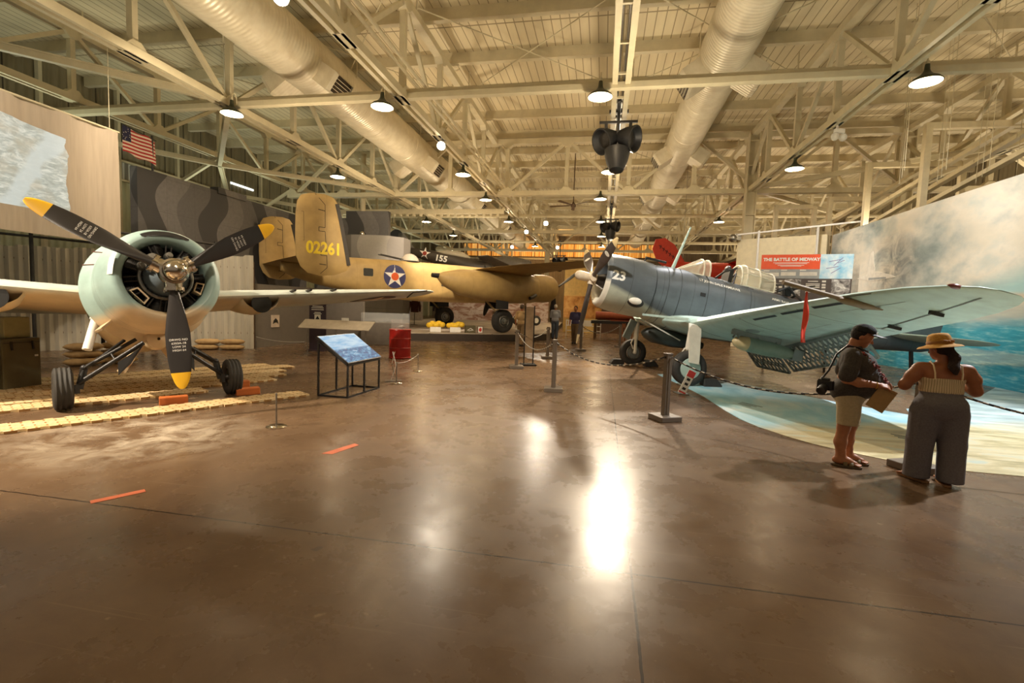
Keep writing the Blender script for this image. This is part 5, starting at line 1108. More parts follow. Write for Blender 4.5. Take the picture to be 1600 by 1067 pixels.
# white display wall meeting the mural
a, b = Vector((6.36, 25.7, 0)), Vector((9.93, 23.62, 0)); dr = (b-a).normalized(); nr = Vector((dr.y, -dr.x, 0))
m = MB(); m.bar(a+Vector((0, 0, 2.66))-nr*.3, b+Vector((0, 0, 2.66))-nr*.3-dr*.35, .6, 5.32)
tag(m.build('white_display_wall', M_['cream'], None, 0, .03), 'plain cream display wall behind the battle information panel', 'wall panel')
t = thing('white_rail_frame', 'thin white rail on posts in front of the cream display wall', 'rail', (0, 0, 0))
for q in (1.05, 3.45):
    m = MB(); p = a+dr*q+nr*.35; m.bar(p, p+Vector((0, 0, 5.62)), .08); m.build('post', M_['white'], t, 0)
m = MB(); m.bar(a+dr*.1+nr*.35+Vector((0, 0, 5.5)), b+dr*1.1+nr*.35+Vector((0, 0, 5.72)), .07); m.build('top_rail', M_['white'], t, 0)
m = MB(); m.ell((0, 0, 0), (.2, .16, .2)); m.box((.2, 0, .06), (.3, .2, .3)); tag(m.build('wall_speaker', M_['steel'], None, 40), 'small grey loudspeaker on the top corner of the cream display wall', 'loudspeaker').location = (6.1, 25.45, 5.35)
# steel support frames and raking braces behind the mural
def hframe(x, y, z0, z1, L, label):
    t = thing('mural_support_frame', label, 'support frame', (x, y, 0)); 
    m = MB(); m.bar((0, 0, 0), (0, 0, z1), .2, .2, up=(0, 1, 0)); m.build('post', M_['cream'], t, 0)
    m = MB(); m.bar((.1, 0, z1-.1), (L-.2, 0, z1-.1), .2, .2); m.build('arm', M_['cream'], t, 0)
    m = MB(); m.bar((L-.1, 0, 0), (L-.1, 0, z1-.1), .2, .2, up=(0, 1, 0)); m.build('rear_post', M_['cream'], t, 0)
hframe(10.45, 18.9, 4, 8.25, 4.5, 'tallest cream support frame standing behind the mural, nearest')
hframe(10.35, 22.3, 4, 7.95, 3.4, 'middle cream support frame behind the mural')
hframe(10.75, 26.6, 4, 7.55, 3.0, 'cream support frame behind the mural and beyond the cream display wall')
hframe(8.5, 27.2, 4, 7.3, 1.9, 'farthest cream support frame, behind the cream display wall')
for i, (p, q, l) in enumerate((((10.6, 25.5, 5.0), (13.6, 14.5, 8.8), 'lowest'), ((10.9, 25.5, 5.9), (14.2, 14.5, 9.6), 'second'), ((11.4, 27.5, 6.5), (15.4, 15.5, 10.6), 'topmost'), ((10.4, 24.5, 4.6), (12.3, 14.5, 7.3), 'front'))):
    m = MB(); c = (Vector(p)+Vector(q))/2; m.bar(Vector(p)-c, Vector(q)-c, .22, .14)
    for k in range(1, 9): m.box(tuple((Vector(p)-c).lerp(Vector(q)-c, k/9)), (.25, .08, .08))
    m.bar(Vector(p)-c, Vector((p[0], p[1], 0))-c, .12); m.bar(Vector(q)-c, Vector((q[0], q[1], 0))-c, .12)
    o = m.build('raking_beam', M_['cream'], None, 0); o.location = c; tag(o, l+' of the sloping drilled cream beams rising behind the mural', 'beam')
# information panel
t = thing('information_panel', 'large battle information panel with a red heading, behind the dive bomber cockpit', 'information panel', (4.75, 16.2, 0), math.atan2(-.55, 2.3))
PW, PH, P0 = 2.38, 2.05, 1.45
m = MB(); m.box((PW/2, .03, P0+PH/2), (PW, .06, PH)); m.build('board', paint('board_brown', sr(88, 76, 70), .5), t, 0, .005)
for x_ in (.25, PW-.5): m = MB(); m.box((x_, .06, .75), (.06, .06, 1.5)); m.build('leg', M_['darkmetal'], t, 0)
TX = Matrix(((1, 0, 0, 0), (0, 0, 1, -.003), (0, 1, 0, 0), (0, 0, 0, 1)))
def plate(name, x0, x1, z0, z1, mat, e=.002, par=None):
    m = MB(); m.box(((x0+x1)/2, -e, (z0+z1)/2), (x1-x0, .004, z1-z0)); return m.build(name, mat, par or t, 0)
top = P0+PH; hd = plate('heading_band', 0, 1.56, top-.44, top, paint('heading_red', sr(240, 92, 52), .5, var=.06))
m = flat_text('The Battle of Midway'.upper(), .13, Matrix.Translation((.80, 0, top-.15)) @ TX, 1.0, .006); m.v = [(x, -.006, z) for x, y, z in m.v]; m.build('heading_text', M_['letter'], hd, 0)
m = MB()
for z, w in ((.245, .95), (.275, .85), (.325, .70), (.35, .55)): m.box((.80, -.006, top-z), (w, .003, .013))
m.build('subheading_lines', M_['letter'], hd, 0)
t2 = NT('sky_photo'); v2 = t2.coord('Object'); M_['skyphoto'] = t2.set(t2.ramp(t2.noise(v2, 4, 4), [(.35, sr(232, 240, 242)), (.65, sr(150, 206, 232))]), .5)
sp = plate('sky_picture', 1.56, PW, top-.72, top, M_['skyphoto'])
m = MB()
for q in ((1.78, -.22, 2.05, -.16), (1.9, -.34, 2.12, -.10), (1.72, -.42, 2.02, -.36), (1.85, -.56, 2.08, -.40), (2.0, -.26, 2.16, -.18)): m.bar((q[0], -.006, top+q[1]), (q[2], -.006, top+q[3]), .016, .004, up=(0, 1, 0))
m.build('painted_planes', paint('mauve', sr(142, 128, 172), .5), sp, 0)
M_['pgrey'] = paint('panel_grey', sr(158, 158, 156), .5); M_['pdark'] = paint('panel_brown', sr(86, 74, 68), .5); M_['ppaper'] = paint('panel_cream', sr(222, 212, 198), .5)
t2 = NT('grey_photo'); v2 = t2.coord('Object'); M_['bwphoto'] = t2.set(t2.ramp(t2.noise(v2, 5, 5, .6, 1), [(.35, sr(70, 62, 58)), (.5, sr(160, 152, 146)), (.62, sr(228, 222, 214))]), .5)
plate('grey_band', 0, 1.56, top-.72, top-.44, M_['pgrey'])
m = MB()
for x0, x1, z in ((.08, .5, .60), (.55, .95, .58), (1.05, 1.5, .58)): m.box(((x0+x1)/2, -.007, top-z), (x1-x0, .003, .11)); m.box((x0+.08, -.007, top-z+.11), (.16, .003, .03))
m.build('caption_blocks', M_['ppaper'], t, 0)
for x0, x1, z0, z1, k in ((.68, 1.1, 1.24, .74, 'bwphoto'), (1.88, 2.34, 1.24, .74, 'bwphoto'), (.42, 1.08, 1.86, 1.42, 'bwphoto'), (1.88, 2.36, 1.86, 1.30, 'skyphoto')): plate('photograph', x0, x1, top-z0, top-z1, M_[k], .006)
m = MB()
for x0 in (.1, 1.22):
    for z in (.80, .88, .93, .98, 1.06, 1.12): m.box((x0+.19, -.007, top-z), (.36 if z > .8 else .26, .003, .028))
    for z in (.80, .90, .98, 1.08, 1.14): m.box((x0+.47, -.007, top-z), (.10, .003, .055))
for z in (1.42, 1.5, 1.56, 1.62, 1.72, 1.8): m.box((1.42, -.007, top-z), (.42, .003, .03))
for z in (1.44, 1.54, 1.66, 1.78): m.box((1.74, -.007, top-z), (.11, .003, .055))
m.build('text_blocks', M_['ppaper'], t, 0)
# floor map graphic
def m_map():
    t = NT('floor_map_print'); v = t.coord('Object'); s = t.sep(v)
    w1 = t.noise(t.coord('Object', (1, .55, 1), rot=(0, 0, .5)), 1.3, 6, .6, .8); blue = t.ramp(w1, [(.30, sr(128, 190, 210)), (.48, sr(170, 218, 234)), (.66, sr(222, 240, 244))])
    st = t.noise(t.coord('Object', (.5, 2.2, 1), rot=(0, 0, -.45)), 1.6, 7, .66, 1.2); sand = t.ramp(st, [(.30, sr(150, 140, 104)), (.44, sr(196, 184, 142)), (.56, sr(222, 210, 172)), (.68, sr(186, 206, 200))])
    e = t.math('SUBTRACT', t.math('ADD', t.math('MULTIPLY', s[0], .42), 6.35), s[1]); e = t.math('ADD', e, t.math('MULTIPLY', t.math('SUBTRACT', t.noise(v, .9, 5), .5), 1.4))
    k = t.ramp(t.math('ADD', t.math('MULTIPLY', e, .9), .5), [(.2, (0, 0, 0)), (.6, (1, 1, 1))])
    far = t.ramp(t.noise(t.coord('Object', (.6, 1.7, 1), rot=(0, 0, -.4)), 1.8, 6), [(.4, sr(136, 150, 152)), (.62, sr(196, 210, 210))])
    k2 = t.ramp(t.math('MULTIPLY', t.math('SUBTRACT', t.math('SUBTRACT', s[1], t.math('MULTIPLY', s[0], -.9)), 13.6), .6), [(0, (0, 0, 0)), (1, (.8, .8, .8))])
    return t.set(t.mix(k2, t.mix(k, blue, sand), far), .34)
near = [(1.47, 12.98), (1.62, 12.2), (1.78, 11.45), (1.93, 10.6), (2.03, 9.91), (2.08, 9.2), (2.12, 8.6), (2.20, 7.95), (2.33, 7.5), (2.55, 7.05), (2.75, 6.75), (3.0, 6.5), (3.42, 6.19), (3.9, 6.05), (4.55, 6.02), (6, 6.15), (9.9, 6.4)]
farp = [(9.9, 14.2), (8.2, 12.2), (6.7, 10.9), (5.6, 10.0), (5.32, 9.36), (4.9, 9.85), (4.57, 10.25), (3.96, 11.26), (3.7, 11.6), (3.38, 12.02), (3.0, 12.3), (2.61, 12.87), (2.0, 13.3)]
m = MB(); m.prism(near+farp, .001, .006); tag(m.build('floor_map', m_map(), None, 0), 'blue and sand coloured sea map printed on the floor under the dive bomber wing', 'floor graphic')
m = MB(); m.prism([(0, 0), (.5, -.14), (.55, .0), (.05, .14)], .0, .004); m.prism([(.1, .2), (.5, .08), (.52, .16), (.12, .28)], 0, .004)
# small map captions
mp = bpy.data.objects['floor_map']
for x, y, rz, w in ((2.75, 9.35, -1.0, .45), (4.35, 7.55, -.6, .5)):
    m = MB()
    for k in range(3): m.box((0, -.09*k, .0075), (w*(1-.2*k), .035, .002))
    o = m.build('map_caption', paint('caption_grey', sr(92, 108, 112), .5), mp, 0); o.location = (x, y, 0); o.rotation_euler = (0, 0, rz)
# stanchions and ropes
M_['stan'] = paint('stanchion_grey', sr(110, 98, 84), .5, var=.08)
st0 = None
def stanchion(x, y, rz, label, h=1.0):
    global st0
    if st0 is None:
        t = thing('stanchion', label, 'barrier post', (x, y, 0), rz, 'grey barrier posts')
        m = MB(); m.box((0, 0, .04), (.36, .36, .08)); m.build('base', M_['stan'], t, 0, .01)
        m = MB(); m.box((0, 0, .08+(h-.08)/2), (.09, .09, h-.08)); m.bar((0, -.047, .1), (0, -.047, h-.04), .02, .006, up=(0, 1, 0)); m.box((0, 0, h+.01), (.10, .10, .03)); m.build('post', M_['stan'], t, 0, .006)
        m = MB(); m.cyl((-.07, 0, h-.04), (.07, 0, h-.04), .018, n=10); m.build('rope_ring', M_['darkmetal'], t)
        st0 = t
    else: dup(st0, (x, y, 0), rz, label)
SPTS = dict(A=(1.0, 7.54), B=(-.9, 9.43), C=(-2.22, 12.6), D=(-.80, 18.9), E=(.78, 21.58), F=(-1.71, 15.47), H=(3.46, 5.93), I=(6.6, 5.3), J=(-.95, 17.0))
for k, l in (('A', 'grey square barrier post nearest the camera, beside the dive bomber wheel'), ('B', 'grey barrier post second nearest, in the middle of the aisle'), ('C', 'grey barrier post left of the framed sign in the aisle'), ('F', 'grey barrier post behind the framed sign, before the person in blue shirt'), ('D', 'grey barrier post by the person in the navy shirt'), ('E', 'grey barrier post beyond the dive bomber propeller'), ('H', 'grey barrier post behind the legs of the person in wide trousers')): stanchion(*SPTS[k], {'A': .5, 'B': .1, 'H': .4}.get(k, .3), l)
ROPA, ROPB = paint('rope_black', sr(40, 38, 36), .7), paint('rope_white', sr(206, 196, 178), .7)
def rope(p, q, sag, label, z=.96, r=.013):
    p = Vector((*p, z)); q = Vector((*q, z)); L = (q-p).length; n = max(24, int(L/.045)); m = MB()
    pts = [p.lerp(q, i/n)-Vector((0, 0, sag*4*(i/n)*(1-i/n))) for i in range(n+1)]
    m.tube(pts, r, 6); 
    m.mi = [1 if ((k//6+(k % 6)//2) % 3) == 0 else 0 for k in range(len(m.f))]
    tag(m.build('barrier_rope', [ROPA, ROPB], None, 60), label, 'rope')
def off(p, q, d=.06): p, q = Vector(SPTS[p]), Vector(SPTS[q]); u = (q-p).normalized()*d; return tuple(p+u), tuple(q-u)
rope(*off('A', 'B'), .26, 'black and white rope sagging between the two nearest barrier posts')
rope(*off('A', 'H'), .30, 'black and white rope passing behind the two visitors to the nearest post')
a_, b_ = off('H', 'I'); rope(a_, b_, .30, 'black and white rope leaving the picture at the right edge')
rope(*off('B', 'C'), .28, 'pale rope from the aisle post to the post left of the framed sign')
rope(*off('C', 'F'), .2, 'rope between the two posts around the framed sign')
rope(*off('D', 'E'), .3, 'rope far back beneath the dive bomber propeller')
tag(MB().box((0, 0, .5), (.09, .09, 1.0)).box((0, 0, .04), (.36, .36, .08)).build('stanchion', M_['stan'], None, 0, .006), 'grey barrier post at the far right end of the rope', 'barrier post', 'grey barrier posts').location = (*SPTS['I'], 0)
# framed sign in the aisle
t = thing('framed_sign', 'tall narrow tan sign in a dark floor stand between the aisle posts', 'sign', (-2.02, 13.4, 0), .3)
m = MB(); m.box((0, 0, .02), (.42, .42, .04)); m.build('base', M_['black'], t, 0)
m = MB()
for e in (-.13, .13): m.box((e, 0, .85), (.03, .03, 1.66))
m.build('frame', M_['black'], t, 0)
m = MB(); m.box((0, 0, 1.0), (.22, .02, 1.3)); m.build('sign_panel', paint('sign_tan', sr(160, 138, 110), .6, var=.2), t, 0)
# tag board leaning at the wheel, chocks
t = thing('warning_card', 'small leaning red and white card at the foot of the dive bomber wheel', 'card', (1.60, 9.98, 0), .2)
Tm = Matrix.Rotation(R(24), 4, 'Y'); m = MB(); m.box((0, 0, .28), (.15, .02, .50), Tm); cdo = m.build('board', M_['letter'], t, 0)
for z_, h_ in ((.46, .13), (.06, .03)): m = MB(); m.box((0, -.012, z_), (.152, .004, h_), Tm); m.build('red_band', paint('card_red', sr(214, 70, 70), .5), cdo, 0)
m = MB()
for z in (.14, .24, .34): m.box((0, -.012, z), (.07, .004, .05), Tm @ Matrix.Translation((0, 0, 0)))
m.build('pictograms', M_['black'], cdo, 0)
m = MB(); m.box((.05, .1, .012), (.22, .3, .024)); m.bar((.02, .16, .02), (.14, .02, .34), .02); m.build('stand', M_['steel'], t, 0)
for (x, y, rz, l, d) in ((2.45, 11.42, .2, 'dark wedge chock right of the dive bomber near wheel', 1), (.50, 14.95, .2, 'dark chock left of the dive bomber far wheel', 0), (1.45, 14.85, .2, 'dark chock right of the dive bomber far wheel', 1)):
    m = MB(); m.prism([(-.18, 0), (.22, 0), (.22, .04), (.10, .18), (-.18, .18)] if d else [(-.22, 0), (.18, 0), (.18, .16), (-.14, .16), (-.22, .05)], -.14, .14, Matrix(((1, 0, 0, 0), (0, 0, 1, 0), (0, 1, 0, 0), (0, 0, 0, 1))))
    o = m.build('wheel_chock', M_['rubber'], None, 0, .01); o.location = (x, y, 0); o.rotation_euler = (0, 0, rz); tag(o, l, 'chock')
# ================================================================== left floor: mats, chocks, crates, monitor, drum, rails, platform contents
def m_mat():
    t = NT('woven_straw_mat'); v = t.coord('Object'); 
    b = t.new('ShaderNodeTexBrick'); b.inputs['Scale'].default_value = 1; b.inputs['Brick Width'].default_value = .20; b.inputs['Row Height'].default_value = .075; b.inputs['Mortar Size'].default_value = .010; b.inputs['Bias'].default_value = 0
    b.inputs['Color1'].default_value = (*sr(224, 198, 148), 1); b.inputs['Color2'].default_value = (*sr(238, 220, 180), 1); b.inputs['Mortar'].default_value = (*sr(150, 108, 58), 1); t.link(v, b.inputs['Vector'])
    n = t.noise(v, 14, 4); c = t.mix(t.ramp(n, [(.35, (0, 0, 0)), (.7, (.4, .4, .4))]), b.outputs['Color'], sr(196, 158, 98)); t.bump(b.outputs['Fac'], .4, .01)
    return t.set(c, .75)
M_['mat'] = m_mat(); MU = Vector((.491, .871)); MN = Vector((-.871, .491)); MO = Vector((-6.63, 4.17))
def straw_mat(o0, w, u0, u1, label):
    L = u1-u0; n = int(L/.19); lo = []; hi = []
    for i in range(n):
        x = i*.19; lo += [(x, 0), (x+.11, 0), (x+.11, .035), (x+.19, .035)]; hi += [(x, w), (x+.09, w), (x+.09, w-.035), (x+.19, w-.035)]
    m = MB(); m.prism(lo+list(reversed(hi)), .002, .034); o = m.build('straw_mat', M_['mat'], None, 0); p = MO+MU*u0+MN*o0; o.location = (p.x, p.y, 0); o.rotation_euler = (0, 0, math.atan2(MU.y, MU.x)); tag(o, label, 'mat', 'straw mats under the fighter')
straw_mat(0, .50, -3.2, 3.75, 'long straw mat strip nearest the camera, in front of the orange chocks')
for k, (e, l) in enumerate(((2.7, 'straw mat strip just behind the fighter left wheel'), (4.0, 'second straw mat strip behind the wheels'), (4.45, 'third straw mat strip, reaching past the right wheel'), (4.7, 'fourth straw mat strip under the fuselage'), (5.2, 'fifth straw mat strip, rear of the row'), (4.9, 'rearmost straw mat strip near the sandbags'))):
    straw_mat(1.34+.535*k, .50, -2.6+.25*k, e, l)
M_['chockwood'] = paint('orange_wood', sr(196, 106, 48), .6, var=.18, scale=5, stretch=(.4, 3, 3))
def chock(x, y, rz, label, z=0):
    t = thing('wooden_chock', label, 'chock', (x, y, z), rz)
    m = MB(); m.box((0, 0, .06), (.36, .15, .12)); m.build('block', M_['chockwood'], t, 0, .012)
    m = MB(); m.cyl((.184, -.03, .07), (.178, -.03, .07), .02, n=10); m.cyl((-.184, -.03, .07), (-.178, -.03, .07), .02, n=10); m.build('bolt', M_['darkmetal'], t, 0)
chock(-6.33, 6.12, R(48), 'bright orange wooden chock lying on the floor between the fighter wheels'); chock(-5.88, 7.12, R(50), 'red-brown wooden chock in front of the fighter right wheel', .0); chock(-6.35, 7.45, R(50), 'small end of a wooden chock behind the fighter right wheel', .036)
for pts, l in (([(-3.92, 3.02), (-3.86, 2.98), (-3.68, 3.28), (-3.74, 3.32)], 'orange tape mark on the floor at the lower left'), ([(-2.9, 4.6), (-2.78, 4.62), (-2.68, 5.0), (-2.76, 5.04), (-2.84, 4.8)], 'orange arrow tape mark on the floor in front of the monitor stand')):
    tag(MB().prism(pts, .001, .003).build('floor_tape', paint('tape_orange', sr(204, 108, 72), .6, var=.2), None, 0), l, 'tape')
# olive cabinet and box
M_['olive'] = paint('olive_metal', sr(92, 84, 58), .5, var=.15, scale=5)
t = thing('field_cabinet', 'olive metal field cabinet under the fighter left wing', 'cabinet', (-9.75, 6.27, 0), 0)
m = MB(); m.box((0, 0, .43), (.66, .54, .84)); m.box((0, 0, .02), (.6, .5, .04)); m.build('body', M_['olive'], t, 0, .015)
m = MB(); 
for y in (-.15, .15): m.bar((.34, y, .80), (.36, y, .66), .03, .02); 
m.box((.335, 0, .78), (.01, .5, .012)); m.build('latches', M_['darkmetal'], t, 0)
m = MB(); m.box((.338, .2, .55), (.006, .05, .03)); m.build('plate', M_['letter'], t, 0)
m = MB(); m.box((0, 0, .17), (.42, .36, .34)); o = m.build('pale_box', paint('khaki_box', sr(158, 150, 112), .6), None, 0, .01); o.location = (-9.75, 6.3, .852); tag(o, 'pale khaki box standing on the olive cabinet', 'box')
m = MB(); m.box((0, 0, .4), (.6, .5, .8)); o = m.build('dark_cabinet', M_['olive'], None, 0, .015); o.location = (-9.75, 5.6, 0); tag(o, 'dark cabinet cut by the left picture edge', 'cabinet')
m = MB(); m.box((0, 0, 0), (.05, 1.1, .32)); o = m.build('dark_slot_board', M_['darkmetal'], None, 0); o.location = (-13.95, 11.45, 1.55); o.rotation_euler = (0, 0, R(-38)); tag(o, 'dark board drawn as a slot opening in the left metal fence under the wing', 'board')  # solid board put in as the dark of an opening in the fence
# monitor on an open black frame
t = thing('monitor_stand', 'black open-frame stand carrying a slanted blue picture monitor', 'monitor stand', (-4.45, 7.95, 0), R(-2))
X0, X1, Y0, Y1 = -.28, .28, -.54, .54; m = MB(); s_ = .028
for x in (X0, X1):
    for y in (Y0, Y1): m.bar((x, y, 0), (x, y, .93 if x < 0 else .56), s_)
    m.bar((x, Y0, s_/2), (x, Y1, s_/2), s_)
m.bar((0, Y0, 0), (0, Y0, .74), s_) if False else None
for y in (Y0, Y1): m.bar((X0, y, s_/2), (X1, y, s_/2), s_); m.bar((X0, y, .93), (X1, y, .56), s_)
m.bar((X0, Y0, .93), (X0, Y1, .93), s_); m.bar((X1, Y0, .56), (X1, Y1, .56), s_); m.bar((X1, 0, 0), (X1, 0, .56), s_); m.bar((X0, 0, 0), (X0, 0, .93), s_)
m.build('frame', M_['black'], t, 0)
def m_seapic():
    t = NT('screen_sea_picture'); v = t.coord('Object'); s = t.sep(v)      # x down the slope, y across
    n = t.noise(t.coord('Object', (7, 3, 1)), 2.2, 7, .66, .8); sea = t.ramp(n, [(.30, sr(8, 40, 84)), (.46, sr(22, 92, 150)), (.58, sr(84, 162, 206)), (.70, sr(214, 234, 246))])
    sky = t.ramp(t.noise(t.coord('Object', (5, 1.4, 1)), 1.8, 4), [(.35, sr(120, 180, 224)), (.6, sr(196, 226, 244))])
    c = t.mix(t.ramp(t.math('ADD', s[0], t.math('MULTIPLY', t.math('SUBTRACT', n, .5), .12)), [(.0, (0, 0, 0)), (.035, (1, 1, 1))]), sky, sea); t.link(c, t.b.inputs['Emission Color']); return t.set((.01, .01, .012), .6, Emission_Strength=.8, Specular_IOR_Level=.15)
Ms = Matrix.Translation((.0, 0, .80)) @ Matrix.Rotation(math.atan2(.40, .56), 4, 'Y')
m = MB(); m.box((0, 0, 0), (.74, 1.16, .045)); sc = m.build('monitor', M_['black'], t, 0, .006); sc.matrix_local = Ms
m = MB(); m.box((0, 0, .024), (.70, 1.12, .004)); m.build('screen_picture', m_seapic(), sc, 0)
# red drum with a clear case
t = thing('red_drum_pedestal', 'red drum pedestal with a clear display box on top', 'pedestal', (-5.9, 13.4, 0))
m = MB(); m.lathe([(0, .001), (0, .31), (.01, .32), (.03, .325), (.05, .312), (.30, .312), (.31, .325), (.33, .312), (.58, .312), (.59, .325), (.61, .312), (.82, .312), (.84, .325), (.86, .32), (.86, .001)], 40, Matrix(((0, 0, 1, 0), (0, 1, 0, 0), (1, 0, 0, 0), (0, 0, 0, 1)))); m.build('drum', paint('drum_red', sr(176, 32, 26), .3, var=.12), t, 30)
m = MB(); m.box((0, 0, 1.01), (.40, .40, .29)); m.build('clear_box', M_['acrylic'], t, 0); m = MB(); m.box((0, 0, .90), (.2, .14, .05)); m.cyl((-.05, 0, .93), (.08, .02, .97), .02); m.build('relic', M_['steel'], t, 0)
# reader rail
t = thing('reader_rail', 'long slanted grey reader rail on thin posts behind the monitor stand', 'reader rail', (-7.8, 13.05, 0), 0)
m = MB(); m.box((0, 0, 0), (2.3, .46, .02), Matrix.Translation((0, .05, .92)) @ Matrix.Rotation(R(32), 4, 'X')); m.build('reader_panel', paint('reader_grey', sr(168, 156, 138), .5), t, 0)
for x in (-.95, 0, .95):
    m = MB(); m.cyl((x, .05, 0), (x, .05, .92), .02, n=10); m.build('post', M_['steel'], t); m = MB(); m.cyl((x, .05, 0), (x, .05, .015), .13, n=20); m.build('foot', M_['steel'], t)
m = MB(); m.box((.2, .2, 1.09), (.22, .03, .08)); m.build('label_holder', M_['letter'], t, 0)
# purple notice panel
t = thing('purple_notice_panel', 'dark purple upright notice panel with white lines beside the grey partition', 'sign', (-9.05, 14.1, 0), R(8))
m = MB(); m.box((0, 0, .78), (.55, .04, 1.5)); m.box((0, 0, .02), (.6, .3, .04)); m.build('board', paint('notice_purple', sr(66, 54, 66), .5), t, 0)
m = MB()
for z, w in ((1.44, .34), (1.39, .4), (1.33, .4), (1.24, .2), (1.20, .26)): m.box((0, -.023, z), (w, .004, .022))
m.box((0, -.023, 1.08), (.2, .004, .18)); m.build('white_lines', M_['letter'], t, 0); m = MB(); m.prism([(-.07, -.06), (.07, -.06), (0, .05)], 0, .004, Matrix(((1, 0, 0, 0), (0, 0, -1, -.026), (0, 1, 0, 1.08), (0, 0, 0, 1)))); m.build('emblem', M_['black'], t, 0)
# low cord posts
lp0 = None
def lowpost(x, y, label, h=.43):
    global lp0
    if lp0 is None:
        t = thing('low_cord_post', label, 'cord post', (x, y, 0), 0, 'low steel cord posts'); m = MB(); m.cyl((0, 0, .012), (0, 0, h), .011, n=10); m.ell((0, 0, h), .014, 8, 6); m.build('post', M_['steel'], t)
        m = MB(); m.lathe([(0, .001), (0, .125), (.012, .125), (.022, .10), (.026, .001)], 28, Matrix(((0, 0, 1, 0), (0, 1, 0, 0), (1, 0, 0, 0), (0, 0, 0, 1)))); m.build('base', M_['chrome'], t); lp0 = t
    else: dup(lp0, (x, y, 0), 0, label)
LP = [(-4.06, 5.42, 'low steel cord post nearest the camera, left of the monitor stand'), (-4.35, 10.96, 'low steel cord post right of the red drum'), (-8.47, 12.55, 'low steel cord post in front of the reader rail'), (-10.67, 13.31, 'low steel cord post at the foot of the grey partition'), (-4.08, 9.12, 'low steel cord post in front of the red drum')]
for p in LP: lowpost(*p)
def cord(i, j, label):
    p, q = Vector((*LP[i][:2], .42)), Vector((*LP[j][:2], .42)); m = MB(); m.tube([p.lerp(q, k/10)-Vector((0, 0, .06*4*k/10*(1-k/10))) for k in range(11)], .004, 5); tag(m.build('thin_cord', M_['letter'], None), label, 'cord')
cord(2, 3, 'thin white cord in front of the grey partition'); cord(4, 1, 'thin white cord before the red drum'); 
t = thing('clear_sign_holder', 'clear bent sign holder standing in front of the red drum', 'sign holder', (-4.25, 9.35, 0), .4)
m = MB(); m.box((0, 0, .01), (.34, .22, .02)); m.build('foot', M_['steel'], t, 0); m = MB(); m.bar((-.05, 0, .02), (.05, 0, .34), .2, .01); m.bar((.05, 0, .34), (-.02, 0, .62), .2, .01); m.build('clear_sheet', M_['acrylic2'], t, 0)
m = MB(); m.bar((-.04, 0, .36), (.02, -.02, .62), .02, .01); m.cyl((.03, 0, .02), (-.03, 0, .36), .010, n=8); m.build('stem', M_['chrome'], t)
# long clear case behind the drum
t = thing('clear_display_case', 'long clear acrylic display case on a grey plinth at the platform edge', 'display case', (-8.35, 17.6, 0), R(20))
m = MB(); m.box((0, 0, .42), (1.8, .6, .84)); m.build('plinth', paint('plinth_grey', sr(112, 104, 96), .6), t, 0); m = MB(); m.box((0, 0, 1.03), (1.8, .6, .38)); m.build('clear_cover', M_['acrylic'], t, 0)
m = MB(); m.box((-.5, 0, .88), (.2, .1, .06)); m.box((.1, 0, .87), (.3, .12, .03)); m.build('relics', M_['steel'], t, 0)
# ------------------------------------------------------------------ on the platform
pz = PZ
for x, y, l, cl in ((-7.55, 21.1, 'bundle of yellow life vests on the platform, left', 0), (-6.75, 21.55, 'bundle of yellow life vests on the platform, right', 1)):
    t = thing('life_vest_bundle', l, 'life vest', (x, y, pz), .3)
    m = MB(); m.box((0, 0, .12), (.5, .36, .24)); m.build('white_box', M_['white'], t, 0, .02)
    m = MB()
    for k in range(5): m.ell((-.28+.14*k, random.uniform(-.06, .06), .34+random.uniform(-.04, .06)), (.16, .15, .13), 12, 8)
    m.build('vest', paint('vest_yellow', sr(238, 196, 48), .55, var=.15), t, 60)
t = thing('olive_sign_box', 'small olive box with pale letters on the platform edge', 'box', (-6.05, 21.6, pz), .55); m = MB(); m.box((0, 0, .17), (.46, .2, .34)); m.build('box', M_['olive'], t, 0); m = MB(); m.bar((-.16, -.104, .12), (.0, -.104, .22), .02, .004, up=(0, 1, 0)); m.bar((.0, -.104, .22), (.14, -.104, .12), .02, .004, up=(0, 1, 0)); m.bar((-.1, -.104, .1), (.12, -.104, .14), .02, .004, up=(0, 1, 0)); m.build('pale_letters', M_['letter'], t, 0)
t = thing('picture_frame', 'small framed red and white picture standing on the platform edge', 'framed picture', (-5.6, 21.75, pz), .5); m = MB(); m.box((0, 0, .16), (.26, .03, .32)); m.build('frame', M_['wooddark'], t, 0); m = MB(); m.box((0, -.018, .16), (.21, .004, .27)); p_ = m.build('picture', M_['letter'], t, 0); m = MB(); m.ell((0, -.022, .16), (.07, .004, .09)); m.build('red_shape', paint('pic_red', sr(196, 60, 50), .5), p_)
# backdrop panels at the rear of the platform
def m_brick():
    t = NT('printed_backdrop'); v = t.coord('Object'); n = t.noise(t.coord('Object', (1, 1, 2.5)), .8, 7, .65, .8); c = t.ramp(n, [(.32, sr(112, 72, 54)), (.46, sr(158, 120, 98)), (.56, sr(206, 190, 176)), (.68, sr(146, 96, 72))]); return t.set(c, .7)
M_['backprint'] = m_brick()
m = MB(); m.box((0, 0, 1.5), (9.5, .12, 3.0)); tag(m.build('printed_backdrop', M_['backprint'], None, 0), 'brown and white printed backdrop at the rear of the platform', 'backdrop panel').location = (-9.3, 40.5, pz)
m = MB(); m.box((0, 0, 1.3), (3.4, .12, 2.6)); tag(m.build('pale_backdrop', paint('backdrop_pale', sr(176, 166, 160), .7, var=.15), None, 0), 'pale grey backdrop panel left of the printed backdrop', 'backdrop panel').location = (-15.0, 34.2, pz)
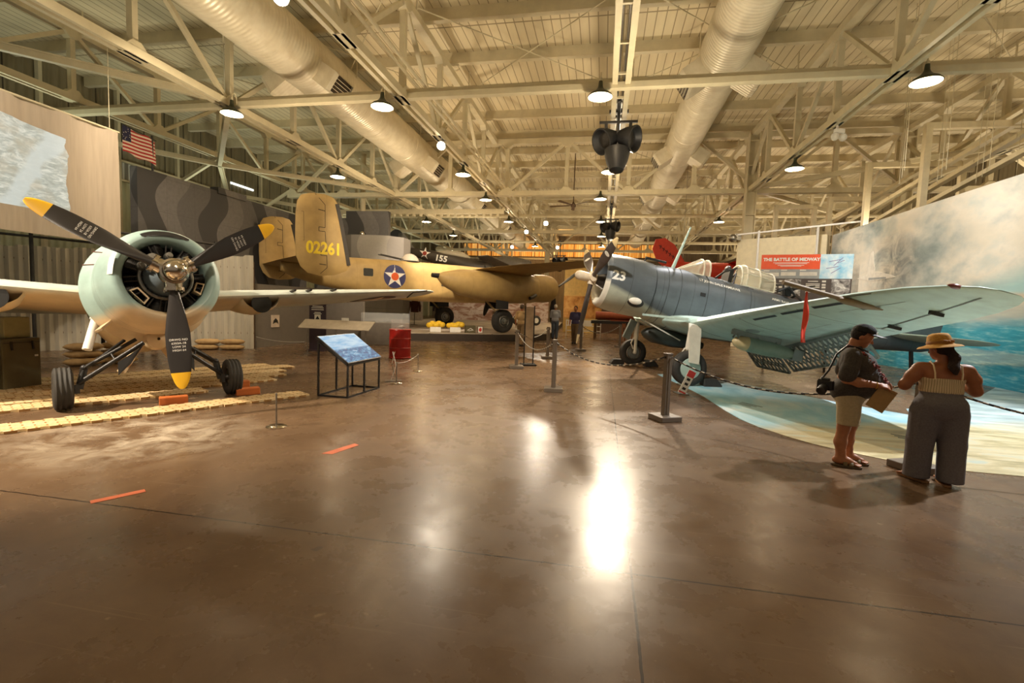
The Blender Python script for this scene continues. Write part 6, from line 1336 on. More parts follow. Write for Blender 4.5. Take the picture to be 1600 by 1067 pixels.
m = MB(); m.box((0, 0, .75), (1.0, .1, 1.5)); tag(m.build('lilac_panel', paint('panel_lilac', sr(138, 140, 190), .5, var=.15), None, 0), 'lilac lit panel with a white cloth behind the drum', 'panel').location = (-11.9, 27.2, pz)
m = MB(); m.box((0, 0, .6), (.9, .5, 1.2)); o = m.build('black_cabinet', M_['black'], None, 0); o.location = (-11.4, 25.7, pz); tag(o, 'black cabinet under the bomber fuselage', 'cabinet')
# hanging jackets on stands
for x, y, c, l in ((-11.0, 27.0, sr(96, 52, 40), 'dark red-brown jacket on a stand beside the lilac panel'), (-10.9, 31.0, sr(44, 34, 34), 'black jacket on a stand before the pale backdrop')):
    t = thing('jacket_on_stand', l, 'jacket', (x, y, pz)); m = MB(); m.loft([fuselage_ring(0, 0, .26, .12, .12, 18)]) if False else m.loft([[(w*math.cos(a), d*math.sin(a), z) for a in [2*PI*i/18 for i in range(18)]] for z, w, d in ((.75, .25, .14), (1.0, .24, .14), (1.25, .27, .15), (1.42, .20, .12), (1.5, .08, .08))])
    for e in (-1, 1): m.tube([(e*.24, 0, 1.38), (e*.33, 0, 1.1), (e*.35, -.05, .8)], [.09, .08, .06], 10)
    m.build('jacket', paint('jacket_cloth', c, .8), t, 60); m = MB(); m.cyl((0, 0, 0), (0, 0, .8), .03); m.cyl((0, 0, 0), (0, 0, .03), .2, n=18); m.build('stand', M_['steel'], t)
# chairs
for x, y, rz, l in ((-7.4, 33.0, .4, 'dark wooden chair on the platform left of the bomber wheel'), (1.3, 26.0, 1.2, 'reddish wooden chair beyond the dive bomber nose')):
    t = thing('wooden_chair', l, 'chair', (x, y, pz if x < -3 else 0), rz); mw = M_['wooddark'] if x < 0 else paint('chair_red_wood', sr(140, 82, 50), .5)
    m = MB(); m.box((0, 0, .45), (.45, .45, .04)); m.build('seat', mw, t, 0)
    for a_ in (-.2, .2):
        for b_ in (-.2, .2): m = MB(); m.bar((a_, b_, 0), (a_, b_, .45 if b_ < 0 else .95), .04); m.build('leg', mw, t, 0)
    m = MB(); m.box((0, .2, .82), (.4, .03, .2)); m.build('backrest', mw, t, 0)
# motorcycle
t = thing('motorcycle', 'pale military motorcycle beyond the framed sign', 'motorcycle', (-5.2, 33.0, pz), R(35))
for x_ in (.75, -.7): mt, mh = MB(), MB(); wheel(mt, mh, (x_, 0, .36), .36, .12); w_ = mt.build('wheel_tyre', M_['rubber'], t); mh.build('wheel_hub', M_['letter'], w_)

m = MB(); m.tube([(.75, 0, .36), (.45, 0, 1.05), (.3, 0, 1.1)], .035, 8); m.tube([(.45, 0, .95), (-.1, 0, .75), (-.7, 0, .36)], .03, 8); m.tube([(.4, 0, .8), (.1, 0, .3), (-.4, 0, .35)], .03, 8); m.tube([(.42, -.35, 1.12), (.42, 0, 1.05), (.42, .35, 1.12)], .02, 8); m.build('frame', M_['letter'], t)
m = MB(); m.ell((.12, 0, .82), (.28, .14, .13)); m.ell((.0, 0, .42), (.2, .15, .2)); m.build('tank_engine', M_['steel'], t); m = MB(); m.ell((-.4, 0, .82), (.22, .14, .07)); m.build('seat', M_['black'], t)
# tan display board with golden diorama
def m_gold():
    t = NT('golden_diorama'); n = t.noise(t.coord('Object', (1, 1, 1)), 1.8, 6, .6, .6); return t.set(t.ramp(n, [(.3, sr(120, 76, 34)), (.5, sr(196, 136, 66)), (.68, sr(226, 180, 108))]), .7)
t = thing('tan_display_wall', 'tall tan display wall with a golden rock picture, behind the bomber engine', 'display wall', (-1.55, 33.5, 0)); m = MB(); m.box((0, 0, 2.45), (2.3, .2, 4.9)); m.build('wall', paint('tan_board', sr(214, 180, 108), .6), t, 0); m = MB(); m.box((.15, -.12, 1.75), (2.6, .06, 1.5)); m.build('rock_picture', m_gold(), t, 0)
m = MB(); m.box((0, 0, 1.9), (2.4, .2, 3.8)); tag(m.build('dark_display_wall', paint('dark_brown_board', sr(88, 62, 44), .6), None, 0), 'dark brown display wall right of the tan one', 'display wall').location = (.85, 34.2, 0)
t = thing('low_display_table', 'low dark display table with models beyond the dive bomber nose', 'table', (1.6, 27.2, 0), -.05); m = MB(); m.box((0, 0, .95), (4.4, 1.2, .16)); m.build('tabletop', M_['black'], t, 0)
for x in (-2.0, 2.0):
    for y in (-.5, .5): m = MB(); m.bar((x, y, 0), (x, y, .88), .09); m.build('leg', M_['wooddark'], t, 0)
t = thing('model_boat', 'red-brown model on the low display table', 'model', (1.0, 27.1, 1.032)); m = MB(); m.loft([fuselage_ring(x, .3, w, .2, .24, 16) for x, w in ((-1.4, .05), (-.8, .35), (.4, .4), (1.3, .1))]); m.box((0, 0, .03), (1.2, .4, .06)); m.build('hull', paint('rust', sr(156, 76, 44), .6), t, 50); m = MB(); m.cyl((.1, 0, .4), (.1, 0, 1.0), .02); m.bar((.1, 0, 1.0), (1.2, 0, .5), .02); m.build('mast', M_['letter'], t)
for x, y, l in ((-1.1, 28.5, 'white low barrier at the back of the aisle'),):
    t = thing('white_barrier', l, 'barrier', (x, y, 0)); m = MB()
    for z in (.35, .65, .95): m.bar((-1.0, 0, z), (1.0, 0, z), .05)
    for e in (-1, 0, 1): m.bar((e, 0, 0), (e, 0, .98), .05)
    m.build('rails', M_['white'], t, 0); m = MB(); m.box((-.2, -.03, .8), (1.4, .02, .35)); m.build('white_board', M_['white'], t, 0)
# ------------------------------------------------------------------ hanging aircraft at the back
def hung(name, label, P, h, pitch, parts, wires):
    a = Air(name, label, P, h, pitch, 1.0)
    for n_, m, mat in parts: a.part(n_, m, mat, None, 50)
    m = MB()
    for x in wires: m.cyl((x, 0, .2), (x+(ZC-P[2]+.05)*math.sin(pitch), 0, (ZC-P[2]+.1)), .012, n=5)
    a.part('hanging_wires', m, M_['steel']); return a
M_['p40'] = paint('dark_olive_plane', sr(58, 50, 40), .5); M_['gry'] = paint('grey_plane', sr(104, 98, 88), .5)
f1 = MB(); f1.loft([fuselage_ring(*q) for q in ((0, 0, .1, .1, .1), (-.6, 0, .45, .45, .5), (-2.5, 0, .5, .62, .6), (-4.5, .1, .42, .55, .5), (-7, .25, .25, .3, .3), (-8.6, .3, .08, .15, .15))])
rud = MB(); rud.loft([[(-8.35+p[0], e, p[1]) for p in [(.62*math.cos(a), .95+.78*math.sin(a)) for a in [2*PI*i/20 for i in range(20)]]] for e in (-.05, .05)])
fin = MB(); fin.loft([[(x, e, z) for x, z in ((-6.6, .4), (-8.2, .3), (-8.2, 1.5), (-7.8, 1.55))] for e in (-.05, .05)])
cnp = MB(); cnp.loft([fuselage_ring(x, .55, w, hh, .1, 16) for x, w, hh in ((-2.2, .2, .1), (-2.8, .36, .38), (-4.0, .36, .36), (-5.0, .15, .08))])
wg = MB(); wing(wg, [(-5.6, -2.3, -.75, 1.0, .08), (-3, -1.9, -.65, 1.9, .2), (0, -1.7, -.5, 2.4, .32), (3, -1.9, -.15, 1.9, .2), (5.6, -2.3, .1, 1.0, .08)])
a1 = hung('hanging_dark_fighter', 'dark hanging fighter airplane with a pale star, seen above the bomber fuselage', (-8.15, 36.2, 4.33), R(3), R(-9), (('fuselage', f1, M_['p40']), ('rudder', rud, M_['black']), ('tail_fin', fin, M_['gry']), ('canopy', cnp, M_['plexi']), ('wing', wg, M_['p40'])), (-1.5, -6))
bb = f1.bvh(); d = decal(bb, [star2d(.48)], (-5.75, -.3, .28), (1, 0, 0), (0, 0, 1), (0, -1, 0), .012); so = a1.part('star', d, M_['starwhite'], None, 0); d = decal(bb, [disc2d(.17, 18, 2)], (-5.75, -.3, .28), (1, 0, 0), (0, 0, 1), (0, -1, 0), .02); a1.part('star_dot', d, paint('dot_dark_red', sr(150, 60, 44), .5), so, 0)
d = decal(bb, [text2d('155', .62, 1.1, .02, 1)], (-4.35, -.4, .10), (1, 0, 0), (0, 0, 1), (0, -1, 0), .05); a1.part('number', d, M_['letter'], None, 0)
f2 = MB(); f2.loft([fuselage_ring(*q) for q in ((0, 0, .15, .2, .2), (-.8, 0, .5, .5, .5), (-2.2, .05, .55, .75, .6), (-4, .15, .4, .45, .45), (-6.4, .2, .1, .15, .15))])
w2 = MB(); wing(w2, [(-4.8, -1.9, .3, .9, .07), (-2, -1.6, 0, 1.7, .2), (0, -1.5, -.2, 2.0, .3), (2, -1.6, 0, 1.7, .2), (4.8, -1.9, .3, .9, .07)])
fn2 = MB(); fn2.loft([[(x, e, z) for x, z in ((-5.2, .3), (-6.4, .2), (-6.5, 1.1), (-6.1, 1.2))] for e in (-.04, .04)])
hung('hanging_grey_fighter', 'small grey hanging airplane right of the dark one, above the bomber wing', (-6.0, 39.5, 5.2), R(-8), R(4), (('fuselage', f2, M_['gry']), ('wing', w2, M_['gry']), ('tail_fin', fn2, M_['gry'])), (-1.5, -5))
RED = paint('plane_red', sr(208, 58, 34), .45, var=.08)
f3 = MB(); f3.loft([fuselage_ring(*q) for q in ((0, 0, .3, .3, .3), (-.4, 0, .55, .55, .55), (-2, 0, .55, .7, .6), (-4, .1, .4, .5, .5), (-6, .3, .12, .2, .2))])
w3 = MB(); wing(w3, [(-3.1, -1.0, .75, 1.3, .14), (0, -.9, .65, 1.5, .18), (3.1, -1.0, .75, 1.3, .14)]); w4 = MB(); wing(w4, [(-3.1, -1.3, -.55, 1.3, .14), (0, -1.2, -.6, 1.5, .18), (3.1, -1.3, -.55, 1.3, .14)])
fn3 = MB(); PF = [(-4.9, .55), (-5.6, 1.55), (-6.2, 1.9), (-6.75, 1.8), (-6.9, 1.2), (-6.55, .5), (-6.1, .15), (-5.2, .25)]; fn3.loft([[(x, e, z) for x, z in PF] for e in (-.05, .05)])
sq_ = MB()
for k in range(6): x = -6.45+k*.2; z = 1.42-k*.14; sq_.bar((x-.08, -.062, z+.02), (x+.1, -.062, z-.08), .05, .01, up=(0, 1, 0)); sq_.bar((x, -.062, z-.18), (x+.05, -.062, z+.05), .05, .01, up=(0, 1, 0))
st_ = MB()
for y in (-2.3, 2.3): st_.bar((-1.5, y, .7), (-1.7, y, -.5), .06)
a3 = hung('hanging_red_biplane', 'red hanging biplane whose marked tail shows behind the dive bomber windscreen', (9.6, 31.4, 3.9), R(4), R(-3), (('fuselage', f3, RED), ('upper_wing', w3, RED), ('lower_wing', w4, RED), ('tail_fin', fn3, RED), ('tail_marking', sq_, paint('dark_red_mark', sr(110, 22, 18), .5)), ('wing_struts', st_, M_['wooddark'])), (-1.5, -5))
# ================================================================== people: one continuous surface each, clothes over it
def rot_y(p, c, a): v = Vector(p)-Vector(c); return Vector(c)+Matrix.Rotation(a, 3, 'Y') @ v
class SDF:
    def __init__(s): s.p = []
    def c(s, a, b, ra, rb=None, k=.03): s.p.append(('c', np.array(a, float), np.array(b, float), ra, ra if rb is None else rb, k)); return s
    def e(s, c, r, k=.03, rot=None): s.p.append(('e', np.array(c, float), np.array(r if isinstance(r, (tuple, list)) else (r, r, r), float), rot, 0, k)); return s
    def chain(s, pts, rs, k=.03):
        for i in range(len(pts)-1): s.c(pts[i], pts[i+1], rs[i], rs[i+1], k)
        return s
    def mesh(s, res, cuts=(), grow=0):
        lo = np.full(3, 1e9); hi = -lo
        for q in s.p:
            R_ = max(q[3], q[4]) if q[0] == 'c' else q[2].max(); pts = [q[1], q[2]] if q[0] == 'c' else [q[1]]
            for x in pts: lo = np.minimum(lo, x-R_-.03-grow); hi = np.maximum(hi, x+R_+.03+grow)
        n = np.ceil((hi-lo)/res).astype(int)+2; ax = [lo[i]+np.arange(n[i])*res for i in range(3)]; D = np.full(tuple(n), 1.0)
        for q in s.p:
            R_ = (max(q[3], q[4]) if q[0] == 'c' else q[2].max())+q[5]+2*res+grow+.01; pts = np.array([q[1], q[2]] if q[0] == 'c' else [q[1]])
            i0 = np.maximum(0, ((pts.min(0)-R_-lo)/res).astype(int)); i1 = np.minimum(n, ((pts.max(0)+R_-lo)/res).astype(int)+2); sl = tuple(slice(a, b) for a, b in zip(i0, i1))
            X, Y, Z = np.meshgrid(*[ax[i][sl[i]] for i in range(3)], indexing='ij')
            if q[0] == 'c':
                a, b = q[1], q[2]; ba = b-a; L = max(1e-9, ba@ba); t = np.clip(((X-a[0])*ba[0]+(Y-a[1])*ba[1]+(Z-a[2])*ba[2])/L, 0, 1)
                d = np.sqrt((X-a[0]-t*ba[0])**2+(Y-a[1]-t*ba[1])**2+(Z-a[2]-t*ba[2])**2)-(q[3]+(q[4]-q[3])*t)
            else:
                P = [X-q[1][0], Y-q[1][1], Z-q[1][2]]
                if q[3] is not None: m = np.array(q[3].inverted()); P = [m[i, 0]*P[0]+m[i, 1]*P[1]+m[i, 2]*P[2] for i in range(3)]
                r = q[2]; k0 = np.sqrt(sum((P[i]/r[i])**2 for i in range(3))); k1 = np.sqrt(sum((P[i]/r[i]**2)**2 for i in range(3)))+1e-9; d = k0*(k0-1)/k1
            d = d-grow; A = D[sl]; k = q[5]; h = np.clip(.5+.5*(A-d)/k, 0, 1); D[sl] = A*(1-h)+d*h-k*h*(1-h)
        if len(cuts):
            X, Y, Z = np.meshgrid(*ax, indexing='ij')
            for p, nn in cuts: D = np.maximum(D, (X-p[0])*nn[0]+(Y-p[1])*nn[1]+(Z-p[2])*nn[2])
        D[0] = D[-1] = 1; D[:, 0] = D[:, -1] = 1; D[:, :, 0] = D[:, :, -1] = 1
        ins = D < 0; C = [ins[a:n[0]-1+a, b:n[1]-1+b, c:n[2]-1+c] for a in (0, 1) for b in (0, 1) for c in (0, 1)]; sm = sum(x.astype(int) for x in C); act = (sm > 0) & (sm < 8)
        idx = -np.ones(act.shape, int); ii = np.argwhere(act); idx[act] = np.arange(len(ii)); pos = np.zeros((len(ii), 3)); cnt = np.zeros(len(ii))
        cor = [(a, b, c) for a in (0, 1) for b in (0, 1) for c in (0, 1)]
        for u in range(8):
            for w in range(u+1, 8):
                if sum(abs(cor[u][q]-cor[w][q]) for q in range(3)) != 1: continue
                a = ii+cor[u]; b = ii+cor[w]; da = D[a[:, 0], a[:, 1], a[:, 2]]; db = D[b[:, 0], b[:, 1], b[:, 2]]; m = (da < 0) != (db < 0); t = np.where(m, da/(da-db+1e-12), 0)
                pos[m] += (a+(b-a)*t[:, None])[m]; cnt[m] += 1
        pos = pos/cnt[:, None]*res+lo; F = []
        for axn in range(3):
            sl0 = [slice(None)]*3; sl1 = [slice(None)]*3; sl0[axn] = slice(0, -1); sl1[axn] = slice(1, None); A = ins[tuple(sl0)]; B_ = ins[tuple(sl1)]; ed = np.argwhere(A != B_); o1, o2 = [(1, 2), (2, 0), (0, 1)][axn]
            ok = (ed[:, o1] > 0) & (ed[:, o2] > 0) & (ed[:, o1] < n[o1]-1) & (ed[:, o2] < n[o2]-1); ed = ed[ok]; fl = A[ed[:, 0], ed[:, 1], ed[:, 2]]
            def at(d1, d2): e = ed.copy(); e[:, o1] += d1; e[:, o2] += d2; return idx[e[:, 0], e[:, 1], e[:, 2]]
            q = np.stack([at(-1, -1), at(0, -1), at(0, 0), at(-1, 0)], 1); q[~fl] = q[~fl][:, ::-1]; F.append(q)
        F = np.concatenate(F); F = F[(F >= 0).all(1)]; m = MB(); m.v = [tuple(x) for x in pos]; m.f = [tuple(int(i) for i in f) for f in F]; m.mi = [0]*len(m.f); return m
def bpart(s, name, mat, par, res=.012, cuts=(), grow=0):
    m = s.mesh(res, cuts, grow); o = m.build(name, mat, par, 80, 0, False); sm = o.modifiers.new('smooth', 'SMOOTH'); sm.factor = .5; sm.iterations = 3; return o
def skin(name, c): t = NT(name); n = t.noise(t.coord('Object'), 18, 4); m = t.set(t.ramp(n, [(.3, tuple(q*.9 for q in c)), (.7, tuple(q*1.08 for q in c))]), .5, 0, Subsurface_Weight=.08, Subsurface_Radius=(.3, .12, .06)); return m
def cloth(name, c, var=.12, sc=40, wr=4): t = NT(name); v = t.coord('Object'); n = t.noise(v, sc, 3); t.bump(t.noise(v, wr, 4), .35, .05); return t.set(t.ramp(n, [(.3, tuple(q*(1-var) for q in c)), (.7, tuple(q*(1+var) for q in c))]), .85)
def hand(s, w, d, up, side, L=.17, curl=.9):
    # w wrist, d palm direction, up back-of-hand normal, side toward the thumb
    w, d, up, side = Vector(w), Vector(d).normalized(), Vector(up).normalized(), Vector(side).normalized(); pe = w+d*L*.48
    for k in (-.028, -.009, .010, .028): s.c(w+side*k*.7, pe+side*k, .015, .012, .012)
    for k, l in ((.030, .40), (.011, .46), (-.009, .43), (-.029, .34)):
        p = pe+side*k; a = 0; pts = [p]
        for q in (.42, .33, .25): a += curl*q*1.5; dd = d*math.cos(a)-up*math.sin(a); p = p+dd*L*l*q*1.15; pts.append(p)
        s.chain(pts, [.0098, .009, .0082, .0072], .006)
    b = w+d*L*.14+side*.026; s.chain([b, b+(side*.8+d*.6-up*.2).normalized()*.034, b+(side*.5+d*.9-up*.5).normalized()*.066], [.0125, .0105, .0085], .008)
def foot(s, p, yaw=0, L=.235, z=.035):
    c, n = math.cos(yaw), math.sin(yaw); Q = lambda x, y, zz: (p[0]+x*c-y*n, p[1]+x*n+y*c, p[2]+zz)
    s.c(Q(-.05, 0, z+.012), Q(.06, 0, z+.018), .036, .036, .03); s.c(Q(.05, 0, z+.015), Q(.13, .006, z-.006), .036, .03, .03); s.c(Q(0, 0, z+.02), Q(0, 0, .14), .036, .038, .04)
    for k, (y, l) in enumerate(((.032, .060), (.014, .062), (-.002, .056), (-.017, .048), (-.030, .038))): s.c(Q(.125, y, z-.012), Q(.125+l, y*1.1, z-.020), .0125 if k == 0 else .0095, None, .008)
def sandal(m, p, yaw, mat_sole, thong=False):
    pass
# ------------------------------------------------------------------ visitor in cap: faces +x, right side toward the camera
SK = skin('tan_skin', sr(176, 116, 78))
t = thing('person', 'person in black cap, dark shirt, flower garland and beige shorts holding a paper bag', 'person', (2.74, 5.92, 0), R(-20))
HR = Matrix.Rotation(R(24), 3, 'Y'); hc = Vector((.075, 0, 1.445))
def H(x, y, z): return hc+HR @ Vector((x, y, z))
s = SDF()
for sg, dx in ((-1, -.03), (1, .05)):
    y = sg*.095; foot(s, (dx, y, .018)); s.c((dx-.01, y, .09), (dx-.015, y, .27), .040, .060, .03); s.c((dx-.02, y, .27), (dx, y, .44), .062, .058, .03); s.c((dx, y, .44), (.0, sg*.10, .72), .064, .098, .03)
s.e((-.01, 0, .82), (.14, .18, .15)).e((.05, 0, .98), (.17, .19, .18)).e((.03, 0, 1.12), (.145, .185, .16)); s.c((0, -.15, 1.245), (0, .15, 1.245), .07, .07, .05); s.c((.0, 0, 1.27), H(-.03, 0, -.07), .062, .058, .03)
s.e(H(0, 0, .015), (.098, .078, .105), .02, HR).e(H(.035, 0, -.055), (.058, .055, .048), .03, HR).e(H(.058, 0, -.088), (.026, .03, .02), .02)
s.c(H(.088, 0, .012), H(.112, 0, -.022), .010, .015, .010).e(H(.104, .013, -.026), .009, .006).e(H(.104, -.013, -.026), .009, .006)
for sg in (-1, 1): s.e(H(-.012, sg*.080, -.005), (.020, .010, .032), .008, HR); s.e(H(.082, sg*.033, .016), (.012, .016, .010), .008); s.e(H(.062, sg*.045, -.025), (.03, .022, .022), .02)
s.c(H(.083, -.024, -.053), H(.083, .024, -.053), .007, .007, .006).c(H(.081, -.02, -.066), H(.081, .02, -.066), .0085, .0085, .006)
RW, LW = Vector((.235, -.175, .945)), Vector((.27, .13, .955))
s.chain([(-.01, -.205, 1.235), (-.055, -.265, 1.0), (.06, -.235, .965), RW], [.066, .052, .047, .030], .03); s.chain([(-.01, .205, 1.235), (-.02, .27, 1.0), (.1, .22, .965), LW], [.066, .052, .047, .030], .03)
hand(s, RW, (.95, .32, -.10), (.12, -.55, .80), (-.1, .75, .55), .165, .95); hand(s, LW, (.85, -.45, -.1), (.1, .5, .85), (.1, -.7, .5), .165, .9)
body = bpart(s, 'body', SK, t, .0075)
s = SDF(); s.e((-.01, 0, .84), (.175, .205, .16)).e((.10, 0, .95), (.21, .215, .19)).e((.06, 0, 1.12), (.178, .205, .17)); s.c((-.01, -.15, 1.245), (-.01, .15, 1.245), .085, .085, .05)
for sg in (-1, 1): s.chain([(-.01, sg*.195, 1.235), (-.035, sg*.25, 1.09), (-.05, sg*.265, 1.035)], [.085, .083, .084], .03)
s.c((0, 0, 1.27), (.02, 0, 1.34), .082, .070, .03)
bpart(s, 'shirt', cloth('dark_shirt', sr(66, 60, 54), .3, 60, 5), t, .011, [((0, 0, .745), (0, 0, -1)), ((.01, 0, 1.335), (-.2, 0, 1))])
s = SDF(); s.e((0, 0, .80), (.165, .195, .13))
for sg, dx in ((-1, 0), (1, .03)): s.c((0, sg*.095, .74), (dx+.005, sg*.10, .46), .118, .108, .03)
bpart(s, 'shorts', cloth('beige_shorts', sr(182, 166, 132), .08, 50, 6), t, .011, [((0, 0, .475), (0, 0, -1)), ((0, 0, .86), (0, 0, 1))])
s = SDF(); s.e(H(-.022, 0, .022), (.096, .088, .10), .02, HR); bpart(s, 'hair', cloth('dark_hair', sr(34, 28, 26), .2, 90, 30), t, .009, [(H(.0, 0, 0), tuple(HR @ Vector((.8, 0, -.25))))])
CR = Matrix.Rotation(R(10), 3, 'Y'); s = SDF(); s.e(H(-.008, 0, .058), (.114, .097, .088), .02, CR); cp = bpart(s, 'cap', cloth('black_cap', sr(26, 26, 28), .15, 60, 20), t, .008, [(H(0, 0, .052), tuple(CR @ Vector((0, 0, -1))))])
m = MB(); rim = [(.112*math.cos(a)+(.0), .088*math.sin(a)) for a in np.linspace(-1.25, 1.25, 15)]; out = [(.05+.155*math.cos(a*.92), .092*math.sin(a*1.02)) for a in np.linspace(-1.25, 1.25, 15)]
rr = [[tuple(H(0, 0, .055)+CR @ Vector((x, y, -.10*y*y*8+zz))) for x, y in L] for L, zz in ((rim, 0), (out, -.016), (out, -.022), (rim, -.008))]; m.loft(rr, (False, False), None, False); m.build('cap_brim', M_['black'], cp, 60)
m = MB(); m.tube([tuple(H(.085, -.066, .095)), tuple(H(.098, -.05, .105)), tuple(H(.09, -.062, .08)), tuple(H(.102, -.045, .088))], .0035, 5); m.build('cap_emblem', M_['letter'], cp)
# garland
m = MB(); lp = [(-.06, 0, 1.335)]+[(-.02, -.085, 1.33), (.07, -.125, 1.28), (.17, -.13, 1.19), (.245, -.11, 1.09), (.30, -.06, .99), (.325, 0, .955)]; lp = lp+[(x, -y, z) for x, y, z in reversed(lp[:-1])]
pts = []
for p, q in zip(lp, lp[1:]):
    n_ = max(1, int((Vector(q)-Vector(p)).length/.016)); pts += [Vector(p).lerp(Vector(q), i/n_) for i in range(n_)]
for p in pts:
    for k in range(3): q = p+Vector((random.uniform(-.016, .02), random.uniform(-.02, .02), random.uniform(-.016, .016))); m.ell(tuple(q), (random.uniform(.007, .013),)*3 if False else (random.uniform(.007, .014), random.uniform(.007, .014), random.uniform(.006, .012)), 6, 4)
tt = NT('lei_flowers'); gl = m.build('flower_garland', tt.set(tt.ramp(tt.noise(tt.coord('Object'), 45, 2), [(.38, sr(96, 30, 34)), (.5, sr(168, 70, 70)), (.6, sr(226, 186, 178))], 'CONSTANT'), .7), t, 60)
m = MB(); c = RW+Vector((-.025, -.005, -.001)); ax = Vector((.95, .32, -.1)).normalized(); u = ax.cross(Vector((0, 0, 1))).normalized(); v = ax.cross(u); m.tube([c+u*.037*math.cos(a)+v*.037*math.sin(a) for a in np.linspace(0, 2*PI, 25)], .005, 6); m.build('bracelet', paint('gold', sr(214, 168, 72), .3, .8), t)
# sandals
def sandals(par, spots, sole, strap, w=.052, thong=False):
    for p, yaw in spots:
        T = Matrix.Translation((p[0], p[1], 0)) @ Matrix.Rotation(yaw, 4, 'Z'); m = MB(); ol = [(-.095+.295*.5*(1-math.cos(PI*i/10)), w*(.78+.25*math.sin(PI*i/10))*math.sin(PI*i/10)**.35) for i in range(11)]; ol = ol+[(x, -y) for x, y in reversed(ol[1:-1])]
        m.prism(ol, .002, .026, T); so = m.build('sandal', sole, par, 0, .004)
        m = MB()
        if thong:
            for e in (-1, 1): m.tube([(.135, .012, .035), (.08, e*.035, .062), (.02, e*.05, .03)], .009, 8, T)
        else:
            for x in (.02, .075):
                m.loft([[(x+dx+.05*k*.0, .058*math.cos(PI*i/10), .024+.062*math.sin(PI*i/10)*(1-.25*(x > .05))) for i in range(11)] for k, dx in enumerate((0, .04))], (False, False), T, False)
        sp = m.build('strap', strap, so, 60)
        if not thong: q = sp.modifiers.new('thick', 'SOLIDIFY'); q.thickness = .006
sandals(t, [((-.03, -.095), 0), ((.05, .095), 0)], paint('sandal_sole', sr(96, 78, 54), .7), paint('sandal_strap', sr(120, 104, 72), .7))
# things he carries
tw = Matrix.Translation((2.74, 5.92, 0)) @ Matrix.Rotation(R(-20), 4, 'Z')
def world(p): return tw @ Vector(p)
t2 = thing('photo_camera', 'black camera with a lens hanging at the hip of the person in the cap', 'camera', world((-.235, -.20, .90)), R(-40))
m = MB(); m.box((0, 0, 0), (.15, .085, .105)); m.box((0, 0, .06), (.07, .07, .04)); m.box((-.05, -.01, .055), (.04, .06, .02)); m.build('camera_body', M_['speaker'], t2, 0, .012)
m = MB(); m.lathe([(0, .001), (.0, .040), (.03, .043), (.035, .046), (.10, .048), (.105, .042), (.09, .001)], 24, Matrix.Translation((.0, -.04, -.015)) @ Matrix.Rotation(-PI/2, 4, 'Z') @ Matrix.Rotation(R(25), 4, 'Y')); m.build('lens', M_['black'], t2)
m = MB(); q0 = Vector((-.10, -.27, .93)); P = [q0+Vector((-.06, .0, .04)), Vector((-.215, -.15, 1.06)), Vector((-.15, -.13, 1.25)), Vector((-.06, -.115, 1.345)), Vector((.04, -.10, 1.33)), Vector((.13, .0, 1.29)), Vector((.16, .1, 1.22))]
P = [(-.06, 0, .04)]+[tuple((bpy.data.objects[t2.name].matrix_basis.inverted() @ world(p))) for p in P[1:]]; m.tube(P, .011, 6); m.build('strap', M_['black'], t2)
t2 = thing('paper_bag', 'flat brown paper bag held at the waist by the person in the cap', 'paper bag', world((.285, -.145, .83)), R(-16)); m = MB(); Mx = Matrix.Rotation(R(27), 4, 'Y'); m.box((0, 0, -.03), (.17, .022, .26), Mx); m.build('bag', cloth('kraft_paper', sr(176, 142, 92), .06, 30, 8), t2, 0, .004); m = MB(); m.bar(Mx @ Vector((-.085, -.012, .07)), Mx @ Vector((.085, -.012, .07)), .006, .004); m.build('fold', cloth('kraft_dark', sr(140, 108, 66), .06), t2, 0)
# ------------------------------------------------------------------ visitor in straw hat: faces away and to the left
SK2 = skin('brown_skin', sr(160, 100, 64))
t = thing('person', 'person in straw hat, striped strap top and wide grey trousers seen from behind', 'person', (3.37, 5.50, 0), R(80))
s = SDF()
for sg, yw in ((1, R(38)), (-1, R(-5))):
    p = (.0+(.03 if sg > 0 else -.02), sg*.10, .018); foot(s, p, yw, .22); s.c((p[0]-.01, p[1], .09), (p[0]-.01, p[1], .27), .036, .054, .03); s.chain([(p[0]-.01, p[1], .27), (.0, sg*.105, .42), (0, sg*.10, .72)], [.056, .058, .10], .03)
s.e((-.02, 0, .80), (.15, .20, .15)).e((.0, 0, .96), (.125, .165, .15)).e((.01, 0, 1.08), (.125, .175, .13)); s.c((-.01, -.145, 1.165), (-.01, .145, 1.165), .065, .065, .05); s.e((-.055, .075, 1.10), (.05, .07, .09), .04).e((-.055, -.075, 1.10), (.05, .07, .09), .04)
s.c((-.01, 0, 1.18), (.02, .01, 1.31), .056, .05, .03); hc = Vector((.045, .02, 1.365)); HR = Matrix.Rotation(R(35), 3, 'Z') @ Matrix.Rotation(R(12), 3, 'Y')
s.e(H(0, 0, .015), (.092, .074, .10), .02, HR).e(H(.035, 0, -.05), (.055, .05, .045), .03, HR).c(H(.08, 0, .01), H(.105, 0, -.02), .009, .013, .01).e(H(.056, 0, -.082), (.022, .026, .018), .02)
for sg in (-1, 1): s.e(H(-.01, sg*.076, -.005), (.018, .009, .028), .008, HR); s.e(H(.07, sg*.03, .015), (.012, .016, .010), .008)
s.c(H(.08, -.022, -.05), H(.08, .022, -.05), .0075, None, .006)
for sg, el, wr in ((1, (.0, .30, .985), Vector((.21, .20, 1.06))), (-1, (.02, -.285, .965), Vector((.22, -.13, 1.05)))):
    s.chain([(-.01, sg*.195, 1.165), (-.005, sg*.245, 1.08), el, wr], [.062, .060, .050, .028], .03); hand(s, wr, (.75, -sg*.6, .15), (-.2, sg*.4, .85), (.2, -sg*.2, .9), .15, .9)
bpart(s, 'body', SK2, t, .0075)
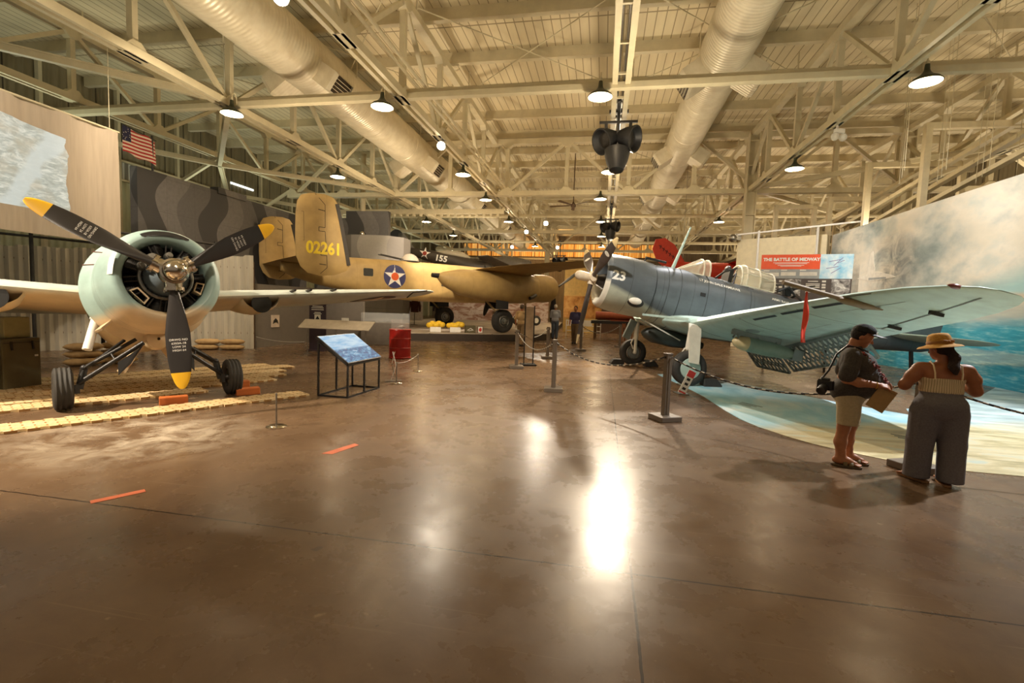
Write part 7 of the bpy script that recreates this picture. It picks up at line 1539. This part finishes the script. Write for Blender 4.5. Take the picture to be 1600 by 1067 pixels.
s = SDF(); s.e((-.025, 0, .80), (.178, .222, .16)).e((.0, 0, .95), (.138, .175, .12))
for sg, dx in ((1, .02), (-1, -.03)): s.chain([(-.01, sg*.105, .72), (dx*.6, sg*.125, .42), (dx*1.2, sg*.128, .03)], [.138, .114, .112], .02)
bpart(s, 'trousers', cloth('grey_linen', sr(110, 105, 109), .14, 70, 5), t, .011, [((0, 0, .045), (0, 0, -1)), ((0, 0, .955), (0, 0, 1))])
tt = NT('striped_top'); v = tt.coord('Object'); q = tt.sep(v); an = tt.math('MULTIPLY', tt.math('ARCTAN2', q[1], q[0]), 7.5); ln = tt.math('LESS_THAN', tt.math('FRACT', an), .16); STP = tt.set(tt.mix(ln, sr(216, 196, 158), sr(92, 74, 54)), .85)
s = SDF(); s.e((.0, 0, .96), (.142, .180, .155)).e((.01, 0, 1.07), (.142, .190, .13)); tp = bpart(s, 'top', STP, t, .010, [((0, 0, .93), (0, 0, -1)), ((0, 0, 1.085), (.0, 0, 1))])
STC = paint('strap_cream', sr(228, 208, 170), .8)
for sg in (-1, 1): m = MB(); m.tube([(-.135, sg*.105, 1.075), (-.128, sg*.108, 1.14), (-.085, sg*.112, 1.215), (-.01, sg*.11, 1.24), (.07, sg*.105, 1.20), (.13, sg*.10, 1.08)], .0075, 6); m.build('shoulder_strap', STC, tp)
hs = SDF(); hs.e(H(-.02, 0, .015), (.092, .084, .098), .02, HR); hs.chain([H(-.09, 0, -.03), Vector(H(-.12, 0, -.10)), Vector((-.115, -.035, 1.19)), Vector((-.125, -.03, 1.10)), Vector((-.12, -.025, 1.06))], [.034, .042, .046, .034, .012], .02)
bpart(hs, 'hair', cloth('brown_hair', sr(42, 28, 24), .3, 60, 30), t, .009, [(H(.01, 0, 0), tuple(HR @ Vector((.8, 0, -.45))))])
HT = Matrix.Translation(H(0, 0, .045)) @ (Matrix.Rotation(R(20), 3, 'Z') @ Matrix.Rotation(R(8), 3, 'Y') @ Matrix.Rotation(R(-6), 3, 'X')).to_4x4(); Mz = HT @ Matrix(((0, 0, 1, 0), (0, 1, 0, 0), (1, 0, 0, 0), (0, 0, 0, 1)))
def m_straw(): t = NT('straw_hat'); v = t.coord('Object'); n = t.noise(t.coord('Object', (1, 1, 4)), 40, 3); t.bump(n, .3, .005); return t.set(t.ramp(n, [(.35, sr(176, 124, 46)), (.65, sr(212, 162, 72))]), .8)
m = MB(); m.lathe([(-.028, .185), (-.012, .165), (.0, .12), (.01, .102), (.05, .098), (.085, .092), (.108, .075), (.118, .045), (.120, .001)], 40, Mz); m.lathe([(-.031, .185), (-.016, .163), (-.004, .12), (.0, .10)], 40, Mz); ht = m.build('straw_hat', m_straw(), t, 60)
m = MB(); m.lathe([(.010, .106), (.035, .104), (.04, .10)], 40, Mz)
for e in (-1, 1): m.ell((0, 0, 0), (.012, .032, .02), 12, 8, HT @ Matrix.Translation((-.105, e*.03, .025)) @ Matrix.Rotation(e*.2, 4, 'X'))
m.ell((-.112, 0, .025), .012, 8, 6, HT); m.build('hat_band', paint('band_brown', sr(150, 100, 38), .7), ht)
sandals(t, [((.03, .10), R(38)), ((-.02, -.10), R(-5))], paint('flipflop_sole', sr(150, 108, 66), .6), paint('flipflop_gold', sr(206, 164, 96), .35, .5), .045, True)
# ------------------------------------------------------------------ far visitors
def far_person(x, y, h, rz, label, shirt, pants, hair, sleeve=1, stride=.0, arm=0, skinm=SK, bag=None):
    k = h/1.72; t = thing('person', label, 'person', (x, y, 0), rz); V = lambda a, b, c: (a*k, b*k, c*k); s = SDF()
    for sg in (-1, 1):
        d = sg*stride; s.chain([V(d*1.0, sg*.09, .09), V(d*.55+.02, sg*.09, .48), V(0, sg*.09, .86)], [.05*k, .06*k, .09*k]); s.c(V(d-.05, sg*.09, .045), V(d+.15, sg*.09, .04), .042*k, .036*k)
    s.e(V(0, 0, .95), V(.12, .16, .15)).e(V(0, 0, 1.2), V(.12, .17, .22)); s.c(V(0, -.15, 1.4), V(0, .15, 1.4), .06*k); s.c(V(0, 0, 1.4), V(.02, 0, 1.55), .05*k); s.e(V(.03, 0, 1.62), V(.09, .075, .11)).e(V(.115, 0, 1.60), V(.02, .014, .02))
    arms = []
    for sg in (-1, 1):
        el = (-.03-sg*stride*.3, sg*.24, 1.14); wr = (.05-sg*stride*.6, sg*.24, .90)
        if arm: el = (.06, sg*.22, 1.12); wr = (.26, sg*.10, 1.16)
        arms.append((sg, el, wr)); s.chain([V(0, sg*.19, 1.39), V(*el), V(*wr)], [.055*k, .045*k, .032*k]); dd = (Vector(wr)-Vector(el)).normalized()
        for q in (-.022, -.007, .008, .022): s.c(Vector(V(*wr))+Vector((q, 0, 0))*k, Vector(V(*(Vector(wr)+dd*.16)))+Vector((q, 0, 0))*k, .011*k, .009*k, .01)
        s.c(V(*wr), Vector(V(*(Vector(wr)+dd*.07)))+Vector((.04, 0, 0))*k, .012*k, None, .01)
    bpart(s, 'body', skinm, t, .016)
    s = SDF(); s.e(V(0, 0, .98), V(.15, .185, .16)).e(V(0, 0, 1.2), V(.15, .195, .23)); s.c(V(0, -.15, 1.4), V(0, .15, 1.4), .075*k)
    for sg, el, wr in arms: s.chain([V(0, sg*.19, 1.39), V(*el)]+([V(*wr)] if sleeve > 1 else []), [.07*k, .065*k, .05*k][:2+(sleeve > 1)])
    bpart(s, 'shirt', shirt, t, .016, [((0, 0, .88*k), (0, 0, -1))])
    s = SDF(); s.e(V(0, 0, .92), V(.14, .175, .13))
    for sg in (-1, 1): d = sg*stride; s.chain([V(0, sg*.09, .86), V(d*.55+.02, sg*.09, .48), V(d, sg*.09, .08)], [.11*k, .085*k, .075*k])
    bpart(s, 'trousers', pants, t, .016, [((0, 0, .07*k), (0, 0, -1)), ((0, 0, .98*k), (0, 0, 1))])
    s = SDF(); s.e(V(.01, 0, 1.645), V(.10, .088, .11)); bpart(s, 'hair', hair, t, .014, [(V(.05, 0, 1.62), (.9, 0, -.4))])
    s = SDF()
    for sg in (-1, 1): d = sg*stride; s.c(V(d-.06, sg*.09, .045), V(d+.17, sg*.09, .04), .05*k, .042*k)
    bpart(s, 'shoes', M_['black'], t, .014, [((0, 0, .0), (0, 0, -1))]); return t
DH = cloth('far_dark_hair', sr(36, 28, 24)); 
far_person(-3.35, 19.9, 1.72, R(75), 'person in tan shirt and khaki trousers walking beside the platform edge', cloth('tan_shirt', sr(196, 166, 124)), cloth('khaki', sr(150, 126, 96)), cloth('grey_hair', sr(96, 84, 74)), 1, .16)
far_person(-2.45, 25.2, 1.80, R(92), 'person with white hair in pale blue shirt and blue jeans, seen from behind', cloth('pale_blue_shirt', sr(176, 180, 192)), cloth('jeans', sr(84, 94, 112)), cloth('white_hair', sr(226, 216, 200)), 1, .03, 1)
far_person(-1.25, 22.6, 1.74, R(-100), 'person in navy blue shirt and brown trousers facing the camera under the propeller', cloth('navy_shirt', sr(62, 58, 96)), cloth('brown_trousers', sr(112, 92, 70)), DH, 1, .10)
